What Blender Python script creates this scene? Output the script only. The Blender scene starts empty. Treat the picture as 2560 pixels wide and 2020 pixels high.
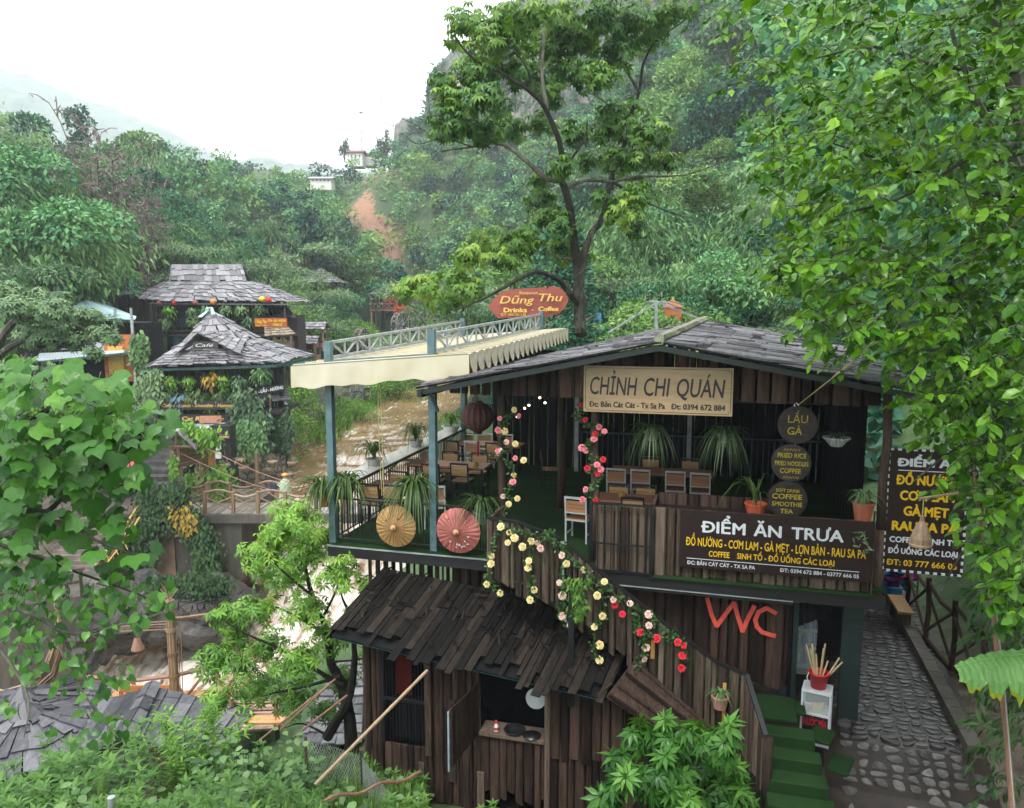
import bpy, bmesh, math, random
import numpy as np
from mathutils import Matrix, Vector
R = math.radians
random.seed(7); RNG = np.random.default_rng(7)
SC = bpy.context.scene
COL = SC.collection

# ---------------------------------------------------------------- camera
FPX, CU, CV = 1900.0, 1280.0, 1010.0          # focal length and centre for a picture 2560 x 2020
PITCH = R(7.2); SP, CP = math.sin(PITCH), math.cos(PITCH)
cam_d = bpy.data.cameras.new('camera'); cam = bpy.data.objects.new('camera', cam_d); COL.objects.link(cam)
cam_d.sensor_width = 36; cam_d.lens = 36 * FPX / 2560; cam_d.clip_start = 0.1; cam_d.clip_end = 6000
cam.location = (0, 0, 0); cam.rotation_euler = (R(90) - PITCH, 0, 0)
SC.camera = cam

# ---------------------------------------------------------------- sky, sun, exposure
SUN_EL, SUN_ROT = R(58), R(200)
world = bpy.data.worlds.new('World'); SC.world = world; world.use_nodes = True
wn, wl = world.node_tree.nodes, world.node_tree.links
wn.clear()
w_out = wn.new('ShaderNodeOutputWorld'); w_bg = wn.new('ShaderNodeBackground')
sky = wn.new('ShaderNodeTexSky'); sky.sky_type = 'NISHITA'; sky.sun_disc = False
sky.sun_elevation = SUN_EL; sky.sun_rotation = SUN_ROT; sky.air_density = 1.2; sky.dust_density = 6; sky.altitude = 1500
hs = wn.new('ShaderNodeHueSaturation'); hs.inputs['Saturation'].default_value = 0.22; hs.inputs['Value'].default_value = 1.0
wl.new(sky.outputs[0], hs.inputs['Color'])
cloud = wn.new('ShaderNodeMix'); cloud.data_type = 'RGBA'; cloud.inputs[0].default_value = 0.68
wl.new(hs.outputs[0], cloud.inputs[6]); cloud.inputs[7].default_value = (10.5, 10.8, 11.0, 1)   # the cloud deck's own brightness
w_tc = wn.new('ShaderNodeTexCoord'); w_sx = wn.new('ShaderNodeSeparateXYZ'); wl.new(w_tc.outputs['Generated'], w_sx.inputs[0])   # an overcast sky is brighter overhead than at the horizon
w_mr = wn.new('ShaderNodeMapRange'); w_mr.inputs['To Min'].default_value = .72; w_mr.inputs['To Max'].default_value = 1.55; wl.new(w_sx.outputs['Z'], w_mr.inputs['Value'])
w_mu = wn.new('ShaderNodeMix'); w_mu.data_type = 'RGBA'; w_mu.blend_type = 'MULTIPLY'; w_mu.inputs[0].default_value = 1; wl.new(cloud.outputs[2], w_mu.inputs[6]); wl.new(w_mr.outputs[0], w_mu.inputs[7]); wl.new(w_mu.outputs[2], w_bg.inputs['Color']); w_bg.inputs['Strength'].default_value = 0.15
wl.new(w_bg.outputs[0], w_out.inputs['Surface'])
sun_d = bpy.data.lights.new('sun', 'SUN'); sun_d.energy = 1.5; sun_d.angle = R(14); sun_d.color = (1, 0.97, 0.92)
sun = bpy.data.objects.new('sun', sun_d); COL.objects.link(sun)
sun.rotation_euler = (R(90) - SUN_EL, 0, -SUN_ROT + math.pi)
SC.view_settings.view_transform = 'Standard'; SC.view_settings.look = 'None'
SC.view_settings.exposure = 0.85; SC.view_settings.gamma = 1.0
SC.cycles.max_bounces = 6; SC.cycles.diffuse_bounces = 3; SC.cycles.glossy_bounces = 2
SC.cycles.transmission_bounces = 3; SC.cycles.transparent_max_bounces = 6; SC.cycles.volume_bounces = 0
SC.cycles.use_adaptive_sampling = True; SC.cycles.adaptive_threshold = 0.02
SC.cycles.caustics_reflective = False; SC.cycles.caustics_refractive = False
SC.cycles.use_denoising = True

# ---------------------------------------------------------------- picking points in the place
def pray(u, v):
    a, b = (u - CU) / FPX, (CV - v) / FPX
    return Vector((a, CP + b * SP, -SP + b * CP))
def PY(u, v, Y):
    r = pray(u, v); return r * (Y / r.y)
def PZ(u, v, z):
    r = pray(u, v); return r * (z / r.z)
# the restaurant's own frame: s along its front, t towards the river's upper course, h above its floor
TH = R(15)
BO = Vector((-3.33, 13.8, -4.34)); E1 = Vector((math.cos(TH), -math.sin(TH), 0)); E2 = Vector((math.sin(TH), math.cos(TH), 0))
def B(s, t, h): return BO + E1 * s + E2 * t + Vector((0, 0, h))
def LT(u, v, t):
    r = pray(u, v); k = (BO.dot(E2) + t) / r.dot(E2); P = r * k - BO
    return Vector((P.dot(E1), t, P.z))

# ---------------------------------------------------------------- mesh builder
class MB:
    def __init__(s): s.V = []; s.F = []; s.M = []; s.A = []
    def add(s, vs, fs, m=0, a=None):
        o = len(s.V); s.V.extend([tuple(v) for v in vs])
        if a is None: a = random.random()
        for f in fs: s.F.append(tuple(i + o for i in f)); s.M.append(m); s.A.append(a)
    def box(s, c, d, rz=0, m=0, a=None, rot=None, taper=1.0):
        x, y, z = d[0] / 2, d[1] / 2, d[2] / 2; q = taper
        vs = [Vector(p) for p in ((-x, -y, -z), (x, -y, -z), (x, y, -z), (-x, y, -z), (-x*q, -y*q, z), (x*q, -y*q, z), (x*q, y*q, z), (-x*q, y*q, z))]
        mt = rot if rot is not None else Matrix.Rotation(rz, 3, 'Z')
        c = Vector(c)
        s.add([mt @ v + c for v in vs], [(0, 3, 2, 1), (4, 5, 6, 7), (0, 1, 5, 4), (1, 2, 6, 5), (2, 3, 7, 6), (3, 0, 4, 7)], m, a)
    def beam(s, p, q, w, h, m=0, a=None, up=(0, 0, 1)):
        p, q = Vector(p), Vector(q); d = (q - p).normalized(); u = Vector(up)
        sd = d.cross(u)
        if sd.length < 1e-4: sd = d.cross(Vector((1, 0, 0)))
        sd.normalize(); u = sd.cross(d)
        vs = [e + sd * (w / 2 * i) + u * (h / 2 * j) for e in (p, q) for i, j in ((-1, -1), (1, -1), (1, 1), (-1, 1))]
        s.add(vs, [(0, 1, 2, 3), (7, 6, 5, 4), (0, 4, 5, 1), (1, 5, 6, 2), (2, 6, 7, 3), (3, 7, 4, 0)], m, a)
    def tube(s, pts, r, n=6, m=0, a=None, jag=0.0):
        pts = [Vector(p) for p in pts]
        if not isinstance(r, (list, tuple)): r = [r] * len(pts)
        vs, fs = [], []; prev = None
        for i, p in enumerate(pts):
            d = (pts[min(i + 1, len(pts) - 1)] - pts[max(i - 1, 0)])
            d = d.normalized() if d.length > 1e-9 else Vector((0, 0, 1))
            if prev is None:
                u = d.orthogonal().normalized()
            else:
                u = prev - d * prev.dot(d)
                u = u.normalized() if u.length > 1e-6 else d.orthogonal().normalized()
            prev = u; w = d.cross(u)
            for k in range(n):
                an = 2 * math.pi * k / n; rr = r[i] * (1 + jag * (random.random() - .5))
                vs.append(p + (u * math.cos(an) + w * math.sin(an)) * rr)
        for i in range(len(pts) - 1):
            for k in range(n):
                fs.append((i * n + k, i * n + (k + 1) % n, (i + 1) * n + (k + 1) % n, (i + 1) * n + k))
        fs.append(tuple(range(n - 1, -1, -1))); fs.append(tuple((len(pts) - 1) * n + k for k in range(n)))
        s.add(vs, fs, m, a)
    def lathe(s, prof, n=16, c=(0, 0, 0), rot=None, m=0, a=None, squash=1.0):
        c = Vector(c); vs, fs = [], []
        for r, z in prof:
            for k in range(n):
                an = 2 * math.pi * k / n; v = Vector((r * math.cos(an), r * math.sin(an) * squash, z))
                vs.append((rot @ v if rot is not None else v) + c)
        for i in range(len(prof) - 1):
            for k in range(n): fs.append((i * n + k, i * n + (k + 1) % n, (i + 1) * n + (k + 1) % n, (i + 1) * n + k))
        if prof[0][0] > 1e-6: fs.append(tuple(range(n - 1, -1, -1)))
        if prof[-1][0] > 1e-6: fs.append(tuple((len(prof) - 1) * n + k for k in range(n)))
        s.add(vs, fs, m, a)
    def slab(s, poly, th, m=0, a=None):           # a flat outline with real thickness
        poly = [Vector(p) for p in poly]; n = len(poly); nr = Vector((0, 0, 0))
        for i in range(n): nr += poly[i].cross(poly[(i + 1) % n])
        nr = nr.normalized() * th
        vs = poly + [p - nr for p in poly]
        s.add(vs, [tuple(range(n)), tuple(range(2 * n - 1, n - 1, -1))] + [(i, i + n, (i + 1) % n + n, (i + 1) % n) for i in range(n)], m, a)
    def quad(s, a_, b, c, d, m=0, a=None): s.add([a_, b, c, d], [(0, 1, 2, 3)], m, a)
    def strip(s, pts, ws, nrm, m=0, a=None, th=0.0, fold=0.0):  # a ribbon along pts, wide as ws, facing nrm
        vs, fs = [], []; pts = [Vector(p) for p in pts]; nrm = Vector(nrm)
        for i, p in enumerate(pts):
            d = pts[min(i + 1, len(pts) - 1)] - pts[max(i - 1, 0)]
            sd = d.cross(nrm)
            if sd.length < 1e-6: sd = Vector((1, 0, 0))
            sd.normalize()
            vs += [p - sd * ws[i] / 2 + nrm * fold * ws[i], p, p + sd * ws[i] / 2 + nrm * fold * ws[i]]
        for i in range(len(pts) - 1):
            b = 3 * i; fs += [(b, b + 1, b + 4, b + 3), (b + 1, b + 2, b + 5, b + 4)]
        s.add(vs, fs, m, a)
    def build(s, name, mats, parent=None, smooth=False, xf=None):
        if not isinstance(mats, (list, tuple)): mats = [mats]
        me = bpy.data.meshes.new(name)
        V = s.V if xf is None else [tuple(xf @ Vector(v)) for v in s.V]
        me.from_pydata(V, [], s.F)
        for m in mats: me.materials.append(m)
        if len(mats) > 1: me.polygons.foreach_set('material_index', s.M)
        at = me.attributes.new('var', 'FLOAT', 'FACE'); at.data.foreach_set('value', s.A)
        if smooth: me.polygons.foreach_set('use_smooth', [True] * len(s.F))
        me.update()
        o = bpy.data.objects.new(name, me); COL.objects.link(o)
        if parent is not None: o.parent = parent
        return o

# leaves in bulk: every leaf is a copy of a template, placed with numpy
def tmpl(verts, faces): return (np.array(verts, float), faces)
T_RHOMB = tmpl([(0, 0, 0), (.45, .27, .07), (1, 0, -.1), (.45, -.27, .07)], [(0, 1, 2), (0, 2, 3)])
T_LANCE = tmpl([(0, 0, 0), (.4, .13, .04), (1, 0, -.16), (.4, -.13, .04), (.5, 0, 0)], [(0, 4, 1), (1, 4, 2), (0, 3, 4), (3, 2, 4)])
T_OVAL = tmpl([(0, 0, 0), (.35, 0, .0), (.7, 0, -.03), (1, 0, -.14), (.22, .24, .05), (.58, .27, .04), (.85, .13, -.03), (.22, -.24, .05), (.58, -.27, .04), (.85, -.13, -.03)],
              [(0, 1, 4), (1, 2, 5, 4), (2, 3, 6, 5), (0, 7, 1), (1, 7, 8, 2), (2, 8, 9, 3)])
T_HEART = tmpl([(0, 0, 0), (.5, 0, -.02), (1, 0, -.2), (-.1, .2, .03), (.1, .4, .06), (.45, .38, .03), (.75, .17, -.06), (-.1, -.2, .03), (.1, -.4, .06), (.45, -.38, .03), (.75, -.17, -.06)],
               [(0, 1, 4, 3), (1, 5, 4), (1, 2, 6, 5), (0, 7, 8, 1), (1, 8, 9), (1, 9, 10, 2)])
T_LOBED = tmpl([(0, 0, 0), (.45, 0, -.02), (1, 0, -.22), (.78, .14, -.07), (.62, .27, .0), (.66, .45, -.07), (.45, .5, -.02), (.25, .5, .01), (.05, .43, .0), (-.09, .22, .02),
                (.78, -.14, -.07), (.62, -.27, .0), (.66, -.45, -.07), (.45, -.5, -.02), (.25, -.5, .01), (.05, -.43, .0), (-.09, -.22, .02)],
               [(1, 2, 3, 4), (1, 4, 5, 6), (1, 6, 7), (0, 1, 7, 8, 9), (1, 11, 10, 2), (1, 13, 12, 11), (1, 14, 13), (0, 16, 15, 14, 1)])
class LM:
    def __init__(s): s.P = []; s.D = []; s.N = []; s.S = []; s.A = []; s.MB = None
    def leaf(s, p, d, n, size, a=None):
        s.P.append(tuple(p)); s.D.append(tuple(d)); s.N.append(tuple(n)); s.S.append(size); s.A.append(random.random() if a is None else a)
    def many(s, P, D, N, S, A): s.P += P.tolist(); s.D += D.tolist(); s.N += N.tolist(); s.S += S.tolist(); s.A += A.tolist()
    def build(s, name, t, mat, parent=None, wide=1.0):
        T, F = t; P = np.array(s.P); D = np.array(s.D); N = np.array(s.N); S = np.array(s.S)[:, None]
        D = D / (np.linalg.norm(D, axis=1, keepdims=True) + 1e-9)
        Y = np.cross(N, D); Y /= (np.linalg.norm(Y, axis=1, keepdims=True) + 1e-9); Z = np.cross(D, Y)
        nv = len(T); n = len(P)
        V = (P[:, None, :] + S[:, None, :] * (T[None, :, 0:1] * D[:, None, :] + wide * T[None, :, 1:2] * Y[:, None, :] + T[None, :, 2:3] * Z[:, None, :])).reshape(-1, 3)
        lt = np.array([len(f) for f in F]); fl = np.concatenate([np.array(f) for f in F])
        loops = (fl[None, :] + (np.arange(n) * nv)[:, None]).reshape(-1)
        tot = np.tile(lt, n); start = np.concatenate([[0], np.cumsum(tot)[:-1]])
        me = bpy.data.meshes.new(name)
        me.vertices.add(len(V)); me.vertices.foreach_set('co', V.astype(np.float32).ravel())
        me.loops.add(len(loops)); me.loops.foreach_set('vertex_index', loops.astype(np.int32))
        me.polygons.add(len(tot)); me.polygons.foreach_set('loop_start', start.astype(np.int32)); me.polygons.foreach_set('loop_total', tot.astype(np.int32))
        me.update(calc_edges=True); me.validate()
        at = me.attributes.new('var', 'FLOAT', 'FACE'); at.data.foreach_set('value', np.repeat(np.array(s.A), len(F)).astype(np.float32))
        me.materials.append(mat)
        o = bpy.data.objects.new(name, me); COL.objects.link(o)
        if parent is not None: o.parent = parent
        return o

def tag(o, label=None, cat=None, group=None, kind=None):
    if label: o['label'] = label
    if cat: o['category'] = cat
    if group: o['group'] = group
    if kind: o['kind'] = kind
    return o
def thing(name, label, cat, loc=(0, 0, 0), rz=0, group=None):
    o = bpy.data.objects.new(name, None); COL.objects.link(o); o.location = loc; o.rotation_euler = (0, 0, rz); o.empty_display_size = .2
    return tag(o, label, cat, group)
def bthing(name, label, cat, s=0, t=0, h=0, group=None, rz=0): return thing(name, label, cat, B(s, t, h), -TH + rz, group)
def kids(o): return [c for c in bpy.data.objects if c.parent == o]
KIDS = {}
def dup(root, loc, rz=0, label=None, scale=None):
    if root.name not in KIDS: KIDS[root.name] = [(c, kids(c)) for c in kids(root)]
    r = root.copy(); COL.objects.link(r); r.location = loc; r.rotation_euler = (0, 0, rz)
    if scale is not None: r.scale = scale if hasattr(scale, '__len__') else (scale,) * 3
    if label: r['label'] = label
    for c, gs in KIDS[root.name]:
        d = c.copy(); COL.objects.link(d); d.parent = r
        for g in gs: e = g.copy(); COL.objects.link(e); e.parent = d
    return r

# ---------------------------------------------------------------- materials
MATS = {}
def ramp(nt, cols):
    r = nt.nodes.new('ShaderNodeValToRGB'); el = r.color_ramp.elements
    while len(el) < len(cols): el.new(.5)
    for e, (p, c) in zip(el, cols): e.position = p; e.color = (*c, 1)
    return r
def newmat(name):
    m = bpy.data.materials.new(name); m.use_nodes = True; MATS[name] = m
    return m, m.node_tree, m.node_tree.nodes['Principled BSDF']
def noise(nt, scale, detail=4, stretch=None, coord='Object', rough=.55):
    tc = nt.nodes.new('ShaderNodeTexCoord'); mp = nt.nodes.new('ShaderNodeMapping'); no = nt.nodes.new('ShaderNodeTexNoise')
    nt.links.new(tc.outputs[coord], mp.inputs[0]); nt.links.new(mp.outputs[0], no.inputs['Vector'])
    if stretch: mp.inputs['Scale'].default_value = stretch
    no.inputs['Scale'].default_value = scale; no.inputs['Detail'].default_value = detail; no.inputs['Roughness'].default_value = rough
    return no
def attr(nt, n='var'):
    a = nt.nodes.new('ShaderNodeAttribute'); a.attribute_name = n; return a
def mixc(nt, a, b, f, mode='MIX'):
    x = nt.nodes.new('ShaderNodeMix'); x.data_type = 'RGBA'; x.blend_type = mode
    for s_, v in ((6, a), (7, b), (0, f)):
        if hasattr(v, 'is_linked'): nt.links.new(v, x.inputs[s_])
        elif s_ == 0: x.inputs[0].default_value = v
        else: x.inputs[s_].default_value = (*v, 1)
    return x.outputs[2]
def math2(nt, op, a, b):
    x = nt.nodes.new('ShaderNodeMath'); x.operation = op
    for i, v in enumerate((a, b)):
        if hasattr(v, 'is_linked'): nt.links.new(v, x.inputs[i])
        else: x.inputs[i].default_value = v
    return x.outputs[0]
def bump(nt, bs, h, dist=.01, st=.6):
    b = nt.nodes.new('ShaderNodeBump'); b.inputs['Distance'].default_value = dist; b.inputs['Strength'].default_value = st
    nt.links.new(h, b.inputs['Height']); nt.links.new(b.outputs[0], bs.inputs['Normal'])
def wood(name, c0, c1, c2, rough=.75, grain=(6, 6, .5), scale=6, dist=.012, coord='Object'):
    m, nt, bs = newmat(name); no = noise(nt, scale, 6, grain, coord, .65)
    a = attr(nt); no2 = noise(nt, scale * .35, 4, grain, coord, .6); mx = math2(nt, 'ADD', math2(nt, 'ADD', math2(nt, 'MULTIPLY', no.outputs[0], .75), math2(nt, 'MULTIPLY', math2(nt, 'SUBTRACT', no2.outputs[0], .5), .7)), math2(nt, 'MULTIPLY', a.outputs['Fac'], .5))
    r = ramp(nt, [(.25, c0), (.55, c1), (.95, c2)]); nt.links.new(mx, r.inputs[0]); nt.links.new(r.outputs[0], bs.inputs['Base Color'])
    bs.inputs['Roughness'].default_value = rough; bs.inputs['Specular IOR Level'].default_value = .5 if rough < .6 else .18; bump(nt, bs, no.outputs[0], dist)
    return m
def plain(name, col, rough=.5, metal=0, var=.15, scale=8, spec=None, dirt=None):
    m, nt, bs = newmat(name); no = noise(nt, scale, 4); bs.inputs['Specular IOR Level'].default_value = .2 if rough >= .7 else .5
    d = tuple(c * (1 - var * 1.6) for c in col) if dirt is None else dirt; b = tuple(min(1, c * (1 + var)) for c in col)
    r = ramp(nt, [(.3, d), (.62, col), (.9, b)]); nt.links.new(no.outputs[0], r.inputs[0]); nt.links.new(r.outputs[0], bs.inputs['Base Color'])
    bs.inputs['Roughness'].default_value = rough; bs.inputs['Metallic'].default_value = metal
    return m
def foliage(name, cols, trans=.3, rough=.42, spec=.24, orand=0.0):
    m, nt, bs = newmat(name); a = attr(nt)
    r = ramp(nt, [(i / (len(cols) - 1) if len(cols) > 1 else 0, c) for i, c in enumerate(cols)])
    no = noise(nt, .45, 2); oi = nt.nodes.new('ShaderNodeObjectInfo')
    f = math2(nt, 'ADD', math2(nt, 'MULTIPLY', a.outputs['Fac'], .7), math2(nt, 'MULTIPLY', math2(nt, 'SUBTRACT', no.outputs[0], .35), .75))
    f = math2(nt, 'ADD', f, math2(nt, 'MULTIPLY', math2(nt, 'SUBTRACT', oi.outputs['Random'], .5), orand))
    nf = noise(nt, 34, 3); f = math2(nt, 'ADD', f, math2(nt, 'MULTIPLY', math2(nt, 'SUBTRACT', nf.outputs[0], .5), .35))
    nt.links.new(f, r.inputs[0]); nt.links.new(r.outputs[0], bs.inputs['Base Color'])
    bs.inputs['Roughness'].default_value = rough; bs.inputs['Specular IOR Level'].default_value = spec
    tr = nt.nodes.new('ShaderNodeBsdfTranslucent'); mxs = nt.nodes.new('ShaderNodeMixShader'); out = nt.nodes['Material Output']
    hv = nt.nodes.new('ShaderNodeHueSaturation'); hv.inputs['Hue'].default_value = .485; hv.inputs['Saturation'].default_value = 1.1; hv.inputs['Value'].default_value = 1.25
    nt.links.new(r.outputs[0], hv.inputs['Color']); nt.links.new(hv.outputs[0], tr.inputs[0])
    mxs.inputs[0].default_value = trans; nt.links.new(bs.outputs[0], mxs.inputs[1]); nt.links.new(tr.outputs[0], mxs.inputs[2]); nt.links.new(mxs.outputs[0], out.inputs['Surface'])
    return m
def glow(name, col, st):
    m, nt, bs = newmat(name); bs.inputs['Base Color'].default_value = (*col, 1); bs.inputs['Emission Color'].default_value = (*col, 1); bs.inputs['Emission Strength'].default_value = st
    return m

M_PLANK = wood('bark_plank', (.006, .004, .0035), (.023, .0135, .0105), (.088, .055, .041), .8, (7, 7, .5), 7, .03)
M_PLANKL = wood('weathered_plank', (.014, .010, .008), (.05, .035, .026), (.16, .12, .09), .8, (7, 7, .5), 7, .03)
M_BARKROOF = wood('bark_roofing', (.002, .0018, .0016), (.0055, .0045, .004), (.032, .024, .018), .8, (5, 1.0, 5), 7, .03)
M_SHINGLE = wood('grey_shingle', (.05, .05, .056), (.125, .12, .128), (.26, .25, .26), .5, (6, 1.5, 6), 5, .012)
M_ROOFP = wood('weathered_roof_plank', (.016, .0155, .018), (.06, .057, .065), (.2, .19, .205), .42, (6, 1.5, 6), 6, .03)
M_TRIMD = plain('dark_green_trim', (.004, .012, .0105), .5, var=.3)
M_SHINGLED = wood('dark_wet_shingle', (.013, .013, .017), (.043, .043, .051), (.135, .13, .145), .36, (6, 1.5, 6), 5, .02)
M_FASCIA = plain('dark_beam', (.009, .0105, .0105), .6, var=.3)
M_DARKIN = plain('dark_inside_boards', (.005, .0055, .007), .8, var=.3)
M_LOG = wood('log_bark', (.012, .008, .006), (.042, .028, .021), (.11, .075, .055), .85, (8, 8, 1.2), 6, .02)
M_GREENPOST = plain('grey_green_paint', (.09, .16, .175), .45, var=.25, scale=5)
M_STEEL = plain('grey_steel', (.32, .35, .35), .45, .1, var=.25, scale=6)
M_BLACKM = plain('black_metal', (.012, .013, .015), .35, var=.2)
M_CHFR = plain('pale_chair_frame', (.5, .53, .53), .4, var=.12)
M_SLAT = wood('orange_slat', (.17, .075, .035), (.33, .16, .075), (.46, .25, .13), .4, (1, 8, 8), 5, .002)
M_SLATY = wood('tan_slat', (.2, .11, .045), (.36, .21, .09), (.48, .3, .14), .4, (1, 8, 8), 5, .002)
M_TABLE = wood('red_wood_top', (.2, .085, .05), (.34, .15, .09), (.45, .23, .15), .22, (1, 8, 8), 4, .001)
M_CREAM = plain('cream_canvas', (.47, .44, .34), .75, var=.12, scale=1.6, dirt=(.42, .38, .25))
M_CREAMD = plain('mustard_lining', (.5, .3, .05), .7, var=.2)
M_COUNTER = plain('pale_counter', (.62, .61, .55), .15, var=.06)
M_CARPET, _nt, _bs = newmat('green_turf_carpet')
_n = noise(_nt, 160, 2); _n2 = noise(_nt, 1.3, 4)
_r = ramp(_nt, [(.3, (.006, .017, .0055)), (.7, (.023, .062, .018))]); _nt.links.new(math2(_nt, 'ADD', math2(_nt, 'MULTIPLY', _n.outputs[0], .5), math2(_nt, 'MULTIPLY', _n2.outputs[0], .5)), _r.inputs[0])
_nt.links.new(_r.outputs[0], _bs.inputs['Base Color']); _bs.inputs['Roughness'].default_value = .9; _bs.inputs['Specular IOR Level'].default_value = .08; bump(_nt, _bs, _n.outputs[0], .01, .8)
M_GREENTRIM = plain('green_painted_trim', (.02, .075, .06), .5, var=.3)
M_SIGNWOOD = wood('tan_sign_board', (.24, .16, .08), (.36, .25, .135), (.44, .32, .19), .4, (1.5, 14, 14), 3, .001)
M_SIGNBROWN = plain('dark_brown_sign', (.02, .0095, .0105), .35, var=.08)
M_WHITE = plain('white_paint', (.6, .63, .66), .5, var=.06)
M_YELLOW = plain('yellow_paint', (.68, .43, .008), .5, var=.06)
M_INK = plain('black_lettering', (.015, .014, .014), .5, var=.1)
M_SLABSIGN = wood('black_log_disc', (.006, .0055, .0055), (.016, .0145, .014), (.045, .038, .035), .7, (4, 4, 4), 5, .006)
M_CHALKY = plain('faded_yellow_paint', (.42, .33, .04), .7, var=.35, scale=25)
M_REDTAPE = plain('red_tape', (.72, .1, .07), .5, var=.2, scale=20)
M_TERRA = plain('terracotta', (.36, .1, .055), .6, var=.2)
M_WHITEPOT = plain('white_pot', (.62, .65, .64), .35, var=.1)
M_GREENPOT = plain('green_pot', (.12, .2, .16), .5, var=.2)
M_STONEPOT = plain('stone_pot', (.38, .38, .36), .7, var=.2)
M_STEMG = plain('green_stem', (.03, .075, .02), .6, var=.25)
M_BAMB = wood('tan_bamboo', (.07, .045, .025), (.17, .11, .065), (.32, .23, .14), .5, (8, 8, .8), 6, .004)
M_BAMBR = wood('red_brown_pole', (.1, .045, .03), (.2, .1, .065), (.33, .2, .14), .55, (8, 8, .8), 6, .004)
M_REDBUCKET = plain('red_plastic', (.6, .01, .015), .35, var=.1)
M_ROPE = plain('yellow_rope', (.36, .33, .14), .8, var=.2)
M_WIRE = plain('black_wire', (.02, .02, .02), .6, var=.1)
M_CONC, _nt, _bs = newmat('stained_concrete'); _n = noise(_nt, 1.3, 7, (1, 1, .14), rough=.65); _n2 = noise(_nt, .5, 4)
_r = ramp(_nt, [(.3, (.018, .019, .014)), (.5, (.06, .056, .045)), (.62, (.12, .105, .085)), (.85, (.2, .18, .15))]); _nt.links.new(math2(_nt, 'ADD', math2(_nt, 'MULTIPLY', _n.outputs[0], .6), math2(_nt, 'MULTIPLY', _n2.outputs[0], .42)), _r.inputs[0]); _nt.links.new(_r.outputs[0], _bs.inputs['Base Color']); _bs.inputs['Roughness'].default_value = .75; bump(_nt, _bs, _n.outputs[0], .02)
M_BOULDER, _nt, _bs = newmat('wet_boulder'); _n = noise(_nt, 1.1, 9, (1, 1, 1.8), rough=.72); _n2 = noise(_nt, 6, 5)
_r = ramp(_nt, [(.32, (.016, .015, .013)), (.5, (.06, .056, .05)), (.64, (.13, .122, .115)), (.8, (.24, .225, .21))]); _nt.links.new(math2(_nt, 'ADD', math2(_nt, 'MULTIPLY', _n.outputs[0], .7), math2(_nt, 'MULTIPLY', _n2.outputs[0], .3)), _r.inputs[0]); _nt.links.new(_r.outputs[0], _bs.inputs['Base Color']); _bs.inputs['Roughness'].default_value = .42; bump(_nt, _bs, _n.outputs[0], .25, .9)
M_TIN = plain('blue_grey_tin', (.42, .47, .5), .4, .2, var=.15, scale=1)
M_TINB = plain('pale_blue_tin', (.4, .55, .57), .35, .1, var=.12, scale=1)
M_REDW = wood('red_sign_wood', (.07, .012, .01), (.15, .028, .02), (.25, .06, .04), .3, (1, 6, 6), 3, .003)
M_GOLD = plain('gold_letters', (.62, .4, .08), .4, var=.15)
M_GLASS, _nt, _bs = newmat('clear_glass'); _bs.inputs['Base Color'].default_value = (.75, .8, .8, 1); _bs.inputs['Roughness'].default_value = .05; _bs.inputs['Alpha'].default_value = .22
M_SKIN = plain('skin', (.45, .27, .19), .6, var=.08)
F_BRIGHT = foliage('bright_leaf', [(.009, .038, .005), (.042, .135, .009), (.11, .26, .014), (.23, .4, .03)], .32, .27)
F_LEFT = foliage('broad_leaf', [(.011, .045, .011), (.034, .115, .019), (.074, .2, .028), (.17, .33, .05)], .3, .3)
F_MAIN = foliage('whorled_leaf', [(.012, .046, .010), (.046, .13, .019), (.115, .23, .03), (.28, .38, .055)], .28, .35)
F_LIME = foliage('lime_leaf', [(.035, .1, .018), (.09, .22, .032), (.19, .37, .05), (.33, .5, .09)], .33, .4)
F_HILL = foliage('hill_leaf', [(.003, .026, .018), (.022, .105, .052), (.075, .23, .095), (.18, .36, .12)], .2, .5, .25, .6)  # teal dark end of the ramp stands in for shadow tint
F_HILLD = foliage('deep_hill_leaf', [(.004, .028, .022), (.016, .08, .05), (.045, .15, .08), (.1, .22, .1)], .15, .5, .22, .6)
F_HILLL = foliage('light_hill_leaf', [(.03, .075, .02), (.08, .18, .045), (.15, .29, .07), (.27, .4, .11)], .25, .5, .22, .6)
F_BAMBOO = foliage('bamboo_leaf', [(.03, .085, .03), (.075, .175, .06), (.14, .27, .09), (.24, .37, .13)], .25, .5, .22, .6)
F_GREY = foliage('grey_green_leaf', [(.03, .065, .032), (.07, .14, .062), (.125, .21, .09), (.2, .29, .13)], .2, .5, .22, .6)
F_DARK = foliage('dark_leaf', [(.008, .025, .008), (.018, .055, .014), (.035, .09, .02), (.06, .13, .03)], .22, .35)
F_STRAP = foliage('strap_leaf', [(.016, .04, .011), (.036, .08, .018), (.075, .135, .03), (.16, .21, .06)], .25, .35)
F_PALE = foliage('pale_leaf', [(.025, .065, .022), (.065, .14, .045), (.13, .23, .08), (.24, .35, .14)], .25, .5)
F_GRASS = foliage('meadow_grass', [(.025, .065, .01), (.06, .135, .018), (.11, .21, .03), (.19, .28, .055)], .3, .5)
F_BROWNB = foliage('dry_bamboo', [(.13, .11, .1), (.2, .17, .15), (.28, .24, .2)], .15, .6, .2)
F_YEL = foliage('yellow_leaf', [(.2, .13, .02), (.32, .22, .03), (.4, .3, .06)], .3, .4)
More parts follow.
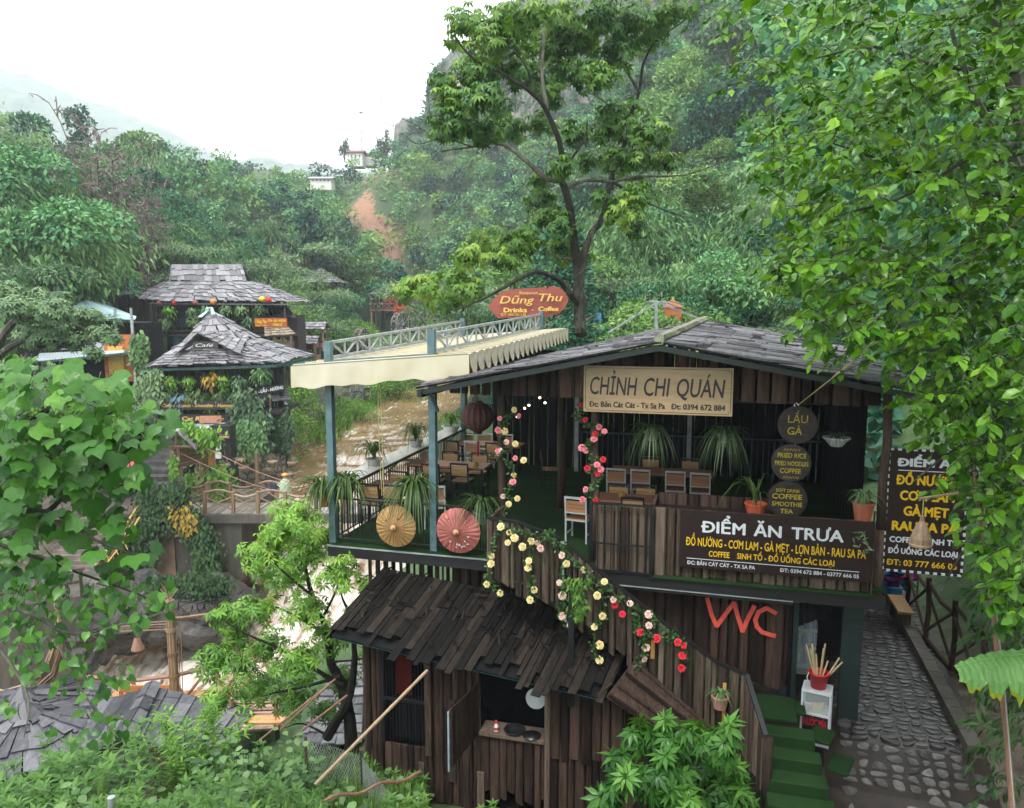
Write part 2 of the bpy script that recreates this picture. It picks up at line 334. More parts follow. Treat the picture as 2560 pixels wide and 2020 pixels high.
# ================================================================ THE LAND
CP_ = [(0, -4, -1.9), (0, 2, -3.0), (-3, 5, -4.8), (-4, 10, -7.15), (-7, 11, -7.9), (-7, 8, -6.5), (-7, 15, -11.2), (-9, 19, -12.6), (0, 11.5, -8.3), (0, 8, -6.9), (-3, 13, -8.6), (2, 12, -8.3), (4.5, 8.6, -7.3), (5, 10, -7.0),
       (6.5, 11.5, -6.66), (8, 17, -6.66), (10, 24, -6.3), (11, 11, -5.6), (13, 16, -3.5), (16, 22, -1.5), (8, 6, -5.0), (9, 30, -5.5), (2, 23, -6.2), (-3, 18, -9.5), (-4, 26, -9.5), (-1, 36, -8), (2, 50, -6.5),
       (4, 65, -5), (4, 82, -4), (2, 105, -3.5), (-4, 130, -2), (-11, 13, -10.2), (-14, 11, -10.6), (-12, 4, -6), (-22, 12, -12.5), (-34, 20, -12),
       (-15, 39, -9.5), (-19, 39, -9.6), (-22, 36, -9.6), (-24, 42, -8.8), (-20, 28, -11.5), (-26, 30, -10.5), (-32, 34, -7), (-20, 50, -7.8), (-22, 60, -6.5), (-28, 62, -4.5), (-20, 76, -6.8), (-18, 95, -5.5), (-34, 50, -4.5),
       (-38, 60, 0), (-48, 62, 7), (-45, 46, 2.5), (-60, 60, 9), (-46, 75, 5), (-56, 76, 8), (-60, 100, 10), (-32, 92, -1), (-24, 112, -3), (-32, 130, 3), (-44, 128, 8), (-51, 120, 13), (-56, 150, 20), (-72, 150, 20),
       (-32, 165, 12), (-24, 180, 8), (-45, 200, 24), (-58, 182, 19), (-62, 240, 38), (-82, 240, 42), (-46, 250, 41), (-40, 185, 20), (-33, 205, 35), (-28, 218, 38), (-15, 202, 33), (0, 205, 36), (20, 210, 48),
       (-12, 150, 4), (0, 150, 9), (-4, 180, 21), (10, 120, 9), (20, 100, 13), (27, 130, 33), (42, 130, 47), (30, 80, 15), (20, 70, 5), (30, 60, 9), (24, 45, 4), (20, 33, 0), (40, 60, 20), (62, 100, 52), (45, 200, 74),
       (82, 150, 84), (12, 45, -4.5), (14, 60, -2.5), (13, 80, 1), (10, 100, 3), (-10, 300, 62), (-70, 330, 40), (60, 300, 105), (-120, 300, 46), (110, 220, 110), (-110, 160, 28), (-90, 90, 15), (70, 40, 34), (50, 20, 20), (30, 8, 8), (-50, 10, -6), (-60, 34, 2)]
_c = np.array(CP_, float); _xy = _c[:, :2] * np.array([1.0, .8])
def _k(r2): return np.where(r2 > 1e-9, .5 * r2 * np.log(r2 + 1e-12), 0)
_d2 = ((_xy[:, None] - _xy[None]) ** 2).sum(-1); _n = len(_c)
_A = np.zeros((_n + 3, _n + 3)); _A[:_n, :_n] = _k(_d2) + np.eye(_n) * 2.0
_A[:_n, _n] = 1; _A[:_n, _n + 1:] = _xy; _A[_n, :_n] = 1; _A[_n + 1:, :_n] = _xy.T
_w = np.linalg.solve(_A, np.concatenate([_c[:, 2], np.zeros(3)]))
def tps(x, y):
    q = np.stack([np.ravel(x), np.ravel(y) * .8], -1).astype(float); out = np.empty(len(q))
    for i in range(0, len(q), 4000):
        c = q[i:i + 4000]; d2 = ((c[:, None] - _xy[None]) ** 2).sum(-1); out[i:i + 4000] = _k(d2) @ _w[:_n] + _w[_n] + c @ _w[_n + 1:]
    return out.reshape(np.shape(x))
RIV = np.array([(-60, 20, -16.6, 9), (-34, 24.5, -16, 9), (-20, 28.2, -15.5, 9.5), (-11, 30.6, -14.9, 10.5), (-8.2, 33.2, -13.4, 10), (-7.6, 36, -11.3, 10), (-9.6, 42, -10.8, 10.5), (-12.7, 51, -10.3, 10.5), (-10.6, 62, -9.6, 10),
                (-8.4, 80, -8.5, 10.5), (-7, 100, -7.2, 11), (-10, 125, -5.6, 11), (-18, 150, -4.1, 11), (-32, 182, -2.4, 10)], float)
def river(x, y):                              # distance to the middle line, water level and width there
    P = np.stack([np.ravel(x), np.ravel(y)], -1).astype(float); best = np.full(len(P), 1e9); z = np.zeros(len(P)); w = np.zeros(len(P))
    for a, b in zip(RIV[:-1], RIV[1:]):
        d = b[:2] - a[:2]; t = np.clip(((P - a[:2]) @ d) / (d @ d), 0, 1); q = a[:2] + t[:, None] * d; r = np.hypot(*(P - q).T)
        k = r < best; best[k] = r[k]; z[k] = (a[2] + t * (b[2] - a[2]))[k]; w[k] = (a[3] + t * (b[3] - a[3]))[k]
    s = np.shape(x); return best.reshape(s), z.reshape(s), w.reshape(s)
def vnoise(x, y, sc, seed=0):
    x = np.asarray(x, float) * sc; y = np.asarray(y, float) * sc; xi, yi = np.floor(x), np.floor(y); fx, fy = x - xi, y - yi
    h = lambda i, j: np.modf(np.abs(np.sin(i * 127.1 + j * 311.7 + seed * 74.7) * 43758.5453))[0]
    fx = fx * fx * (3 - 2 * fx); fy = fy * fy * (3 - 2 * fy)
    return (h(xi, yi) * (1 - fx) + h(xi + 1, yi) * fx) * (1 - fy) + (h(xi, yi + 1) * (1 - fx) + h(xi + 1, yi + 1) * fx) * fy
def T(x, y):
    x = np.asarray(x, float); y = np.asarray(y, float)
    z = tps(x, y); amp = np.clip((y - 20) / 60, 0.0, 1)
    z = z + (vnoise(x, y, .12) - .5) * 2.2 * amp + (vnoise(x, y, .5, 3) - .5) * (.25 + .5 * amp)
    # the path's level bench
    ps, pt = (x - BO.x) * E1.x + (y - BO.y) * E1.y, (x - BO.x) * E2.x + (y - BO.y) * E2.y
    k = np.clip(1 - (np.abs(ps - 9.9 - .1 * pt) - 1.1) / .8, 0, 1) * np.clip((pt + 6) / 2, 0, 1) * np.clip((14 - pt) / 4, 0, 1)
    z = z * (1 - k) + (BO.z - 2.36 - .32 * np.clip((-pt - .3) / 1.2, 0, 1) - .12 * np.clip(-pt - 1.5, 0, 4)) * k
    k = np.clip(1 - (np.abs(ps - 4.5) - 4.8) / .7, 0, 1) * np.clip((pt - .1) / .6, 0, 1) * np.clip((9.5 - pt) / 1, 0, 1)   # under the house
    z = z * (1 - k) + np.minimum(z, BO.z - 2.4) * k
    d, rz, rw = river(x, y); t = np.clip((d - rw * .5) / 2.6, 0, 1); t = t * t * (3 - 2 * t)
    lo = rz - .9 + .5 * vnoise(x, y, .6, 5)
    return np.where(d < rw * .5 + 2.6, lo * (1 - t) + np.maximum(z, rz + .35) * t, z)
def tz(x, y): return float(T(np.array([x]), np.array([y]))[0])

rows = np.concatenate([np.arange(-4, 30, .55), np.arange(30, 70, .8), np.arange(70, 150, 1.8), np.arange(150, 400, 4)])
us = np.linspace(-1, 1, 190)
YY, UU = np.meshgrid(rows, us, indexing='ij'); XX = UU * (np.maximum(YY, 0) * .95 + 16); ZZ = T(XX, YY)
def grid_mesh(name, X, Y, Z, mats, attr_fn=None, smooth=True, uv=False):
    nr, nc = X.shape; me = bpy.data.meshes.new(name)
    V = np.stack([X, Y, Z], -1).reshape(-1, 3); i = np.arange(nr * nc).reshape(nr, nc)
    Q = np.stack([i[:-1, :-1], i[:-1, 1:], i[1:, 1:], i[1:, :-1]], -1).reshape(-1, 4)
    me.vertices.add(len(V)); me.vertices.foreach_set('co', V.astype(np.float32).ravel()); me.loops.add(Q.size); me.loops.foreach_set('vertex_index', Q.astype(np.int32).ravel())
    me.polygons.add(len(Q)); me.polygons.foreach_set('loop_start', np.arange(0, Q.size, 4, dtype=np.int32)); me.polygons.foreach_set('loop_total', np.full(len(Q), 4, np.int32))
    me.update(calc_edges=True); me.polygons.foreach_set('use_smooth', [smooth] * len(Q))
    for nm, fn in (attr_fn or {}).items():
        at = me.attributes.new(nm, 'FLOAT', 'POINT'); at.data.foreach_set('value', fn.astype(np.float32).ravel())
    me.materials.append(mats); o = bpy.data.objects.new(name, me); COL.objects.link(o); return o
M_GROUND, nt, bs = newmat('hill_ground')
n1 = noise(nt, .35, 6); n2 = noise(nt, 3, 6); g = ramp(nt, [(.3, (.015, .035, .012)), (.5, (.035, .075, .02)), (.68, (.07, .11, .03)), (.85, (.085, .075, .04))])
nt.links.new(math2(nt, 'ADD', math2(nt, 'MULTIPLY', n1.outputs[0], .6), math2(nt, 'MULTIPLY', n2.outputs[0], .4)), g.inputs[0])
rd = ramp(nt, [(.35, (.17, .085, .05)), (.6, (.32, .17, .1)), (.8, (.12, .13, .05))]); nt.links.new(n2.outputs[0], rd.inputs[0])
mud = ramp(nt, [(.35, (.05, .04, .03)), (.6, (.11, .09, .065)), (.85, (.2, .18, .15))]); nt.links.new(n2.outputs[0], mud.inputs[0])
n4 = noise(nt, 1.1, 7, rough=.7); rr_ = ramp(nt, [(.47, (0, 0, 0)), (.58, (1, 1, 1))]); nt.links.new(math2(nt, 'ADD', attr(nt, 'red').outputs['Fac'], math2(nt, 'MULTIPLY', math2(nt, 'SUBTRACT', n4.outputs[0], .5), 1.6)), rr_.inputs[0]); c1 = mixc(nt, g.outputs[0], rd.outputs[0], rr_.outputs[0]); c2 = mixc(nt, c1, mud.outputs[0], attr(nt, 'mud').outputs['Fac'])
nt.links.new(c2, bs.inputs['Base Color']); bs.inputs['Roughness'].default_value = .85; bump(nt, bs, n2.outputs[0], .15)
redm = np.clip(1.25 - np.hypot((XX + 36 + (YY - 196) * .25) / 12, (YY - 196) / 26), 0, 1) * np.clip((vnoise(XX, YY, .16, 8) - .2) * 2.6, 0, 1)
dd, rzz, rww = river(XX, YY)
mudm = np.clip(1 - (dd - rww * .5 - .6) / np.where((XX < -9) & (YY < 95), 5, 1.8), 0, 1) + np.clip(1 - np.hypot((XX + 20) / 6, (YY - 40) / 9), 0, 1) * 2 + np.clip(1 - np.abs(XX - 6.5) / 3, 0, 1) * np.clip(1 - np.abs(YY - 12) / 9, 0, 1) * 3
ground = grid_mesh('ground', XX, YY, ZZ, M_GROUND, {'red': np.clip(redm, 0, 1), 'mud': np.clip(mudm, 0, 1)}); tag(ground, kind='structure')

# ---- the river, one sheet that steps over its rapids
def densify(P, n): 
    t = np.concatenate([[0], np.cumsum(np.hypot(*np.diff(P[:, :2], axis=0).T))]); tt = np.linspace(0, t[-1], n)
    Q = np.stack([np.interp(tt, t, P[:, k]) for k in range(P.shape[1])], -1)
    for _ in range(6): Q[1:-1] = (Q[:-2] + 2 * Q[1:-1] + Q[2:]) / 4
    return Q
RD = densify(RIV, 520); tg = np.gradient(RD[:, :2], axis=0); tg /= np.hypot(*tg.T)[:, None]; nm = np.stack([-tg[:, 1], tg[:, 0]], -1)
ks = np.linspace(-1, 1, 56); RX = RD[:, None, 0] + nm[:, None, 0] * ks * (RD[:, None, 3] * .5 + 1.4); RY = RD[:, None, 1] + nm[:, None, 1] * ks * (RD[:, None, 3] * .5 + 1.4)
steep = np.abs(np.gradient(RD[:, 2])) / np.hypot(*np.gradient(RD[:, :2], axis=0).T)
foam_sheen = np.clip((steep - .05) * 3.2, 0, 1)[:, None] * np.ones_like(ks)[None]
foam_sheen = np.maximum(foam_sheen, np.clip(1 - np.abs(RX + 14) / 9, 0, 1) * np.clip(1 - np.abs(RY - 30) / 4.5, 0, 1) * 1.3)
foam_g = foam_sheen.copy(); foam_sheen = np.clip(foam_sheen + np.clip(1 - (RY - 36) / 70, 0, 1) * (RY > 36) * .36 + .06, 0, 1) * (1 - .75 * np.abs(ks[None]) ** 3)  # upstream lift whitens the colour for sky reflection as well as foam
RZ = RD[:, None, 2] + (vnoise(RX, RY, 1.3, 2) - .5) * (.05 + .55 * foam_g) + (vnoise(RX, RY, 3.1, 4) - .5) * (.012 + .42 * foam_g) + (vnoise(RX * 1.0, RY, 6.5, 6) - .5) * .16 * foam_g
M_WATER, nt, bs = newmat('muddy_water')
nn = noise(nt, .6, 4, (1.6, .35, 1), rough=.6); nb = noise(nt, .35, 3); fa = attr(nt, 'foam_sheen')
br = ramp(nt, [(.3, (.15, .085, .042)), (.65, (.27, .17, .09))]); nt.links.new(nb.outputs[0], br.inputs[0])
fm = ramp(nt, [(.52, (0, 0, 0)), (.74, (1, 1, 1))]); nt.links.new(math2(nt, 'ADD', math2(nt, 'ADD', math2(nt, 'MULTIPLY', nn.outputs[0], .75), math2(nt, 'MULTIPLY', math2(nt, 'SUBTRACT', noise(nt, 2.2, 3, (1.6, .4, 1), rough=.6).outputs[0], .5), .7)), math2(nt, 'MULTIPLY', fa.outputs['Fac'], .3)), fm.inputs[0])
nt.links.new(mixc(nt, br.outputs[0], (.62, .575, .5), fm.outputs[0]), bs.inputs['Base Color'])
nt.links.new(math2(nt, 'ADD', .05, math2(nt, 'MULTIPLY', fm.outputs[0], .35)), bs.inputs['Roughness']); n3 = noise(nt, 1.5, 3, (1.5, .6, 1), rough=.5); bump(nt, bs, n3.outputs[0], .035, .6)
water = grid_mesh('water', RX, RY, RZ, M_WATER, {'foam_sheen': foam_sheen}); tag(water, kind='structure')

# ---- far mountains, real slopes fading in the mist
def ridge(name, sil, Y, depth):
    us = np.linspace(sil[0][0], sil[-1][0], 120); sc_ = Y / 500; vs = np.interp(us, [p[0] for p in sil], [p[1] for p in sil])
    top = np.array([PY(u, v, Y) for u, v in zip(us, vs)]); rows_ = []
    for k in np.linspace(-.5, 1, 26):
        q = 1 - abs(k); Yk = Y - depth * k; zz = -30 + (top[:, 2] + 30) * (q ** 1.15) + (vnoise(top[:, 0], np.full(120, Yk), .03 / sc_, 9) - .5) * 26 * sc_ * (1 - q) + (vnoise(top[:, 0], np.full(120, Yk), .15 / sc_, 1) - .5) * 5 * sc_
        rows_.append(np.stack([top[:, 0], np.full(120, Yk), zz], -1))
    G = np.array(rows_); o = grid_mesh(name, G[..., 0], G[..., 1], G[..., 2], MATS['mist_paled_forest']); return tag(o, kind='structure')
m_, nt, bs = newmat('mist_paled_forest'); n1 = noise(nt, .09, 8, rough=.7); r_ = ramp(nt, [(.35, (.15, .19, .17)), (.6, (.21, .26, .22)), (.8, (.27, .32, .27))]); nt.links.new(n1.outputs[0], r_.inputs[0]); nt.links.new(r_.outputs[0], bs.inputs['Base Color']); bs.inputs['Roughness'].default_value = .9; bump(nt, bs, n1.outputs[0], 4)  # paleness of the mist painted into the forest colour, besides the haze volume
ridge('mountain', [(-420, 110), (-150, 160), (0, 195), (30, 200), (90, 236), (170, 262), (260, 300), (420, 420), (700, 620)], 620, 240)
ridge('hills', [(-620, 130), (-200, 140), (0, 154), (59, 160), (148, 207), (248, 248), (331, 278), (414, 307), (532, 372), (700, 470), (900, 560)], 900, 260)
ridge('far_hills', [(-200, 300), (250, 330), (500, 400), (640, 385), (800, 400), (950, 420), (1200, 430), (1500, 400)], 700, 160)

# ---- the rock bluff at the head of the valley
M_ROCK, nt, bs = newmat('bluff_rock'); n1 = noise(nt, .12, 8, (1, 1, .35), rough=.65); n2 = noise(nt, .6, 6)
r_ = ramp(nt, [(.3, (.06, .06, .065)), (.5, (.16, .155, .15)), (.62, (.3, .25, .21)), (.8, (.42, .38, .34))]); nt.links.new(n1.outputs[0], r_.inputs[0])
gm = ramp(nt, [(.44, (0, 0, 0)), (.56, (1, 1, 1))]); nt.links.new(n2.outputs[0], gm.inputs[0])
nt.links.new(mixc(nt, r_.outputs[0], (.04, .085, .03), gm.outputs[0]), bs.inputs['Base Color']); bs.inputs['Roughness'].default_value = .85; bump(nt, bs, n1.outputs[0], 1.2)
SIL = [(972, 430), (975, 300), (987, 276), (1050, 266), (1056, 180), (1066, 152), (1117, 98), (1230, 38), (1300, -60), (1420, -190), (1900, -330), (2300, -300)]
cu = np.concatenate([np.linspace(972, 1300, 110), np.linspace(1310, 2300, 90)]); cvv = np.interp(cu, [p[0] for p in SIL], [p[1] for p in SIL])
BY = 226 + np.clip((1050 - cu) / 78, 0, 1) ** 2 * 18 - np.clip((cu - 1250) / 500, 0, 1) * 60
ctop = np.array([PY(u, v, y) for u, v, y in zip(cu, cvv, BY)]); kk = np.linspace(0, 1.3, 70)
GX, GY, GZ = [], [], []
for k in kk:
    q = min(k, 1); z = 18 + (ctop[:, 2] - 18) * q; yb = BY + 10 * q ** 2 + max(0, k - 1) * 140
    nz = (vnoise(ctop[:, 0], z, .09, 3) - .5) * 7 + (vnoise(ctop[:, 0], z, .3, 4) - .5) * 3
    GX.append(ctop[:, 0]); GY.append(yb + nz * (1 if k <= 1 else .3)); GZ.append(z + (vnoise(ctop[:, 0], yb, .25, 6) - .5) * 2.5 * q)
bluff = grid_mesh('cliff', np.array(GX), np.array(GY), np.array(GZ), M_ROCK); tag(bluff, kind='structure')
scrub = LM(); GX, GY, GZ = map(np.array, (GX, GY, GZ))
for i in range(15000):
    r_, c_ = random.randrange(2, 58), random.randrange(1, len(cu) - 1)
    p = np.array([GX[r_, c_] + random.uniform(-.8, .8), GY[r_, c_] - random.uniform(.1, .8), GZ[r_, c_] + random.uniform(-.8, .8)])
    if vnoise(p[0:1], p[2:3], .11, 12)[0] < .48 or (1610 < cu[c_] < 1700 and 60 < CV - FPX * 0 and 85 < (CV - FPX * ((p[2] * CP + p[1] * SP) / (p[1] * CP - p[2] * SP))) < 215): continue
    if cu[c_] > 1990: continue
    scrub.leaf(p, (random.uniform(-1, 1), -1, random.uniform(-.6, .5)), (random.uniform(-.6, .6), -.6, random.uniform(.3, 1)), random.uniform(.8, 1.9))
tag(scrub.build('cliff_scrub', T_RHOMB, F_HILL, wide=1.3), 'dark green scrub clinging to the grey rock bluff', 'scrub', kind='stuff')
# ================================================================ TREES OF THE HILLSIDES
M_TRUNK = plain('grey_brown_bark', (.1, .08, .06), .85, var=.4, scale=3)
def rnd_dir(n):
    v = RNG.normal(size=(n, 3)); return v / np.linalg.norm(v, axis=1, keepdims=True)
def crown_pts(lobes, n):
    lobes = np.array(lobes); wts = lobes[:, 3] * lobes[:, 4]; ix = RNG.choice(len(lobes), n, p=wts / wts.sum()); d = rnd_dir(n); d[:, 2] = np.where(d[:, 2] < -.35, -d[:, 2], d[:, 2])
    rr = RNG.uniform(.62, 1.05, n)[:, None] ** .45
    return lobes[ix, :3] + d * np.stack([lobes[ix, 3], lobes[ix, 3], lobes[ix, 4]], -1) * rr, d, ix
def crown(lm, lobes, n, size, droop=.4):
    P, d, ix = crown_pts(lobes, n); D = d * .7 + rnd_dir(n) * .7; D[:, 2] -= droop; N = d + rnd_dir(n) * .5 + np.array([0, 0, .7])
    A = np.clip(RNG.uniform(0, 1, n) * .7 + (ix % 5) / 5 * .35, 0, 1); lm.many(P, D, N, size * RNG.uniform(.65, 1.35, n), A)
def tree_proto(name, label, kind, dense, F, tm, size, group):
    t = thing(name, label, 'tree', (0, 0, -500), 0, group); tr = MB(); lm = LM(); rs = random.random
    if kind == 'round':
        lob = [(random.gauss(0, 1.5), random.gauss(0, 1.5), random.uniform(3.2, 7.0), random.uniform(1.0, 1.9), random.uniform(.8, 1.5)) for _ in range(15)]
    elif kind == 'tall':
        lob = [(random.gauss(0, .9 - .05 * z), random.gauss(0, .9 - .05 * z), z, random.uniform(.9, 1.5) * (1.15 - z / 16), random.uniform(.7, 1.2)) for z in np.linspace(2.6, 10, 17)]
    elif kind == 'layer':
        lob = [(random.gauss(0, 2.0), random.gauss(0, 2.0), random.choice((3.4, 4.6, 5.6, 6.6)) + random.uniform(-.3, .3), random.uniform(1.2, 2.3), random.uniform(.35, .6)) for _ in range(16)]
    else:
        lob = [(random.gauss(0, 1.2), random.gauss(0, 1.2), random.uniform(.8, 2.2), random.uniform(.8, 1.4), random.uniform(.7, 1.1)) for _ in range(9)]
    if kind == 'bamboo':
        for c in range(17):
            an, ln, lean = rs() * 6.28, random.uniform(6.5, 10.5), random.uniform(1.2, 3.6); base = Vector((random.gauss(0, .4), random.gauss(0, .4), 0)); dr = Vector((math.cos(an), math.sin(an), 0)); pts = []
            for k in range(9):
                q = k / 8; pts.append(base + dr * lean * q ** 2.4 + Vector((0, 0, ln * (q - .22 * q ** 4))))
            tr.tube(pts, [.06 - .052 * k / 8 for k in range(9)], 4)
            m = int(dense / 17); q = RNG.uniform(.3, 1, m); pp = np.array([tuple(p) for p in pts]); P = np.stack([np.interp(q * 8, range(9), pp[:, k]) for k in range(3)], -1) + RNG.normal(0, .36, (m, 3)) * (.55 + q[:, None] * .6)
            D = rnd_dir(m) * .8 + np.array([dr.x * .5, dr.y * .5, -1.0]); N = rnd_dir(m) + np.array([0, 0, .8]); lm.many(P, D, N, size * RNG.uniform(.7, 1.4, m), RNG.uniform(0, 1, m))
    elif kind == 'bare':
        for c in range(18):
            an, ln, lean = rs() * 6.28, random.uniform(7, 12.5), random.uniform(1, 4); base = Vector((random.gauss(0, .6), random.gauss(0, .6), 0)); dr = Vector((math.cos(an), math.sin(an), 0)); pts = []
            for k in range(9): q = k / 8; pts.append(base + dr * lean * q ** 2 + Vector((0, 0, ln * (q - .14 * q ** 5))))
            tr.tube(pts, [.075 - .055 * k / 8 for k in range(9)], 4)
            for _ in range(18):
                q = random.uniform(.35, 1); i = min(7, int(q * 8)); p = pts[i].lerp(pts[i + 1], q * 8 - i); d = Vector((random.gauss(0, 1), random.gauss(0, 1), random.uniform(-.2, .8))).normalized() * random.uniform(.4, 1.1); tr.tube([p, p + d * .6 + Vector((0, 0, .1)), p + d], [.035, .03, .02], 3)
                for k in range(3):
                    e = p + d * random.uniform(.4, 1); lm.leaf(e, (random.gauss(0, 1), random.gauss(0, 1), -.8), (random.gauss(0, 1), random.gauss(0, 1), 1), size * random.uniform(.6, 1.3))
    else:
        crown(lm, lob, dense, size); h = max(l[2] for l in lob)
        if kind != 'bush':
            top = Vector((random.gauss(0, .3), random.gauss(0, .3), h * .8)); tr.tube([(0, 0, -1), (.1, 0, h * .25), top * .6 + Vector((.15, .1, 0)), top], [.24, .18, .12, .04], 6)
            for l in lob[::2]: tr.tube([(.05, 0, h * .3), Vector(l[:3]) * .6 + Vector((0, 0, h * .12)), l[:3]], [.09, .06, .02], 4)
        else:
            for l in lob[:6]: tr.tube([(0, 0, -.3), Vector(l[:3]) * .5, l[:3]], [.06, .04, .015], 4)
    tr.build('stem' if kind in ('bamboo', 'bare', 'bush') else 'trunk', M_TRUNK if kind not in ('bamboo', 'bare') else (M_BAMB if kind == 'bamboo' else MATS.get('dry_purple_culm') or plain('dry_purple_culm', (.17, .13, .12), .8, var=.25)), t)
    lm.build('crown' if kind != 'bush' else 'leaves', tm, F, t); return t
PROTO = {}
GH = 'trees on the valley hillsides'
for lod, n, sz in (('near', 6200, .27), ('far', 2300, .46)):
    dist = 'close behind the village' if lod == 'near' else 'far up the valley'
    PROTO[lod] = [tree_proto('broadleaf_tree', 'rounded mid green tree in the hillside forest ' + dist, 'round', n, F_HILL, T_RHOMB, sz, GH),
                  tree_proto('tall_tree', 'tall narrow dark green tree in the hillside forest ' + dist, 'tall', n, F_HILLD, T_RHOMB, sz, GH),
                  tree_proto('spreading_tree', 'spreading grey green tree with flat leaf layers ' + dist, 'layer', n, F_GREY, T_LANCE if lod == 'near' else T_RHOMB, sz * 1.15, GH),
                  tree_proto('bamboo_clump', 'feathery light green bamboo clump drooping ' + dist, 'bamboo', n, F_BAMBOO, T_LANCE, sz * 1.5, GH),
                  tree_proto('round_tree', 'yellow green round tree in the hillside forest ' + dist, 'round', n, F_HILLL, T_RHOMB, sz, GH)]
BARE = tree_proto('bare_bamboo', 'tall purplish brown bamboo clump, nearly bare, on the left ridge', 'bare', 0, F_BROWNB, T_LANCE, .3, 'bare bamboo clumps')
NBUSH = tree_proto('bush', 'low green bush on the village bank', 'bush', 2600, F_LIME, T_RHOMB, .17, 'bushes by the village')
def keepout(x, y, z):
    d, rz, rw = river(np.array([x]), np.array([y]))
    if d[0] < rw[0] * .5 + 2.2: return True
    if -37 < x < -9 and 30 < y < 70 and z < 1.5: return True           # the village terrace
    if y < 118 and -26 < x < -8 and z < -3.2: return True
    if math.hypot((x + 36 + (y - 196) * .25) / 9, (y - 196) / 21) < 1: return True         # the red landslip
    if x < -20 and y < 40: return True
    if 245 > y > 222 and -50 < x < -27: return True                      # houses on the saddle
    return False
spots = []
def kind_gap(u, v, y): return v < 350 and u < 500 and y > 64          # nothing taller than the ridge line at the left
y = 40.0
while y < 222:
    step = 4.6 + (y - 40) * .012; half = y * .74 + 6; x = -half
    while x < half:
        px, py = x + random.uniform(-1, 1) * step * .42, y + random.uniform(-1, 1) * step * .42; pz = tz(px, py); x += step
        up = pz * CP + py * SP; dp = py * CP - pz * SP; vtop = CV - FPX * ((pz + 9) * CP + py * SP) / dp; vb = CV - FPX * up / dp; uu = CU + FPX * px / dp
        if kind_gap(uu, vtop, py): continue
        if vtop > 1000 or vb < -60 or uu < -160 or uu > 2700 or keepout(px, py, pz): continue
        spots.append((px, py, pz))
    y += step * .9
forest = [LM(), LM(), LM()]; n_thing = 0
for i, (px, py, pz) in enumerate(spots):
    lod = 'near' if py < 82 else 'far'
    if n_thing < 290 and py < 128 and not (CU + FPX * px / (py * CP - pz * SP) > 1850 and py > 60):
        k = random.choices(range(5), (4, .7, 3, 5 if px > 8 or px < -30 else 1.5, 4))[0]; s = random.choice((.75, .9, 1.05, 1.35)) * random.uniform(.85, 1.15) * (.9 if py < 60 else 1)
        if py < 52 and px > 0: s *= .8
        dup(PROTO[lod][k], (px, py, pz - .2), random.uniform(0, 6.28), scale=(s * random.uniform(.85, 1.15), s * random.uniform(.85, 1.15), s)); n_thing += 1
    else:
        s = random.uniform(.6, 1.15); lob = [(px + random.gauss(0, 1.5) * s, py + random.gauss(0, 1.5) * s, pz + random.uniform(1.5, 7.2) * s, random.uniform(1, 1.9) * s, random.uniform(.9, 1.5) * s) for _ in range(8)]
        crown(forest[random.choice((0, 0, 1, 2))], lob, 330, .85)
for lm_, F_, lb_ in zip(forest, (F_HILL, F_HILLD, F_HILLL), ('mid green', 'deep green', 'light green')): tag(lm_.build('forest', T_RHOMB, F_), lb_ + ' tree crowns of the far hillside forest', 'forest', kind='stuff')
print('hill trees', n_thing, 'of', len(spots))
for u, v, Y, s in ((215, 470, 64, 1.55), (262, 480, 65, 1.65), (325, 520, 66, 1.25), (375, 560, 70, .95), (708, 600, 105, .75), (735, 600, 112, .7), (760, 580, 120, .6)):
    p = PY(u, v, Y); dup(BARE, (p.x, p.y, tz(p.x, p.y)), random.random() * 6, 'nearly bare purplish brown bamboo clump on the left ridge' if u < 500 else 'thin dry brown bamboo clump halfway down the valley', s)
# taller trees that make the left edge
for u, v, Y, k, s in ((70, 640, 52, 0, 1.55), (20, 700, 48, 2, 1.3), (150, 600, 54, 3, 1.5), (215, 640, 62, 3, 1.3), (-40, 620, 56, 0, 1.5), (420, 640, 70, 2, 1.2), (5, 600, 55, 3, 1.4), (100, 600, 60, 3, 1.5), (185, 600, 63, 3, 1.25), (250, 600, 68, 0, 1.15), (300, 600, 70, 3, 1.05), (60, 600, 66, 4, 1.3), (150, 600, 70, 0, 1.25), (350, 600, 74, 4, 1.1), (-30, 600, 62, 4, 1.35), (520, 660, 80, 0, 1.1), (460, 560, 95, 0, 1.4),
                      (760, 700, 88, 2, 1.1), (830, 690, 92, 0, .9), (700, 690, 82, 4, 1.0), (1500, 800, 50, 4, .8), (1600, 800, 46, 3, .9), (1710, 780, 44, 3, 1.0), (1820, 760, 42, 3, 1.05), (1540, 700, 60, 2, 1.1), (1900, 700, 46, 3, 1.1)):
    p = PY(u, v, Y); dup(PROTO['near'][k], (p.x, p.y, tz(p.x, p.y) - .3), random.random() * 6, scale=s)
for lod in PROTO:
    for t in PROTO[lod] + ([BARE, NBUSH] if lod == 'far' else []):
        pass
def drop_proto(t):
    for c in kids(t): bpy.data.objects.remove(c)
    bpy.data.objects.remove(t)
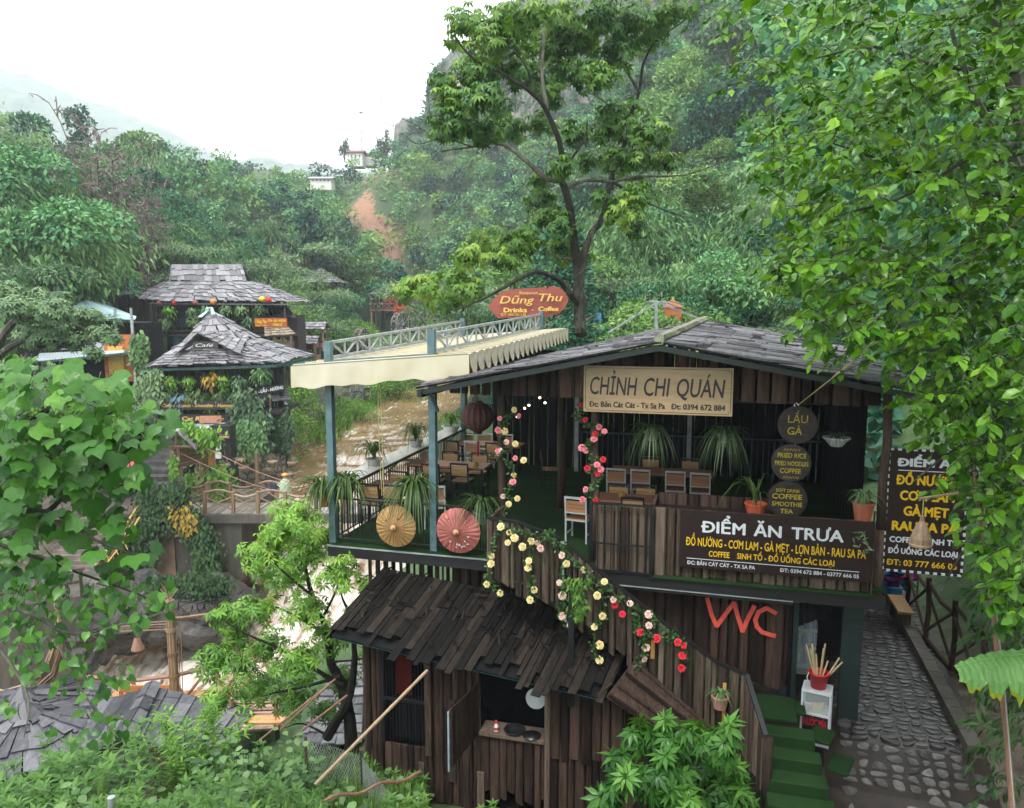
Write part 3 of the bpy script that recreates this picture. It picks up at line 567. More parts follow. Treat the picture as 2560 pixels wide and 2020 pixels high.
# ================================================================ THE RESTAURANT
def lerp3(a, b, t): return Vector(a) + (Vector(b) - Vector(a)) * t
def shingles(mb, p00, p10, p11, p01, cw, ch, th=.025, over=.35, jit=.12, m=0, tilt=1.0, skip=0.0):
    p00, p10, p11, p01 = map(Vector, (p00, p10, p11, p01)); n = (p10 - p00).cross(p01 - p00)
    if n.length < 1e-6: n = (p10 - p00).cross(p11 - p00)
    n.normalize()
    if n.z < 0: n = -n
    L = ((p01 - p00).length + (p11 - p10).length) / 2; nc = max(1, round(L / ch)); v = 0.0
    for c in range(nc):
        v0, v1 = c / nc, min(1, (c + 1 + over) / nc)
        a0, b0 = p00.lerp(p01, v0), p10.lerp(p11, v0); a1, b1 = p00.lerp(p01, v1), p10.lerp(p11, v1); W = max((b0 - a0).length, .01); u = 0.0
        while u < 1:
            w = cw * random.uniform(.6, 1.45) / W; w = 1 - u if u + w * 1.3 > 1 else w; g = .006 / W
            if random.random() >= skip:
                j = random.uniform(-jit, jit) / nc; lift = th * (1.3 + random.random() * .8) * tilt
                vs = []
                for (A, Bq, h) in ((a0, b0, lift), (a1, b1, th * .15)):
                    sh = (a1 - a0).normalized() * (j * L) if A is a0 else Vector((0, 0, 0)); tw = random.uniform(-.4, .4) * th
                    vs += [A.lerp(Bq, u + g) + sh + n * (h + tw), A.lerp(Bq, u + w - g) + sh + n * (h - tw), A.lerp(Bq, u + w - g) + sh + n * (h - th - tw), A.lerp(Bq, u + g) + sh + n * (h - th + tw)]
                mb.add(vs, [(0, 1, 5, 4), (3, 7, 6, 2), (0, 3, 2, 1), (4, 5, 6, 7), (0, 4, 7, 3), (1, 2, 6, 5)], m)
            u += w
def planks(mb, p0, p1, zt, zb, w, th=.03, gap=.004, jag=.0, nrm=None, m=0, round_=True, jagt=0.0):
    # upright boards from p0 to p1 ; zt / zb are functions (or numbers) of the fraction along
    p0, p1 = Vector(p0), Vector(p1); L = (p1 - p0).length; d = (p1 - p0) / L; n = Vector((d.y, -d.x, 0)) if nrm is None else Vector(nrm); x = 0.0
    ft = zt if callable(zt) else (lambda q: zt); fb = zb if callable(zb) else (lambda q: zb)
    while x < L - .01:
        ww = min(w * random.uniform(.6, 1.4), L - x); a, b = x + gap / 2, x + ww - gap / 2; o = random.uniform(0, th * .5)
        ta, tb = ft(a / L), ft(b / L); jb = random.uniform(-jag, jag); jt = random.uniform(-jagt, jagt); za, zb_ = fb(a / L) + jb, fb(b / L) + jb + random.uniform(-jag, jag) * .3
        P = lambda q, z, out: Vector((p0.x, p0.y, 0)) + d * q + Vector((0, 0, z)) + n * out
        mid = (a + b) / 2; lean = random.uniform(-.2, .2) * ww; gap_ = gap * random.uniform(.3, 2.6); a, b = a + gap_ / 2, b - gap_ / 2
        if round_:
            secs = []
            for z_a, z_b, sft in ((za, zb_, 0), ((za * .6 + ta * .4), (zb_ * .6 + tb * .4), lean), (ta + jt, tb + jt, 0)):
                secs += [P(a, z_a, 0), P(a + ww * .12, z_a, th * .75 + o), P(mid + sft, (z_a + z_b) / 2, th + o), P(b - ww * .12, z_b, th * .75 + o), P(b, z_b, 0)]
            fs = []
            for k in range(2):
                for i in range(4): fs.append((k * 5 + i, k * 5 + i + 1, k * 5 + i + 6, k * 5 + i + 5))
                fs.append((k * 5 + 4, k * 5, k * 5 + 5, k * 5 + 9))
            fs += [(4, 3, 2, 1, 0), (10, 11, 12, 13, 14)]
            mb.add(secs, fs, m)
        else:
            vs = [P(a, za, 0), P(b, zb_, 0), P(b, tb + jt, 0), P(a, ta + jt, 0), P(a, za, th + o), P(b, zb_, th + o), P(b, tb + jt, th + o), P(a, ta + jt, th + o)]
            mb.add(vs, [(0, 3, 2, 1), (4, 5, 6, 7), (0, 1, 5, 4), (1, 2, 6, 5), (2, 3, 7, 6), (3, 0, 4, 7)], m)
        x += ww
def pl(pts):                                                       # piecewise linear function
    return lambda q: float(np.interp(q, [p[0] for p in pts], [p[1] for p in pts]))
def soft(o, w=.015):
    m = o.modifiers.new('bevel', 'BEVEL'); m.width = w; m.segments = 3; m.limit_method = 'ANGLE'; return o
def text_mesh(body, bold=0.0, shear=0.0, spacing=1.0):
    c = bpy.data.curves.new('t', 'FONT'); c.body = body; c.shear = shear; c.offset = bold; c.resolution_u = 3; c.space_character = spacing; c.fill_mode = 'FRONT'; c.extrude = 0.01
    o = bpy.data.objects.new('t', c); COL.objects.link(o); dg = bpy.context.evaluated_depsgraph_get(); dg.update()
    me = bpy.data.meshes.new_from_object(o.evaluated_get(dg)); V = [tuple(v.co) for v in me.vertices]; F = [tuple(p.vertices) for p in me.polygons]
    bpy.data.objects.remove(o); bpy.data.curves.remove(c); bpy.data.meshes.remove(me); return V, F
HORN = {'Ơ': 'O', 'Ớ': 'Ó', 'Ờ': 'Ò', 'Ở': 'Ỏ', 'Ỡ': 'Õ', 'Ợ': 'Ọ', 'ơ': 'o', 'ớ': 'ó', 'ợ': 'ọ'}
def lettering(mb, body, p, ux, uz, x0, x1, zb, cap, bold=.0, shear=0.0, th=.004, m=0, spacing=1.0):
    # writing laid on a board: from x0 to x1 along ux, baseline zb, capital height cap along uz, raised by th
    bars = [i for i, ch in enumerate(body) if ch in 'Đđ']; horns = [i for i, ch in enumerate(body) if ch in HORN]
    body = ''.join(HORN.get(ch, ch) for ch in body).replace('Đ', 'D').replace('đ', 'd')
    G, F0 = text_mesh(body, 0, shear, spacing)
    if not G: return
    V, F = [], []
    for k, (dx, dz) in enumerate([(0, 0)] + ([(bold, 0), (-bold, 0), (0, bold * .7), (0, -bold * .7)] if bold else [])):   # heavier strokes
        o = len(V); V += [(v[0] + dx, v[1] + dz, (1 + .06 * k) if v[2] > 0 else 0) for v in G]; F += [tuple(i + o for i in f) for f in F0]
    for i in bars + horns:                                         # the crossbar of the barred D, the horn of the horned O
        Dv = text_mesh(body[i], 0, shear, spacing)[0]; Pv = text_mesh(body[:i + 1], 0, shear, spacing)[0]; r_ = max(v[0] for v in Pv); l = r_ - (max(v[0] for v in Dv) - min(v[0] for v in Dv)); hb = .04 + bold * .7; o = len(V)
        V += [(l - .1, .365 - hb, 1.4), (l + .3, .365 - hb, 1.4), (l + .3, .365 + hb, 1.4), (l - .1, .365 + hb, 1.4)] if i in bars else [(r_ - .14, .60, 1.4), (r_ + .02, .66, 1.4), (r_ + .05, .78, 1.4), (r_ - .06 - bold, .78, 1.4)]
        F.append((o, o + 1, o + 2, o + 3))
    V, F = [(V[i][0], V[i][1], V[i][2] + .008 * (k % 7)) for k, f in enumerate(F) for i in f], [tuple(range(o, o + len(f))) for o, f in zip(np.cumsum([0] + [len(f) for f in F[:-1]]).tolist(), F)]
    xs = [v[0] for v in V]; mn, mx = min(xs), max(xs); sx = (x1 - x0) / (mx - mn); sz = cap / .727
    p, ux, uz = Vector(p), Vector(ux), Vector(uz); n = ux.cross(uz)
    mb.add([p + ux * (x0 + (v[0] - mn) * sx) + uz * (zb + v[1] * sz) + n * (th * v[2] + .0005) for v in V], F, m)

rest = bthing('restaurant', 'two storey dark timber restaurant with open sides and grey plank roof', 'restaurant')
# floor and its dark edge beams
b = MB(); b.slab([(0, 0, 0), (9.45, 0, 0), (9.45, 7.8, 0), (0, 7.8, 0)], .05); b.slab([(3.3, -1.12, 0), (4.2, -1.12, 0), (4.2, -.002, 0), (3.3, -.002, 0)], .05)
b.box((7.6, -.07, -.09), (3.4, .16, .02)); b.box((1.55, -.055, -.02), (3.1, .12, .02)); b.build('floor', M_CARPET, rest)
b = MB(); b.beam((-.08, -.05, -.15), (3.35, -.05, -.16), .1, .2); b.beam((4.7, -.05, -.2), (9.45, -.05, -.2), .1, .2); b.beam((4.9, -.14, -.29), (8.1, -.14, -.3), .06, .06)
b.beam((-.05, -.05, -.16), (-.05, 7.8, -.16), .1, .2); b.box((4.7, 3.9, -.12), (9.2, 7.6, .1)); b.build('floor_beam', M_FASCIA, rest)
b = MB(); b.beam((-.08, -.112, -.045), (3.35, -.112, -.05), .02, .03); b.beam((4.9, -.18, -.262), (8.1, -.18, -.27), .02, .012); b.build('edge_strip', M_STEEL, rest)
# roof : two shallow plank slopes
EL0, EL1, RF, RB, ER0, ER1 = (1.95, -.62, 3.02), (2.6, 7.9, 3.1), (5.95, -.62, 3.83), (6.5, 7.7, 4.02), (10.15, -.62, 3.08), (10.6, 7.7, 3.2)
b = MB(); shingles(b, EL0, EL1, RB, RF, .2, .66, .038, .5, .3); shingles(b, ER1, ER0, RF, RB, .2, .66, .038, .5, .3)
for i in range(60):
    q, r_ = random.random(), random.random(); P = Vector(EL0).lerp(Vector(EL1), q).lerp(Vector(RF).lerp(Vector(RB), q), r_) if i % 3 else Vector(ER0).lerp(Vector(ER1), q).lerp(Vector(RF).lerp(Vector(RB), q), r_)
    b.box(P + Vector((0, 0, .06)), (random.uniform(.05, .22), random.uniform(.02, .06), .012), random.random() * 3)
roof = b.build('roof', M_ROOFP, rest)
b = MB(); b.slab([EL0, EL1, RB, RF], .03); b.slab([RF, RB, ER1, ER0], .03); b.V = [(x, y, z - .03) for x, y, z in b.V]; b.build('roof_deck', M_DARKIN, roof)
b = MB(); b.tube([lerp3(RF, RB, q) + Vector((random.uniform(-.02, .02), 0, .045)) for q in np.linspace(0, 1, 12)], .085, 7, jag=.3); b.build('ridge_cap', plain('mossy_ridge', (.25, .25, .2), .8, var=.4, dirt=(.11, .13, .05)), roof)
b = MB(); b.beam(Vector(EL0) + Vector((.0, .05, -.1)), Vector(RF) + Vector((0, .05, -.1)), .05, .09); b.beam(Vector(RF) + Vector((0, .05, -.1)), Vector(ER0) + Vector((0, .05, -.1)), .05, .09); b.beam(Vector(EL0) + Vector((.05, 0, -.12)), Vector(EL1) + Vector((.05, 0, -.12)), .08, .1); b.build('barge_board', M_TRIMD, roof)
b = MB(); b.tube([(2.05, -.55, 2.93), (2.07, -.3, 2.88), (2.12, -.07, 2.55)], .035, 8); b.build('downpipe', M_GREENPOST, roof)
rt = lambda s: 3.02 + (s - 1.95) * .81 / 4.0 if s < 5.95 else 3.83 - (s - 5.95) * .75 / 4.2
b = MB(); planks(b, (2.3, .02, 0), (9.4, .02, 0), lambda q: rt(2.3 + 7.1 * q) - .06, 2.86, .2, .03, .012, .012, (0, -1, 0)); b.build('gable_boarding', M_PLANK, rest)
# posts
for s, t, r_, h0, h1 in ((3.22, .15, .075, 0, 3.1), (3.62, 3.5, .085, 0, 3.3), (4.85, .25, .07, 0, 3.3)):
    b = MB(); b.tube([(s, t, h0), (s + .02, t, h0 + 1), (s - .015, t + .01, h0 + 2), (s, t, h1)], [r_ * 1.1, r_, r_ * .97, r_ * .93], 10, jag=.12); b.build('log_post', M_LOG, rest, True)
b = MB(); b.tube([(9.36, .1, .95), (9.34, .1, 1.7), (9.37, .1, 2.3), (9.34, .1, 3.1)], [.075, .07, .068, .062], 10, jag=.12); b.tube([(9.36, .14, -.3), (9.35, .14, .93)], [.09, .09], 10, jag=.15); b.build('log_post', M_LOG, rest, True)
b = MB(); b.box((3.28, 7.3, 1.6), (.11, .11, 3.2)); b.box((6.2, 7.3, 1.6), (.11, .11, 3.2)); b.build('post', M_STEEL, rest)
# dark boards round the back and the far side
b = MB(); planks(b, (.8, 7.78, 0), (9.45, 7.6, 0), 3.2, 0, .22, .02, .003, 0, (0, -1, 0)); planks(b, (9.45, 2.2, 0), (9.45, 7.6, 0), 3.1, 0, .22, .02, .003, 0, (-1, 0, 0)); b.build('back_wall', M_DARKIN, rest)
b = MB(); b.beam((3.3, 7.4, 1.05), (9.4, 7.4, 1.05), .04, .05); [b.beam((s, 7.4, 0), (s, 7.4, 1.0), .02, .02) for s in np.arange(3.4, 9.4, .14)]; b.beam((3.3, 7.35, 2.0), (9.4, 7.35, 2.0), .05, .05); b.build('back_railing', plain('slate_blue_metal', (.03, .045, .07), .5), rest)
# plank parapet to the right, planter box behind it
b = MB(); planks(b, (4.92, -.0, 0), (5.9, 0, 0), 1.04, -.07, .12, .03, .004, .02, (0, -1, 0)); planks(b, (5.9, .02, 0), (9.27, .02, 0), 1.07, -.07, .17, .035, .004, .015, (0, -1, 0)); b.build('parapet', M_PLANKL, rest)
b = MB(); planks(b, (5.9, .75, 0), (8.2, .75, 0), 1.15, 0, .16, .03, .004, .01, (0, -1, 0)); b.box((7.05, .4, .93), (2.3, .6, .04)); b.box((5.87, .4, .55), (.05, .72, 1.1)); b.build('planter_box', M_PLANK, rest)
g = MB(); [g.box((s, -.12, .5), (.055, .055, 1.28)) for s in (4.85, 5.86)]; g.beam((4.85, -.12, 1.1), (5.86, -.12, 1.1), .035, .035); g.beam((4.85, -.12, .42), (5.86, -.12, .42), .025, .025); g.beam((4.85, -.12, -.05), (5.86, -.12, -.05), .03, .03)
[g.tube([(s, -.12, -.05), (s, -.12, 1.1)], .009, 5) for s in np.linspace(4.97, 5.76, 8)]; g.build('gate', M_BLACKM, rest)
# staircase with its plank balustrade
RAIL = [(3.34, -1.1, 1.0), (3.84, -1.1, .97), (4.46, -1.1, .78), (5.26, -1.1, .2), (6.23, -1.1, -.5), (6.96, -1.1, -.99), (7.39, -1.1, -1.12), (7.66, -1.92, -1.66)]
st = MB()
for k in range(10): st.box((4.35 + k * .31, -.56, -.1 - k * .172), (.34, 1.0, .05))
st.box((7.75, -.75, -1.78), (.8, .72, .06)); st.box((8.05, -.62, -1.8), (.5, .4, .05)); soft(st.build('staircase', M_CARPET, rest))
lo = MB()
for k in range(4): lo.box((8.02 + .03 * k, -1.26 - k * .3, -1.86 - k * .17 - .2), (.68 + .07 * k, .3, .42))
lo.box((8.5, -1.02, -1.98), (.32, .42, .05), R(-20)); lo.box((8.72, -1.35, -2.2), (.3, .5, .05), R(-20)); soft(lo.build('lower_steps', M_CARPET, rest), .04)
b = MB(); rz_ = [p[2] for p in RAIL[:7]]; rs_ = [p[0] for p in RAIL[:7]]
ftop = lambda q: float(np.interp(3.34 + q * 4.05, rs_, rz_)) - .03
fbot = lambda q: float(np.interp(3.34 + q * 4.05, [3.34, 4.2, 4.5, 6.0, 6.25, 7.39], [-.02, -.3, -.38, -1.43, -1.72, -2.35]))
planks(b, (3.34, -1.1, 0), (7.39, -1.1, 0), ftop, fbot, .13, .03, .006, .09, (0, -1, 0)); planks(b, (7.39, -1.1, 0), (7.64, -1.88, 0), pl([(0, -1.18), (1, -1.72)]), -2.45, .14, .03, .006, .05, (-.95, -.3, 0))
planks(b, (3.34, -1.1, 0), (3.34, -.1, 0), .95, -.1, .14, .03, .006, .03, (-1, 0, 0)); bal = b.build('balustrade', M_PLANKL, rest)
b = MB(); [b.beam(RAIL[i], RAIL[i + 1], .07, .035) for i in range(7)]; b.build('handrail', M_BLACKM, bal)
b = MB(); b.tube([(7.68, -1.95, -2.9), (7.67, -1.95, -1.6)], .07, 8, jag=.1); b.build('newel_post', M_LOG, bal, True)
b = MB(); b.box((4.58, -1.145, .3), (.035, .012, .85)); b.build('blue_batten', plain('pale_blue_paint', (.3, .43, .46), .6, var=.3), bal); b = MB(); b.box((7.08, -1.16, -1.75), (.05, .02, .95), m=0); b.box((6.0, -1.15, -.85), (.06, .02, .35)); b.build('batten', wood('orange_batten', (.2, .1, .03), (.34, .18, .06), (.45, .27, .1)), bal)
b = MB(); b.box((4.75, -1.28, -1.05), (.09, .09, 1.7)); b.box((4.75, -1.28, -.3), (.07, .07, .6)); b.build('stair_post', M_BLACKM, rest)
b = MB(); b.beam((4.2, -1.0, -.2), (7.3, -1.0, -1.9), .05, .18); b.beam((4.2, -.05, -.2), (7.3, -.05, -1.9), .05, .18); b.build('stringer', M_FASCIA, rest)
# lower storey : wall with WC, dark posts, underfloor boarding
b = MB(); planks(b, (5.0, .2, 0), (8.1, .2, 0), -.27, pl([(0, -1.6), (.7, -1.75), (1, -1.9)]), .22, .035, .004, .06, (0, -1, 0)); wc = b.build('lower_wall', M_PLANK, rest)
b = MB(); planks(b, (.5, .3, 0), (3.4, .3, 0), -.25, -1.15, .15, .02, .022, .02, (0, -1, 0)); b.build('underfloor_boarding', M_PLANK, rest)
b = MB(); [b.box((s, .28, -1.25), (w, .12, 2.2)) for s, w in ((8.2, .08), (9.06, .3))]; b.box((8.05, .22, -1.95), (.16, .04, .4)); b.build('lower_post', plain('black_green_paint', (.012, .028, .026), .5, var=.2), rest)
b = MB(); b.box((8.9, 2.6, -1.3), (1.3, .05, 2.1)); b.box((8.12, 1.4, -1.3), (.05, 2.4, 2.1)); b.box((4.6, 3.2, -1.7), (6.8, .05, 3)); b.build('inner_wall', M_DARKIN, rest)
b = MB(); planks(b, (8.22, .32, 0), (8.95, .32, 0), -.25, pl([(0, -.85), (.45, -.75), (1, -.28)]), .17, .02, .003, .02, (0, -1, 0)); b.build('apron_boards', M_DARKIN, rest)
def wcstroke(mb, pts):
    for p, q in zip(pts[:-1], pts[1:]): mb.beam(p, q, .008, .085 * random.uniform(.85, 1.1), up=(0, 0, 1)) if False else tape(mb, p, q, .075)
def tape(mb, p, q, w):
    p, q = Vector(p), Vector(q); d = (q - p).normalized(); sd = Vector((-d.z, 0, d.x)) * w / 2; e = d * w * .2; y = Vector((0, -random.uniform(.006, .012), 0)); y2 = Vector((0, -random.uniform(.006, .014), 0))
    mb.add([p - e - sd, q + e - sd, q + e + sd, p - e + sd, p - e - sd + y, q + e - sd + y2, q + e + sd + y2, p - e + sd + y], [(0, 3, 2, 1), (4, 5, 6, 7), (0, 1, 5, 4), (1, 2, 6, 5), (2, 3, 7, 6), (3, 0, 4, 7)])
W8 = lambda x, y: LT(1600 + x * .4434, 1350 + y * .4434, .14)
b = MB()
for poly in (((380, 330), (405, 425), (433, 485)), ((433, 485), (480, 420), (530, 352)), ((530, 352), (555, 440), (578, 515)), ((578, 515), (610, 440), (645, 372)), ((766, 412), (715, 383), (668, 405), (650, 450), (660, 490), (690, 520), (760, 540))):
    for p, q in zip(poly[:-1], poly[1:]): tape(b, W8(*p), W8(*q), .07)
t = bthing('wall_lettering', 'red tape letters WC stuck on the dark plank wall', 'lettering'); b.build('letters', M_REDTAPE, t)

# ---------------------------------------------------------------- bark roofed hut below the terrace
hut = bthing('bark_roofed_hut', 'dark plank hut with ragged bark roof under the terrace', 'hut')
b = MB(); shingles(b, (.72, -1.62, -1.03), (5.38, -1.7, -1.5), (5.7, -.1, -.85), (1.0, -.05, -.4), .12, .95, .02, .35, .3, tilt=1.0); shingles(b, (.45, -.9, -1.45), (.72, -1.6, -1.02), (1.0, -.1, -.42), (.9, .6, -.6), .12, .6, .02, .3, .2)
for i in range(90):
    q, r_ = random.random(), random.random() ** .7; P = lerp3((.8, -1.6, -.97), (5.35, -1.65, -1.42), q).lerp(lerp3((1.0, -.2, -.38), (5.6, -.2, -.82), q), r_); a = R(105) + random.gauss(0, .45)
    b.box(P + Vector((0, 0, .05)), (random.uniform(.08, .45) if i % 3 else .07, random.uniform(.01, .045), .012), a, a=random.choice((.1, .3, .6, 1.5)))
hroof = b.build('roof', M_BARKROOF, hut); b = MB(); b.slab([(.74, -1.55, -1.1), (5.35, -1.6, -1.55), (5.65, -.05, -.92), (1.0, 0, -.47)], .03); b.build('roof_deck', M_DARKIN, hroof)
b = MB(); b.beam((.8, -1.5, -1.13), (5.3, -1.55, -1.57), .04, .06); b.build('eave_batten', plain('teal_trim', (.02, .12, .11), .6, var=.3), hroof)
ye = lambda s: -1.08 - (s - .8) * .1
b = MB()
def hw(s0, s1, zt, zb, w=.14, jag=.015, m=0): planks(b, (s0, -1.2, 0), (s1, -1.2, 0), zt, zb, w, .035, .003, jag, (0, -1, 0), m)
hw(1.16, 1.5, ye(1.3), -4.0); hw(1.5, 2.3, -3.05, -4.0); hw(2.3, 3.24, ye(2.8), -4.0); hw(3.24, 4.34, -2.6, -3.75, .13, .2); hw(4.4, 5.62, ye(5), -2.85, .15, .06); planks(b, (4.34, -1.16, 0), (7.3, -1.16, 0), -2.6, -4.1, .16, .035, .003, .05, (0, -1, 0)); planks(b, (5.62, -1.16, 0), (7.3, -1.1, 0), pl([(0, -1.75), (1, -2.5)]), -2.6, .15, .03, .003, .05, (0, -1, 0))
planks(b, (1.16, .3, 0), (1.16, -1.2, 0), -.8, -4.0, .16, .03, .003, .02, (-1, 0, 0)); b.build('wall', M_PLANK, hut)
b = MB()
for s, w, zt, zb in ((2.33, .11, -1.35, -3.15), (2.75, .13, -2.1, -3.55), (3.0, .1, -2.9, -4.0), (2.2, .1, -3.3, -4.0), (3.25, .12, -3.3, -4)): b.box((s, -1.26, (zt + zb) / 2), (w, .04, zt - zb), m=0)
b.tube([(4.37, -1.25, -1.5), (4.37, -1.25, -4.1)], .05, 8, jag=.1); b.build('corner_board', M_PLANKL, hut)
b = MB(); [b.beam(p, q, .04, .05) for p, q in (((1.5, -1.22, -1.35), (1.5, -1.22, -3.05)), ((2.3, -1.22, -1.4), (2.3, -1.22, -3.05)), ((1.5, -1.22, -2.25), (2.3, -1.22, -2.25)))]; [b.tube([(s, -1.2, -1.3), (s, -1.2, -3.05)], .006, 4) for s in np.linspace(1.55, 2.25, 13)]; b.build('window_grille', M_BLACKM, hut)
b = MB(); planks(b, (1.5, -.95, 0), (2.3, -.95, 0), -2.3, -3.1, .1, .01, .004, 0, (0, -1, 0)); [b.beam((1.5 + k * .05, -.2, -2.2 + k * .06), (2.3, -.6, -1.5 + k * .06), .02, .02) for k in range(4)]; b.build('inner_railing', M_DARKIN, hut)
b = MB(); b.box((1.62, -.6, -2.2), (.3, .02, .9)); b.box((1.95, -.5, -1.75), (.5, .02, .2)); b.build('red_cloth', plain('red_cloth', (.3, .03, .02), .8), hut)
sh = MB(); planks(sh, (3.22, -1.24, 0), (2.98, -2.0, 0), pl([(0, -1.75), (1, -1.86)]), pl([(0, -2.62), (1, -2.83)]), .12, .02, .003, .01, (-.95, .3, 0)); [sh.beam((3.2, -1.24, z), (2.96, -2.0, z - .12), .03, .04) for z in (-1.78, -2.15, -2.58)]; sho = sh.build('shutter', M_PLANK, hut)
b = MB(); b.beam((2.97, -2.03, -1.86), (2.97, -2.03, -2.85), .025, .025); b.build('shutter_edge', MATS['pale_blue_paint'], sho)
b = MB(); b.box((3.78, -1.1, -2.6), (1.1, .4, .05)); b.build('sill', M_PLANKL, hut)
b = MB(); b.slab([(5.35, -1.62, -1.5), (7.35, -1.55, -2.6), (7.35, -1.2, -2.35), (5.7, -1.2, -1.1)], .04); [b.beam(lerp3((5.4, -1.6, -1.47), (5.72, -1.2, -1.08), q), lerp3((7.3, -1.57, -2.56), (7.3, -1.2, -2.3), q), .06, .03) for q in (0, .33, .66, 1)]; b.build('lean_to_panel', M_PLANK, hut)
b = MB(); b.box((3.4, -.02, -2.6), (4.5, .05, 2.8)); b.build('hut_back_wall', M_DARKIN, hut)
b = MB(); b.slab([(1.2, -1.1, -4.0), (7.2, -1.0, -4.0), (7.2, 2.6, -4.0), (1.2, 2.6, -4.0)], .1); b.build('hut_floor', M_DARKIN, hut)
b = MB(); b.box((3.35, -2.2, -3.75 - .3), (.9, .05, .6)) if False else b.lathe([(.0, .012), (.17, .0), (.165, -.012), (0, -.02)], 24, (4.12, -1.0, -2.02), Matrix.Rotation(R(80), 3, 'X')); t = bthing('round_white_lamp', 'round white disc lamp hanging in the hut window', 'lamp'); b.build('disc', M_WHITE, t); b = MB(); b.tube([(4.12, -1.0, -1.85), (4.12, -1.0, -1.3)], .006, 5); b.build('cord', M_WIRE, t)
t = bthing('sauce_bottle', 'small white bottle with red cap on the hut window sill', 'bottle'); b = MB(); b.lathe([(.035, 0), (.04, .02), (.04, .1), (.02, .13), (.018, .15)], 12, (3.5, -1.2, -2.575)); b.build('bottle', M_WHITE, t, True); b = MB(); b.lathe([(.022, .148), (.022, .18), (.01, .2)], 10, (3.5, -1.2, -2.575)); b.lathe([(.0405, .04), (.0405, .08)], 12, (3.5, -1.2, -2.575)); b.build('cap', M_REDBUCKET, t)
t = bthing('metal_pan', 'dark metal pan and lid on the hut window sill', 'pan'); b = MB(); b.lathe([(.12, 0), (.17, .06), (.18, .06), (.13, -.005)], 18, (3.8, -1.15, -2.57)); b.lathe([(0, .02), (.15, .0), (.15, -.01)], 18, (4.1, -1.18, -2.56)); b.build('pan', M_BLACKM, t, True)
# ================================================================ TERRACE : AWNING, RAILING, SIGNS
aw = bthing('awning', 'cream canvas awning with scalloped edge on green steel posts', 'awning')
for s, t, h in ((0, 0, 3.74), (2.0, 0, 3.97), (.05, 7.45, 4.06), (2.07, 8.25, 4.26)):
    b = MB(); b.box((s, t, h / 2), (.125, .125, h)); b.build('post', M_GREENPOST, aw)
for s0, t1, z0, z1, c0 in ((.03, 7.45, 3.72, 3.98, 3.44), (2.05, 8.25, 3.9, 4.16, 3.6)):
    b = MB(); A0, A1, C0, C1 = Vector((s0, .05, z0)), Vector((s0, t1, z1)), Vector((s0, .05, c0)), Vector((s0, t1, z1 - .36)); b.beam(A0, A1, .06, .05); b.beam(C0, C1, .06, .06); n = 14
    for k in range(n + 1):
        q = k / n; b.beam(A0.lerp(A1, q), C0.lerp(C1, q), .03, .03, up=(1, 0, 0))
        if k < n: b.beam((C0 if k % 2 else A0).lerp(C1 if k % 2 else A1, q), (A0 if k % 2 else C0).lerp(A1 if k % 2 else C1, (k + 1) / n), .03, .03, up=(1, 0, 0))
    b.build('truss', M_STEEL, aw)
b = MB(); b.beam((.06, 0, 3.38), (1.94, 0, 3.52), .05, .06); b.build('cross_beam', M_GREENPOST, aw)
# canopy : a taut sheet with shallow pleats
ns, ntt = 40, 40; cz = lambda s, t: 3.31 + .079 * (s + .58) + .024 * t + .012 * abs(math.sin((t + .3) * math.pi / .42))
vs = [(s, t, cz(s, t)) for t in np.linspace(-.3, 8.3, ntt * 2) for s in np.linspace(-.58, 2.78, 12)]; fs = [(r_ * 12 + c, r_ * 12 + c + 1, (r_ + 1) * 12 + c + 1, (r_ + 1) * 12 + c) for r_ in range(ntt * 2 - 1) for c in range(11)]
b = MB(); b.add(vs, fs, 0, .5); o = len(b.V); b.add([(x, y, z - .012) for x, y, z in vs], [f[::-1] for f in fs], 1, .5)
cano = b.build('canopy', [M_CREAM, M_CREAMD], aw, True)
b = MB(); [b.tube([(-.56, t, cz(-.56, t) + .015), (2.76, t, cz(2.76, t) + .015)], .014, 5) for t in np.arange(-.28, 8.2, .42)]; b.build('canopy_rod', M_CREAM, cano, True)
# front valance, a hanging cloth with folds
n = 60; b = MB(); vs = []
for k in range(n + 1):
    s = -.6 + 3.38 * k / n; zt = cz(s, -.3) - .005
    for j in range(5):
        q = j / 4; low = .38 - .02 * math.sin(s * 5) - .015 * math.sin(s * 11.3) + .03 * max(0, math.sin(s * 2.2 + 1)); y = -.3 - .012 * q * math.sin(s * 6 + 1.5 * q) - .01 * math.sin(s * 17) * q - .015 * q
        vs.append((s, y, zt - low * q))
b.add(vs, [(k * 5 + j, (k + 1) * 5 + j, (k + 1) * 5 + j + 1, k * 5 + j + 1) for k in range(n) for j in range(4)], 0, .5); b.add([(x, y + .008, z) for x, y, z in vs], [(k * 5 + j + 1, (k + 1) * 5 + j + 1, (k + 1) * 5 + j, k * 5 + j) for k in range(n) for j in range(4)], 1, .5)
b.build('front_valance', [M_CREAM, M_CREAMD], aw, True)
b = MB()
for t in np.arange(-.28, 8.2, .42):
    outline = [(2.79, t + .01, cz(2.78, t + .01))] + [(2.79 + .03 * math.sin(math.pi * q), t + .01 + .4 * q, cz(2.78, t + .01 + .4 * q) - .13 - .24 * math.sin(math.pi * q) ** .7) for q in np.linspace(0, 1, 12)] + [(2.79, t + .41, cz(2.78, t + .41))]
    b.slab(outline, .006, 0, .5)
b.build('scalloped_edge', M_CREAM, aw)
b = MB(); [b.add([(2.76, t, cz(2.78, t) - .02), (2.76, t + .42, cz(2.78, t + .42) - .02), (2.76, t + .42, cz(2.78, t) - .3), (2.76, t, cz(2.78, t) - .3)], [(0, 1, 2, 3)], 0, .5) for t in np.arange(-.28, 8.1, .42)]; b.build('lining', M_CREAMD, aw)
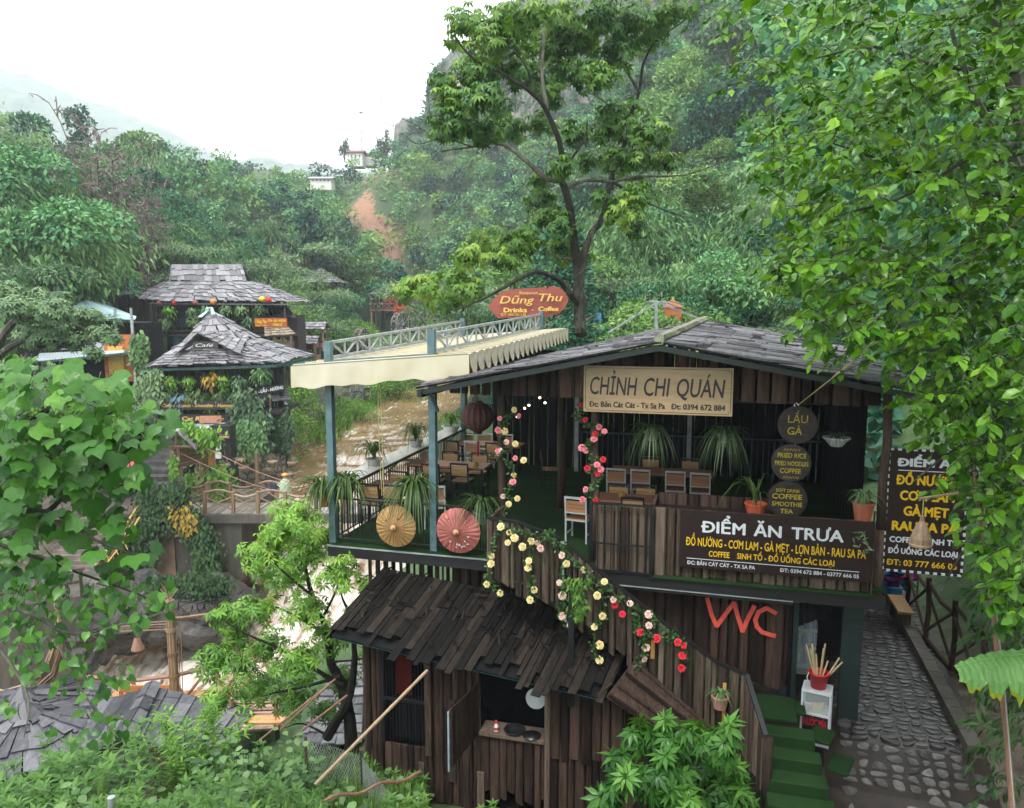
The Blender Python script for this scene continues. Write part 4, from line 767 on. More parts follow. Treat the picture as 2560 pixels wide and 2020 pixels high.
b = MB(); b.tube([(1.02, -.02, 3.42), (1.03, -.03, 2.4), (1.04, -.02, .95)], .008, 5); b.tube([(.98, -.02, 3.42), (.97, -.03, 2.2), (1.0, -.02, .95)], .008, 5); b.box((1.0, -.02, 3.42), (.16, .05, .06)); b.build('pull_cord', M_ROPE, aw)
# railings
rl = bthing('railing', 'black metal terrace railing along the front and river edge', 'railing')
def rail(mb, p, q, h=.84, pitch=.115, lowz=.08):
    p, q = Vector(p), Vector(q); L = (q - p).length; mb.beam(p + Vector((0, 0, h)), q + Vector((0, 0, h)), .045, .03); mb.beam(p + Vector((0, 0, lowz)), q + Vector((0, 0, lowz)), .03, .025)
    for k in range(1, int(L / pitch)): c = p.lerp(q, k * pitch / L); mb.box(c + Vector((0, 0, (h + lowz) / 2)), (.017, .017, h - lowz))
b = MB(); rail(b, (.07, .0, 0), (1.93, 0, 0)); b.build('front_panel', M_BLACKM, rl); b = MB(); rail(b, (2.07, 0, 0), (3.15, 0, 0)); b.build('front_panel', M_BLACKM, rl); b = MB(); rail(b, (0, .08, 0), (0, 7.4, 0), .93); b.build('side_panel', M_BLACKM, rl)
ct = bthing('bar_counter', 'long pale counter top on the river side railing', 'counter'); b = MB(); b.slab([(-.42, .7, 1.0), (.08, .7, 1.0), (.06, 7.7, 1.0), (-.44, 7.7, 1.0)], .04); b.build('counter_top', M_COUNTER, ct); b = MB(); b.beam((.09, .7, .975), (.07, 7.7, .975), .03, .06); [b.beam((.05, t, .95), (-.35, t, .6), .03, .03) for t in (1, 3, 5, 7)]; b.build('bracket', M_BLACKM, ct)
def sign(name, label, c0, c1, z0, z1, t, mat, th=.03):          # an upright board facing the front : s from c0 to c1
    o = bthing(name, label, 'sign', 0, 0, 0); b = MB(); b.box(((c0 + c1) / 2, t + th / 2, (z0 + z1) / 2), (c1 - c0, th, z1 - z0), a=.5); b.build('board', mat, o); return o
X_, Z_ = Vector((1, 0, 0)), Vector((0, 0, 1))
# tan house sign
o = sign('house_sign', 'large tan wooden sign board with black italic lettering under the gable', 4.7, 7.07, 2.64, 3.4, -.1, M_SIGNWOOD, .05)
b = MB(); P0 = (4.7, -.1, 2.64); w, h = 2.37, .76
for word, a, c in (('CHỈNH', .045, .37), ('CHI', .415, .59), ('QUÁN', .635, .95)): lettering(b, word, P0, X_, Z_, a * w, c * w, h * .385, h * .40, .012, .16)
lettering(b, 'Đc: Bản Cát Cát - Tx Sa Pa', P0, X_, Z_, .04 * w, .56 * w, h * .115, h * .12, .035); lettering(b, 'Đt: 0394 672 884', P0, X_, Z_, .6 * w, .955 * w, h * .115, h * .12, .035); b.build('lettering', M_INK, o)
b = MB(); cr = [(.06, .03), (w - .06, .03), (w - .06, .06), (w - .03, .06), (w - .03, h - .06), (w - .06, h - .06), (w - .06, h - .03), (.06, h - .03), (.06, h - .06), (.03, h - .06), (.03, .06), (.06, .06)]
for (x0, z0), (x1, z1) in zip(cr, cr[1:] + cr[:1]): b.beam((4.7 + x0, -.102, 2.64 + z0), (4.7 + x1, -.102, 2.64 + z1), .006, .009, up=(0, -1, 0))
b.build('border_line', M_INK, o)
# brown menu sign
o = sign('menu_sign', 'wide dark brown menu sign with white and yellow lettering on the parapet', 6.32, 9.22, .12, 1.08, -.1, M_SIGNBROWN, .04); P0 = (6.32, -.1, .12); w, h = 2.9, .96
a, y = MB(), MB()
for word, x0, x1 in (('ĐIỂM', .114, .352), ('ĂN', .395, .54), ('TRƯA', .59, .855)): lettering(a, word, P0, X_, Z_, x0 * w, x1 * w, h * .64, h * .2, .028)
lettering(y, 'ĐỒ NƯỚNG - CƠM LAM - GÀ MẸT - LỢN BẢN - RAU SA PA', P0, X_, Z_, .033 * w, .968 * w, h * .395, h * .145, .02)
lettering(y, 'COFFEE', P0, X_, Z_, .16 * w, .272 * w, h * .225, h * .1, .02); lettering(y, 'SINH TỐ - ĐỒ UỐNG CÁC LOẠI', P0, X_, Z_, .312 * w, .815 * w, h * .225, h * .1, .02)
a.box((P0[0] + .49 * w, -.102, P0[2] + .165 * h), (.9 * w, .005, .009)); lettering(a, 'ĐC: BẢN CÁT CÁT - TX SA PA', P0, X_, Z_, .043 * w, .41 * w, h * .06, h * .065, .015); lettering(a, 'ĐT: 0394 672 884 - 03777 666 05', P0, X_, Z_, .54 * w, .94 * w, h * .06, h * .065, .015)
a.build('white_lettering', M_WHITE, o); y.build('yellow_lettering', M_YELLOW, o)
# tall sign beside the path
o = sign('tall_menu_sign', 'tall brown menu sign with striped frame hanging over the path', 9.42, 10.5, .3, 2.19, .1, M_SIGNBROWN, .04); P0 = (9.42, .1, .3); w, h = 1.08, 1.89; a, y = MB(), MB()
lettering(a, 'ĐIỂM ĂN', P0, X_, Z_, .1 * w, .93 * w, h * .87, h * .065, .05); a.box((P0[0] + w * .52, .098, P0[2] + h * .835), (w * .8, .005, .012))
for k, (tx, x0, x1) in enumerate((('ĐỒ NƯỚNG', .1, .93), ('CƠM LAM', .16, .86), ('GÀ MẸT', .22, .8), ('RAU SA PA', .08, .93))): lettering(y, tx, P0, X_, Z_, x0 * w, x1 * w, h * (.72 - .128 * k), h * .078, .045)
lettering(a, 'COFFEE - SINH TỐ', P0, X_, Z_, .06 * w, .95 * w, h * .235, h * .048, .04); lettering(a, 'ĐỒ UỐNG CÁC LOẠI', P0, X_, Z_, .05 * w, .95 * w, h * .14, h * .048, .04); lettering(y, 'ĐT: 03 777 666 05', P0, X_, Z_, .04 * w, .95 * w, h * .04, h * .05, .02)
a.build('white_lettering', M_WHITE, o); y.build('yellow_lettering', M_YELLOW, o)
fr = [MB(), MB()]
for (p, q) in (((9.41, .09, .29), (10.51, .09, .29)), ((10.51, .09, .29), (10.51, .09, 2.2)), ((10.51, .09, 2.2), (9.41, .09, 2.2)), ((9.41, .09, 2.2), (9.41, .09, .29))):
    n = int((Vector(q) - Vector(p)).length / .055)
    for k in range(n): fr[k % 2].beam(lerp3(p, q, k / n), lerp3(p, q, (k + .96) / n), .03, .03)
fr[0].build('frame', M_BLACKM, o); fr[1].build('frame_stripe', M_WHITE, o)
# three round log slices
def disc_sign(label, s, z, r_, rows, tilt=0):
    o = bthing('round_sign', label, 'sign', s, .02, z, 'round hanging slice signs'); rx = Matrix.Rotation(R(90 + tilt), 3, 'X'); b = MB(); b.lathe([(r_ * .97, -.035), (r_, -.02), (r_, .02), (r_ * .97, .035)], 36, (0, 0, 0), rx); b.build('slice', M_SLABSIGN, o)
    b = MB()
    for tx, x0, x1, zb, cap, bo in rows: lettering(b, tx, (0, -.036, 0), X_, Z_, x0 * r_, x1 * r_, zb * r_, cap * r_, bo, .04)
    b.build('lettering', M_CHALKY, o)
    b = MB()
    for zz in ((.72, -.75) if 'fried' in label else ()):
        pts = [(x, -.037, zz * r_ + (.03 if i % 2 else -.03) * r_ * 2) for i, x in enumerate(np.linspace(-.4 * r_, .4 * r_, 12))]; b.tube(pts, .006, 4)
    if b.V: b.build('zigzag', M_CHALKY, o)
disc_sign('round black log slice sign reading LẨU GÀ, top of three', 8.06, 2.53, .3, (('LẨU', -.5, .48, .12, .42, .0), ('GÀ', -.5, .22, -.5, .4, .01)))
disc_sign('round black log slice sign reading fried rice, middle of three', 7.99, 1.92, .3, (('FRIED RICE', -.7, .72, .3, .26, .02), ('FRIED NOODLES', -.82, .84, -.12, .24, .02), ('COFFEE', -.55, .5, -.52, .26, .02)))
disc_sign('round black log slice sign reading coffee smoothie tea, lowest of three', 7.96, 1.33, .3, (('SOFT DRINK', -.6, .6, .42, .18, .015), ('COFFEE', -.78, .72, .06, .27, .03), ('SMOOTHIE', -.78, .74, -.34, .24, .02), ('TEA', -.35, .3, -.72, .24, .02)))
b = MB(); b.tube([(8.0, .0, 2.82), (8.0, .0, 2.9), (8.06, -.02, 2.84)], .012, 5); b.tube([(8.06, .02, 2.82), (8.04, .02, 2.2), (7.98, .02, 1.6)], .008, 5); o = bthing('sign_cord', 'pale cord tying the round slice signs to the gable', 'cord'); b.build('cord', M_WHITE, o)
# red sign hung in the tree behind
SY = 21.5; sw = lambda x, y: PY(1150 + x * .16394, 680 + y * .16394, SY)
o = thing('hanging_sign', 'red brown wooden sign with gold lettering hanging from the tree branch', 'sign', (0, 0, 0)); b = MB()
ol = [(435, 525), (470, 470), (510, 410), (570, 360), (640, 300), (740, 275), (860, 258), (1040, 245), (1240, 235), (1420, 215), (1500, 235), (1570, 275), (1610, 340), (1650, 390), (1650, 440), (1625, 500), (1590, 560), (1500, 640), (1300, 690), (1130, 705), (900, 705), (700, 700), (590, 710), (540, 665), (480, 600)]
b.slab([sw(*p) for p in ol][::-1], .06); sb = b.build('board', M_REDW, o); b = MB(); ux = (sw(1500, 400) - sw(500, 400)).normalized(); px_ = (sw(1500, 400) - sw(500, 400)).length / 1000; P0 = sw(0, 0) + Vector((0, -.075, 0)); uz = Vector((0, 0, 1)); U = lambda tx, x0, x1, yb, cap, bo=0, shr=0: lettering(b, tx, P0, ux, uz, x0 * px_, x1 * px_, -yb * px_ * .985, cap * px_, bo, shr, .01)
U('Restaurant', 905, 1180, 340, 45, .01); U('Dũng', 600, 1130, 480, 115, .012, .25); U('Thu', 1195, 1560, 445, 120, .012, .25); U('Drinks', 660, 1020, 615, 70, .05); U('-', 1085, 1115, 600, 60, .05); U('Coffee', 1190, 1500, 595, 66, .05); U('SDT: 0967.59.11.86', 620, 1005, 670, 40, .01); b.build('lettering', M_GOLD, sb)
b = MB(); [b.tube([sw(x, 250), sw(x - 5, y)], .02, 5) for x, y in ((770, 150), (1340, 110))]; b.build('hanger', M_BLACKM, o)
# ================================================================ FURNITURE
def make_chair(fr_m, sl_m, label):
    t = thing('dining_chair', label, 'chair', (0, 0, -500), 0, 'dining chairs on the terrace')
    for sx in (-1, 1):
        b = MB(); b.beam((sx * .2, -.19, 0), (sx * .2, -.19, .44), .03, .03, up=(0, 1, 0)); b.build('leg', fr_m, t); b = MB(); b.beam((sx * .2, .19, 0), (sx * .2, .2, .45), .03, .03, up=(0, 1, 0)); b.beam((sx * .2, .2, .45), (sx * .2, .25, .88), .03, .03, up=(0, 1, 0)); b.build('leg', fr_m, t)
    b = MB(); [b.box((0, -.17 + k * .085, .45), (.4, .078, .018)) for k in range(5)]; b.build('seat', sl_m, t)
    b = MB(); b.box((0, -.2, .43), (.43, .03, .03)); b.box((0, .2, .43), (.43, .03, .03)); [b.box((s, 0, .43), (.03, .4, .03)) for s in (-.2, .2)]; [b.box((s, 0, .15), (.022, .38, .022)) for s in (-.2, .2)]; b.build('seat_frame', fr_m, t)
    b = MB(); [b.box((0, .218 + .01 * k, .625 + k * .075), (.37, .016, .068)) for k in range(3)]; b.build('backrest', sl_m, t); b = MB(); b.beam((-.215, .25, .865), (.215, .25, .865), .032, .04); b.beam((-.2, .215, .575), (.2, .215, .575), .025, .025); b.build('back_frame', fr_m, t); return t
CHB = make_chair(M_BLACKM, M_SLATY, 'x'); CHW = make_chair(M_CHFR, M_SLAT, 'x')
def chair(proto, s, t, yaw, label):                              # s,t is the middle of the chair's back edge
    c = Vector((s, t, 0)) + Matrix.Rotation(yaw, 3, 'Z') @ Vector((0, -.24, 0)); dup(proto, B(c.x, c.y, 0), -TH + yaw, label)
F_, K_ = R(180), R(0)                                            # F_: back towards the camera ; K_: facing the camera
for proto, s, t, yaw, lb in ((CHB, .12, 6.19, F_, 'black framed chair at the far table, nearest the river rail, back to the viewer'), (CHW, .7, 6.2, F_, 'pale framed chair in the middle of the near side of the far terrace table'), (CHB, 1.3, 6.15, F_, 'black framed chair beside the red lantern tassel at the far table'),
    (CHW, .12, 7.5, K_, 'pale framed chair on the far side of the far terrace table, by the river'), (CHW, .66, 7.52, K_, 'pale framed chair on the far side of the far table, under the lantern'), (CHW, 1.25, 7.5, K_, 'pale framed chair on the far side of the far table, behind the rose post'),
    (CHB, 1.3, 3.42, F_, 'black framed chair with its back to the viewer at the middle table, by the basket'), (CHB, .7, 3.2, F_, 'black framed chair half behind the green post at the middle table'), (CHW, .02, 4.75, K_, 'pale framed chair at the river end of the middle table'), (CHB, .62, 4.75, K_, 'black framed chair facing the viewer across the middle table'), (CHB, 1.37, 4.75, K_, 'black framed chair facing the viewer across the middle table, next to the lantern tassel'),
    (CHB, .22, 1.07, F_, 'black framed chair at the near table, closest to the corner post'), (CHB, .68, 1.1, F_, 'black framed chair at the near table, behind the yellow parasol'), (CHB, .3, 2.3, K_, 'black framed chair across the near table, beside the river counter'), (CHW, 1.55, 1.2, R(200), 'pale seated chair behind the middle green post'),
    (CHW, 4.78, 3.76, F_, 'grey framed chair in the dark dining room, behind the rose covered post'), (CHW, 5.3, 3.8, F_, 'grey framed chair in the dark dining room, second from the rose covered post'), (CHW, 6.04, 3.81, F_, 'grey framed chair in the dark dining room, third from the rose covered post'), (CHW, 6.56, 3.77, F_, 'grey framed chair in the dark dining room, farthest from the rose covered post'),
    (CHB, 5.01, 2.35, K_, 'black framed chair behind the inner table, nearer the rose post'), (CHB, 5.54, 2.38, K_, 'black framed chair behind the inner table, nearer the planter box'), (CHB, 5.4, 1.3, F_, 'black framed chair just behind the plank gate'), (CHW, 4.38, 1.05, R(172), 'pale framed chair standing alone on the green carpet by the gate'),
    (CHB, 2.75, 5.3, R(100), 'dark chair beyond the rose post, turned towards the far table'), (CHB, 5.4, 5.3, F_, 'dim black chair deep in the dining room behind the left hanging pot'), (CHB, 6.3, 5.3, F_, 'dim black chair deep in the dining room between the hanging pots')):
    chair(proto, s, t, yaw, lb)
for c in (CHB, CHW): drop_proto(c)
def table(label, s, t, ln, wd, h=.75):
    o = bthing('dining_table', label, 'table', s, t, 0, 'dining tables'); b = MB(); b.box((0, 0, h - .02), (ln, wd, .04), a=.6); b.build('tabletop', M_TABLE, o)
    for sx in (-1, 1):
        for sy in (-1, 1): b = MB(); b.box((sx * (ln / 2 - .08), sy * (wd / 2 - .06), (h - .04) / 2), (.045, .045, h - .04)); b.build('leg', M_BLACKM, o)
    b = MB(); b.box((0, 0, h - .06), (ln - .1, wd - .08, .03)); b.build('apron', M_BLACKM, o)
table('red wood table nearest the corner post on the terrace', .55, 1.65, 1.15, .65); table('long red wood table in the middle of the terrace with a basket', .85, 3.95, 1.95, .62); table('long red wood table at the far end of the terrace', 1.0, 6.75, 1.85, .66); table('wood table with a basket inside, behind the gate', 5.2, 1.8, 1.1, .62); table('dim table deep in the dining room behind four grey chairs', 5.7, 4.4, 2.2, .7)
for lb, s, t in (('yellow woven basket on the middle terrace table', 1.55, 3.85), ('yellow woven basket on the inner table behind the gate', 5.15, 1.75)):
    o = bthing('woven_basket', lb, 'basket', s, t, .752); b = MB(); b.lathe([(.055, 0), (.06, .02), (.062, .1), (.056, .1), (.052, .02), (0, .015)], 12); [b.lathe([(.064, z), (.066, z + .006), (.064, z + .012)], 12) for z in (.02, .05, .085)]; b.build('basket', plain('yellow_weave', (.42, .28, .06), .6, var=.4, scale=60), o)
# lantern
o = bthing('lantern', 'large faded maroon ribbed silk lantern hanging by the terrace', 'lantern', 1.88, 3.0, 2.0); b = MB(); n = 16; prof = [(.09, .33), (.2, .29), (.3, .2), (.355, .07), (.35, -.05), (.29, -.17), (.2, -.25), (.09, -.31)]
vs = []
for r_, z in prof:
    for k in range(n * 4): an = 2 * math.pi * k / (n * 4); rr = r_ * (1 - .06 * abs(math.sin(an * n / 2))) if k % 4 else r_; vs.append((rr * math.cos(an), rr * math.sin(an), z))
N4 = n * 4; b.add(vs, [(i * N4 + k, i * N4 + (k + 1) % N4, (i + 1) * N4 + (k + 1) % N4, (i + 1) * N4 + k) for i in range(7) for k in range(N4)]); b.build('shade', plain('faded_maroon_silk', (.17, .06, .065), .7, var=.35, scale=6, dirt=(.1, .07, .06)), o)
b = MB(); b.lathe([(.1, .33), (.1, .37), (.0, .37)], 14); b.lathe([(.0, -.36), (.1, -.35), (.1, -.31)], 14); b.tube([(0, 0, .37), (0, 0, 1.25)], .006, 5); b.build('cap', M_BLACKM, o); b = MB(); b.tube([(0, 0, -.35), (0, 0, -.5)], .008, 5); b.tube([(0, 0, -.5), (0, 0, -.54), (0, 0, -.56), (0, 0, -.85)], [.01, .03, .025, .03], 8); b.build('tassel', plain('crimson_thread', (.45, .02, .05), .7), o)
# bulbs
for k, (s, z) in enumerate(((2.67, 2.1), (2.77, 2.17), (3.02, 2.35), (3.14, 2.24), (2.48, 1.89), (3.85, 2.76))):
    o = bthing('light_bulb', ('glowing round bulb under the roof, ' + ('lowest but one of the string', 'third lowest of the string', 'highest of the string by the grey post', 'right of the grey post', 'small and lowest, beside a yellow rose', 'alone near the tan sign')[k]), 'light bulb', s, 4.0, z, 'bulbs under the restaurant roof'); b = MB(); q = .028 if k < 4 else .013; b.lathe([(0, -q), (q * .7, -q * .7), (q, 0), (q * .7, q * .7), (0, q)], 12); b.build('glass', MATS.get('warm_bulb') or glow('warm_bulb', (1, .8, .52), 4), o, True); b = MB(); b.lathe([(.012, q * .8), (.014, q + .05)], 8); b.tube([(0, 0, q + .05), (0, 0, 3.2 - z)], .004, 4); b.build('socket', M_BLACKM, o)
o = bthing('bulb_cord', 'thin dark cord carrying the glowing bulbs under the roof', 'cord'); b = MB(); b.tube([(2.2, 4, 2.35), (2.48, 4, 1.96), (2.67, 4, 2.16), (2.77, 4, 2.23), (3.02, 4, 2.41), (3.14, 4, 2.3), (3.5, 4, 2.62), (3.85, 4, 2.83), (4.4, 4, 3.1)], .008, 5); b.build('cord', M_WIRE, o)
# paper parasols tied to the railing
def parasol(label, s, z, r_, mat, blossoms, yaw=0):
    o = bthing('paper_parasol', label, 'parasol', s, -.2, z, 'paper parasols on the railing'); n = 26; b = MB(); vs = [(0, -.14, 0)]; rx = lambda a, rr, d: (rr * math.cos(a), -.14 + d, rr * math.sin(a))
    for q in (.33, .66, 1.0):
        for k in range(n * 2):
            a = math.pi * k / n; rr = r_ * q * (1 - .018 * (k % 2) * q); dpt = .13 * q ** 1.3 - .012 * q * (k % 2) + random.uniform(-.008, .008) * q; vs.append(rx(a, rr, dpt))
    m2 = n * 2; fs = [(0, 1 + (k + 1) % m2, 1 + k) for k in range(m2)] + [(1 + j * m2 + k, 1 + j * m2 + (k + 1) % m2, 1 + (j + 1) * m2 + (k + 1) % m2, 1 + (j + 1) * m2 + k) for j in range(2) for k in range(m2)]
    b.add(vs, fs, 0, .5); b.add([(x, y + .004, zz) for x, y, zz in vs], [f[::-1] for f in fs], 0, .5); cn = b.build('canopy', mat, o)
    b = MB(); [b.tube([rx(math.pi * 2 * k / n, .02, -.004), rx(math.pi * 2 * k / n, r_ * .5, .045), rx(math.pi * 2 * k / n, r_ * .99, .127)], .0028, 4) for k in range(n)]; b.build('ribs', MATS.get('dark_rib') or plain('dark_rib', (.09, .05, .03), .7), cn)
    b = MB(); b.lathe([(0, .06), (.025, .05), (.03, .02), (.06, 0), (.05, -.02)], 12, (0, -.15, 0), Matrix.Rotation(R(90), 3, 'X')); b.tube([(0, -.13, 0), (0, .3, .02)], .012, 6); b.build('finial', M_SLAT, o)
    for col, pts in blossoms:
        b = MB()
        for x, zz, sz in pts:
            rr = math.hypot(x, zz) * r_; dp = -.14 + .13 * (rr / r_) ** 1.3 - .006
            for k in range(5): a = k * 1.2566 + x * 5; c = (x * r_ + math.cos(a) * sz * .6, dp, zz * r_ + math.sin(a) * sz * .6); b.lathe([(sz * .42, -.003), (sz * .42, .003)], 8, c, Matrix.Rotation(R(90), 3, 'X'))
        b.build('painted_blossom', col, cn)
parasol('tan paper parasol with dark ribs tied to the railing', 1.35, .46, .385, plain('tan_paper', (.44, .25, .09), .6, var=.2, scale=5), [(plain('green_motif', (.12, .22, .06), .7), [(.4, -.45, .025), (-.05, .55, .02)]), (plain('brown_motif', (.2, .08, .05), .7), [(-.4, .3, .015), (.2, .42, .018)])])
parasol('faded red paper parasol painted with pale blossoms on the railing', 2.53, .47, .41, plain('rose_paper', (.44, .13, .11), .6, var=.2, scale=5), [(plain('pale_blossom', (.62, .48, .4), .7), [(.5, -.2, .02), (.35, -.4, .018), (.45, -.52, .02), (.1, -.58, .022), (.0, -.55, .02), (.2, -.66, .02), (-.3, -.45, .02), (-.05, -.7, .018), (.3, -.62, .02)]), (plain('blue_motif', (.12, .1, .16), .7), [(-.4, .5, .022), (.35, .62, .018), (.25, -.72, .018)])])
# ================================================================ THE VILLAGE ACROSS THE RIVER
def V3(*p): return Vector(p)
def vsign(name, label, cat, u0, v0, u1, v1, Y, mat, texts, lm, th=.05, dy=0):
    # a small board facing the valley; texts: (words, x0, x1, baseline, cap, bold, shear) as fractions
    p, q = PY(u0, v1, Y), PY(u1, v1, Y + dy); z1 = PY(u0, v0, Y).z; o = thing(name, label, cat, p); h = z1 - p.z; d = q - p; d.z = 0; w = d.length; ux = d / w; b = MB(); n = ux.cross(Z_)
    b.add([Vector(ux) * x + Z_ * z + n * y for y in (0, -th) for x, z in ((0, 0), (w, 0), (w, h), (0, h))], [(0, 1, 2, 3), (7, 6, 5, 4), (0, 4, 5, 1), (1, 5, 6, 2), (2, 6, 7, 3), (3, 7, 4, 0)], 0, .5); bd = b.build('board', mat, o)
    b = MB()
    for t in texts: lettering(b, t[0], (0, 0, 0), ux, Z_, t[1] * w, t[2] * w, t[3] * h, t[4] * h, t[5] if len(t) > 5 else .03, t[6] if len(t) > 6 else 0, .012)
    if b.V: b.build('lettering', lm, bd)
    return o
M_DWALL = wood('old_dark_boards', (.014, .013, .013), (.04, .035, .032), (.09, .08, .07), .8, (5, 5, .5), 4, .02)
M_STONE, nt, bs = newmat('rubble_stone'); tcn = nt.nodes.new('ShaderNodeTexCoord'); vo = nt.nodes.new('ShaderNodeTexVoronoi'); vo.inputs['Scale'].default_value = 2.2; vo.feature = 'DISTANCE_TO_EDGE'; nt.links.new(tcn.outputs['Object'], vo.inputs['Vector']); vc = nt.nodes.new('ShaderNodeTexVoronoi'); vc.inputs['Scale'].default_value = 2.2; nt.links.new(tcn.outputs['Object'], vc.inputs['Vector'])
r_ = ramp(nt, [(0, (.02, .018, .015)), (.12, (.16, .14, .12)), (.5, (.27, .24, .2))]); nt.links.new(vo.outputs['Distance'], r_.inputs[0]); nt.links.new(mixc(nt, r_.outputs[0], vc.outputs['Color'], .12, 'SOFT_LIGHT'), bs.inputs['Base Color']); bs.inputs['Roughness'].default_value = .85; bump(nt, bs, vo.outputs['Distance'], .1)
M_TEAL = plain('teal_boards', (.02, .12, .12), .6, var=.3)
# ---- upper house
uh = thing('wooden_house', 'large dark wooden house with tall grey shingle roof behind the café', 'house')
b = MB(); shingles(b, (-28.4, 60, .55), (-17.4, 60.3, .45), (-21.7, 63, 2.16), (-27.9, 63, 2.16), .42, .85, .05, .4, .2); shingles(b, (-27.9, 63, 2.16), (-21.7, 63, 2.16), (-22.6, 64.6, 3.62), (-28.5, 64.6, 3.62), .42, .8, .05, .4, .2)
shingles(b, (-17.4, 60.3, .45), (-17.6, 68, .5), (-21.7, 65.5, 2.2), (-21.7, 63, 2.16), .3, .6, .05, .4, .2); shingles(b, (-31.6, 64, .9), (-28.4, 60, .6), (-27.9, 63, 2.16), (-29.5, 65, 2.2), .3, .6, .05, .4, .2); shingles(b, (-22.6, 67, 2.2), (-28.6, 67, 2.2), (-28.5, 64.6, 3.62), (-22.6, 64.6, 3.62), .3, .6, .05, .4, .2)
b.slab([(-28.4, 60.05, .4), (-17.4, 60.3, .32), (-17.6, 68, .35), (-29, 68, .4)], .1); b.slab([(-28.5, 64.6, 3.5), (-28, 63, 2.1), (-28.2, 66.5, 2.1)], .1); b.build('roof', M_SHINGLE, uh)
b = MB(); planks(b, (-28.6, 63.2, 0), (-19.2, 63.5, 0), .6, -6.6, .35, .05, .01, 0, (0, -1, 0)); planks(b, (-31, 64, 0), (-28.4, 60.6, 0), pl([(0, .8), (1, .6)]), -6.6, .35, .05, .01, 0, (-.79, -.6, 0)); b.build('wall', M_DWALL, uh)
b = MB(); planks(b, (-27, 60.7, 0), (-21.2, 60.8, 0), -2.3, -4.4, .35, .04, .01, 0, (0, -1, 0)); b.box((-22, 62, -4.5), (12, 3.4, .2)); b.build('lower_front', M_TEAL, uh)
b = MB(); [b.box((x, 60.7, -2.9), (.18, .18, 7)) for x in (-28.2, -24.5, -21, -18)]; b.box((-23, 61.7, -2.15), (10.8, 2.6, .2)); [b.beam((-28.2, 60.6, z), (-18, 60.7, z), .08, .1) for z in (-.9, -1.4, -1.8)]; b.build('balcony', M_DWALL, uh)
b = MB(); b.box((-26.9, 62.9, -.6), (1.1, .1, 1.9)); b.box((-23.9, 62.9, -.6), (1.3, .1, 1.9)); b.build('blue_panel', plain('blue_board', (.06, .09, .14), .6), uh)
b = MB(); shingles(b, (-31.2, 60.4, -1.9), (-28.6, 59.2, -1.9), (-28.4, 61, -1.1), (-31, 62, -1.1), .4, .5, .04); b.build('side_awning', M_TIN, uh)
for u, v, col, lb in ((437, 757, 'red', 'red'), (533, 755, 'orange', 'orange'), (655, 748, 'yellow', 'yellow'), (671, 750, 'red', 'dark red'), (399, 758, 'brown', 'brown'), (487, 757, 'brown', 'maroon')):
    p = PY(u, v, 60.2); o = thing('paper_lantern', lb + ' paper lantern under the eave of the large wooden house' + (', right part' if u > 600 else ''), 'lantern', p, 0, 'lanterns of the wooden house'); b = MB(); b.lathe([(.05, -.24), (.2, -.15), (.26, 0), (.2, .15), (.05, .24)], 12); c_ = {'red': (.55, .02, .02), 'orange': (.75, .25, .02), 'yellow': (.7, .5, .03), 'brown': (.25, .06, .04)}[col]; b.build('shade', MATS.get('lantern_' + col) or plain('lantern_' + col, c_, .6), o, True); b = MB(); b.tube([(0, 0, .2), (0, 0, .5)], .015, 4); b.build('hook', M_WIRE, o)
def tuft(lm, c, r_, n, sz, droop=.8):
    for _ in range(n):
        d = Vector((random.gauss(0, 1), random.gauss(0, 1), random.gauss(.3, .8))).normalized(); p = Vector(c) + d * r_ * random.uniform(.3, 1) + Vector((0, 0, -r_ * .4)); lm.leaf(p, (d.x, d.y, d.z * .5 - droop), (d.x * .5, d.y * .5, 1), sz * random.uniform(.7, 1.4))
def hangplant(u, v, Y, r_, F, label, grp, pot=True, drop=0.0):
    p = PY(u, v, Y); o = thing('hanging_plant', label, 'hanging plant', p, 0, grp); lm = LM(); tuft(lm, (0, 0, 0), r_, 170, r_ * .55, .9)
    if drop:
        for _ in range(160): q = random.random(); lm.leaf((random.gauss(0, r_ * .35), random.gauss(0, r_ * .35), -drop * q), (random.gauss(0, .6), random.gauss(0, .6), -1), (random.gauss(0, 1), -1, .5), r_ * .4)
    lm.build('leaves', T_LANCE, F, o, 1.5); b = MB(); b.lathe([(r_ * .3, -r_ * .6), (r_ * .42, -r_ * .2), (r_ * .4, -r_ * .2), (0, -r_ * .25)], 10); b.build('pot', M_STONEPOT if pot else M_TERRA, o); b = MB(); b.tube([(0, 0, -r_ * .2), (0, 0, r_ * 1.6)], .012, 4); b.build('hanger', M_WIRE, o)
GU = 'plants hanging on the wooden house'
for u, v, lb, F in ((425, 770, 'leafy green plant hung first from the left under the large house eave', F_LIME), (482, 772, 'pink tinged plant hung second from the left under the large house eave', F_GREY), (514, 770, 'bushy fern hung third from the left under the large house eave', F_BAMBOO), (565, 768, 'pink flowering plant hung fourth from the left under the large house eave', F_PALE), (604, 768, 'pale fern hung fifth from the left under the large house eave', F_PALE), (650, 768, 'dark plant hung at the right corner of the large house eave', F_DARK), (413, 800, 'spiky plant on the left of the large house balcony rail', F_GREY), (484, 797, 'spiky plant in the middle of the large house balcony rail', F_BAMBOO), (622, 797, 'spiky plant on the right of the large house balcony rail', F_GREY)): hangplant(u, v, 60.2, .55, F, lb, GU)
vsign('restaurant_sign', 'tall black board with yellow lettering beside the wooden house', 'sign', 369, 808, 408, 866, 57, M_INK, (('restaurant', 0, .78, .92, .09, .04), ('Dũng Thu', 0, 1.05, .73, .17, .03, .2), ('Thắng Cố', .06, 1.05, .47, .16, .03, .2), ('Drinks', .1, .92, .25, .15, .04, .1), ('FastFood', .05, .97, .05, .15, .05, .1)), M_YELLOW)
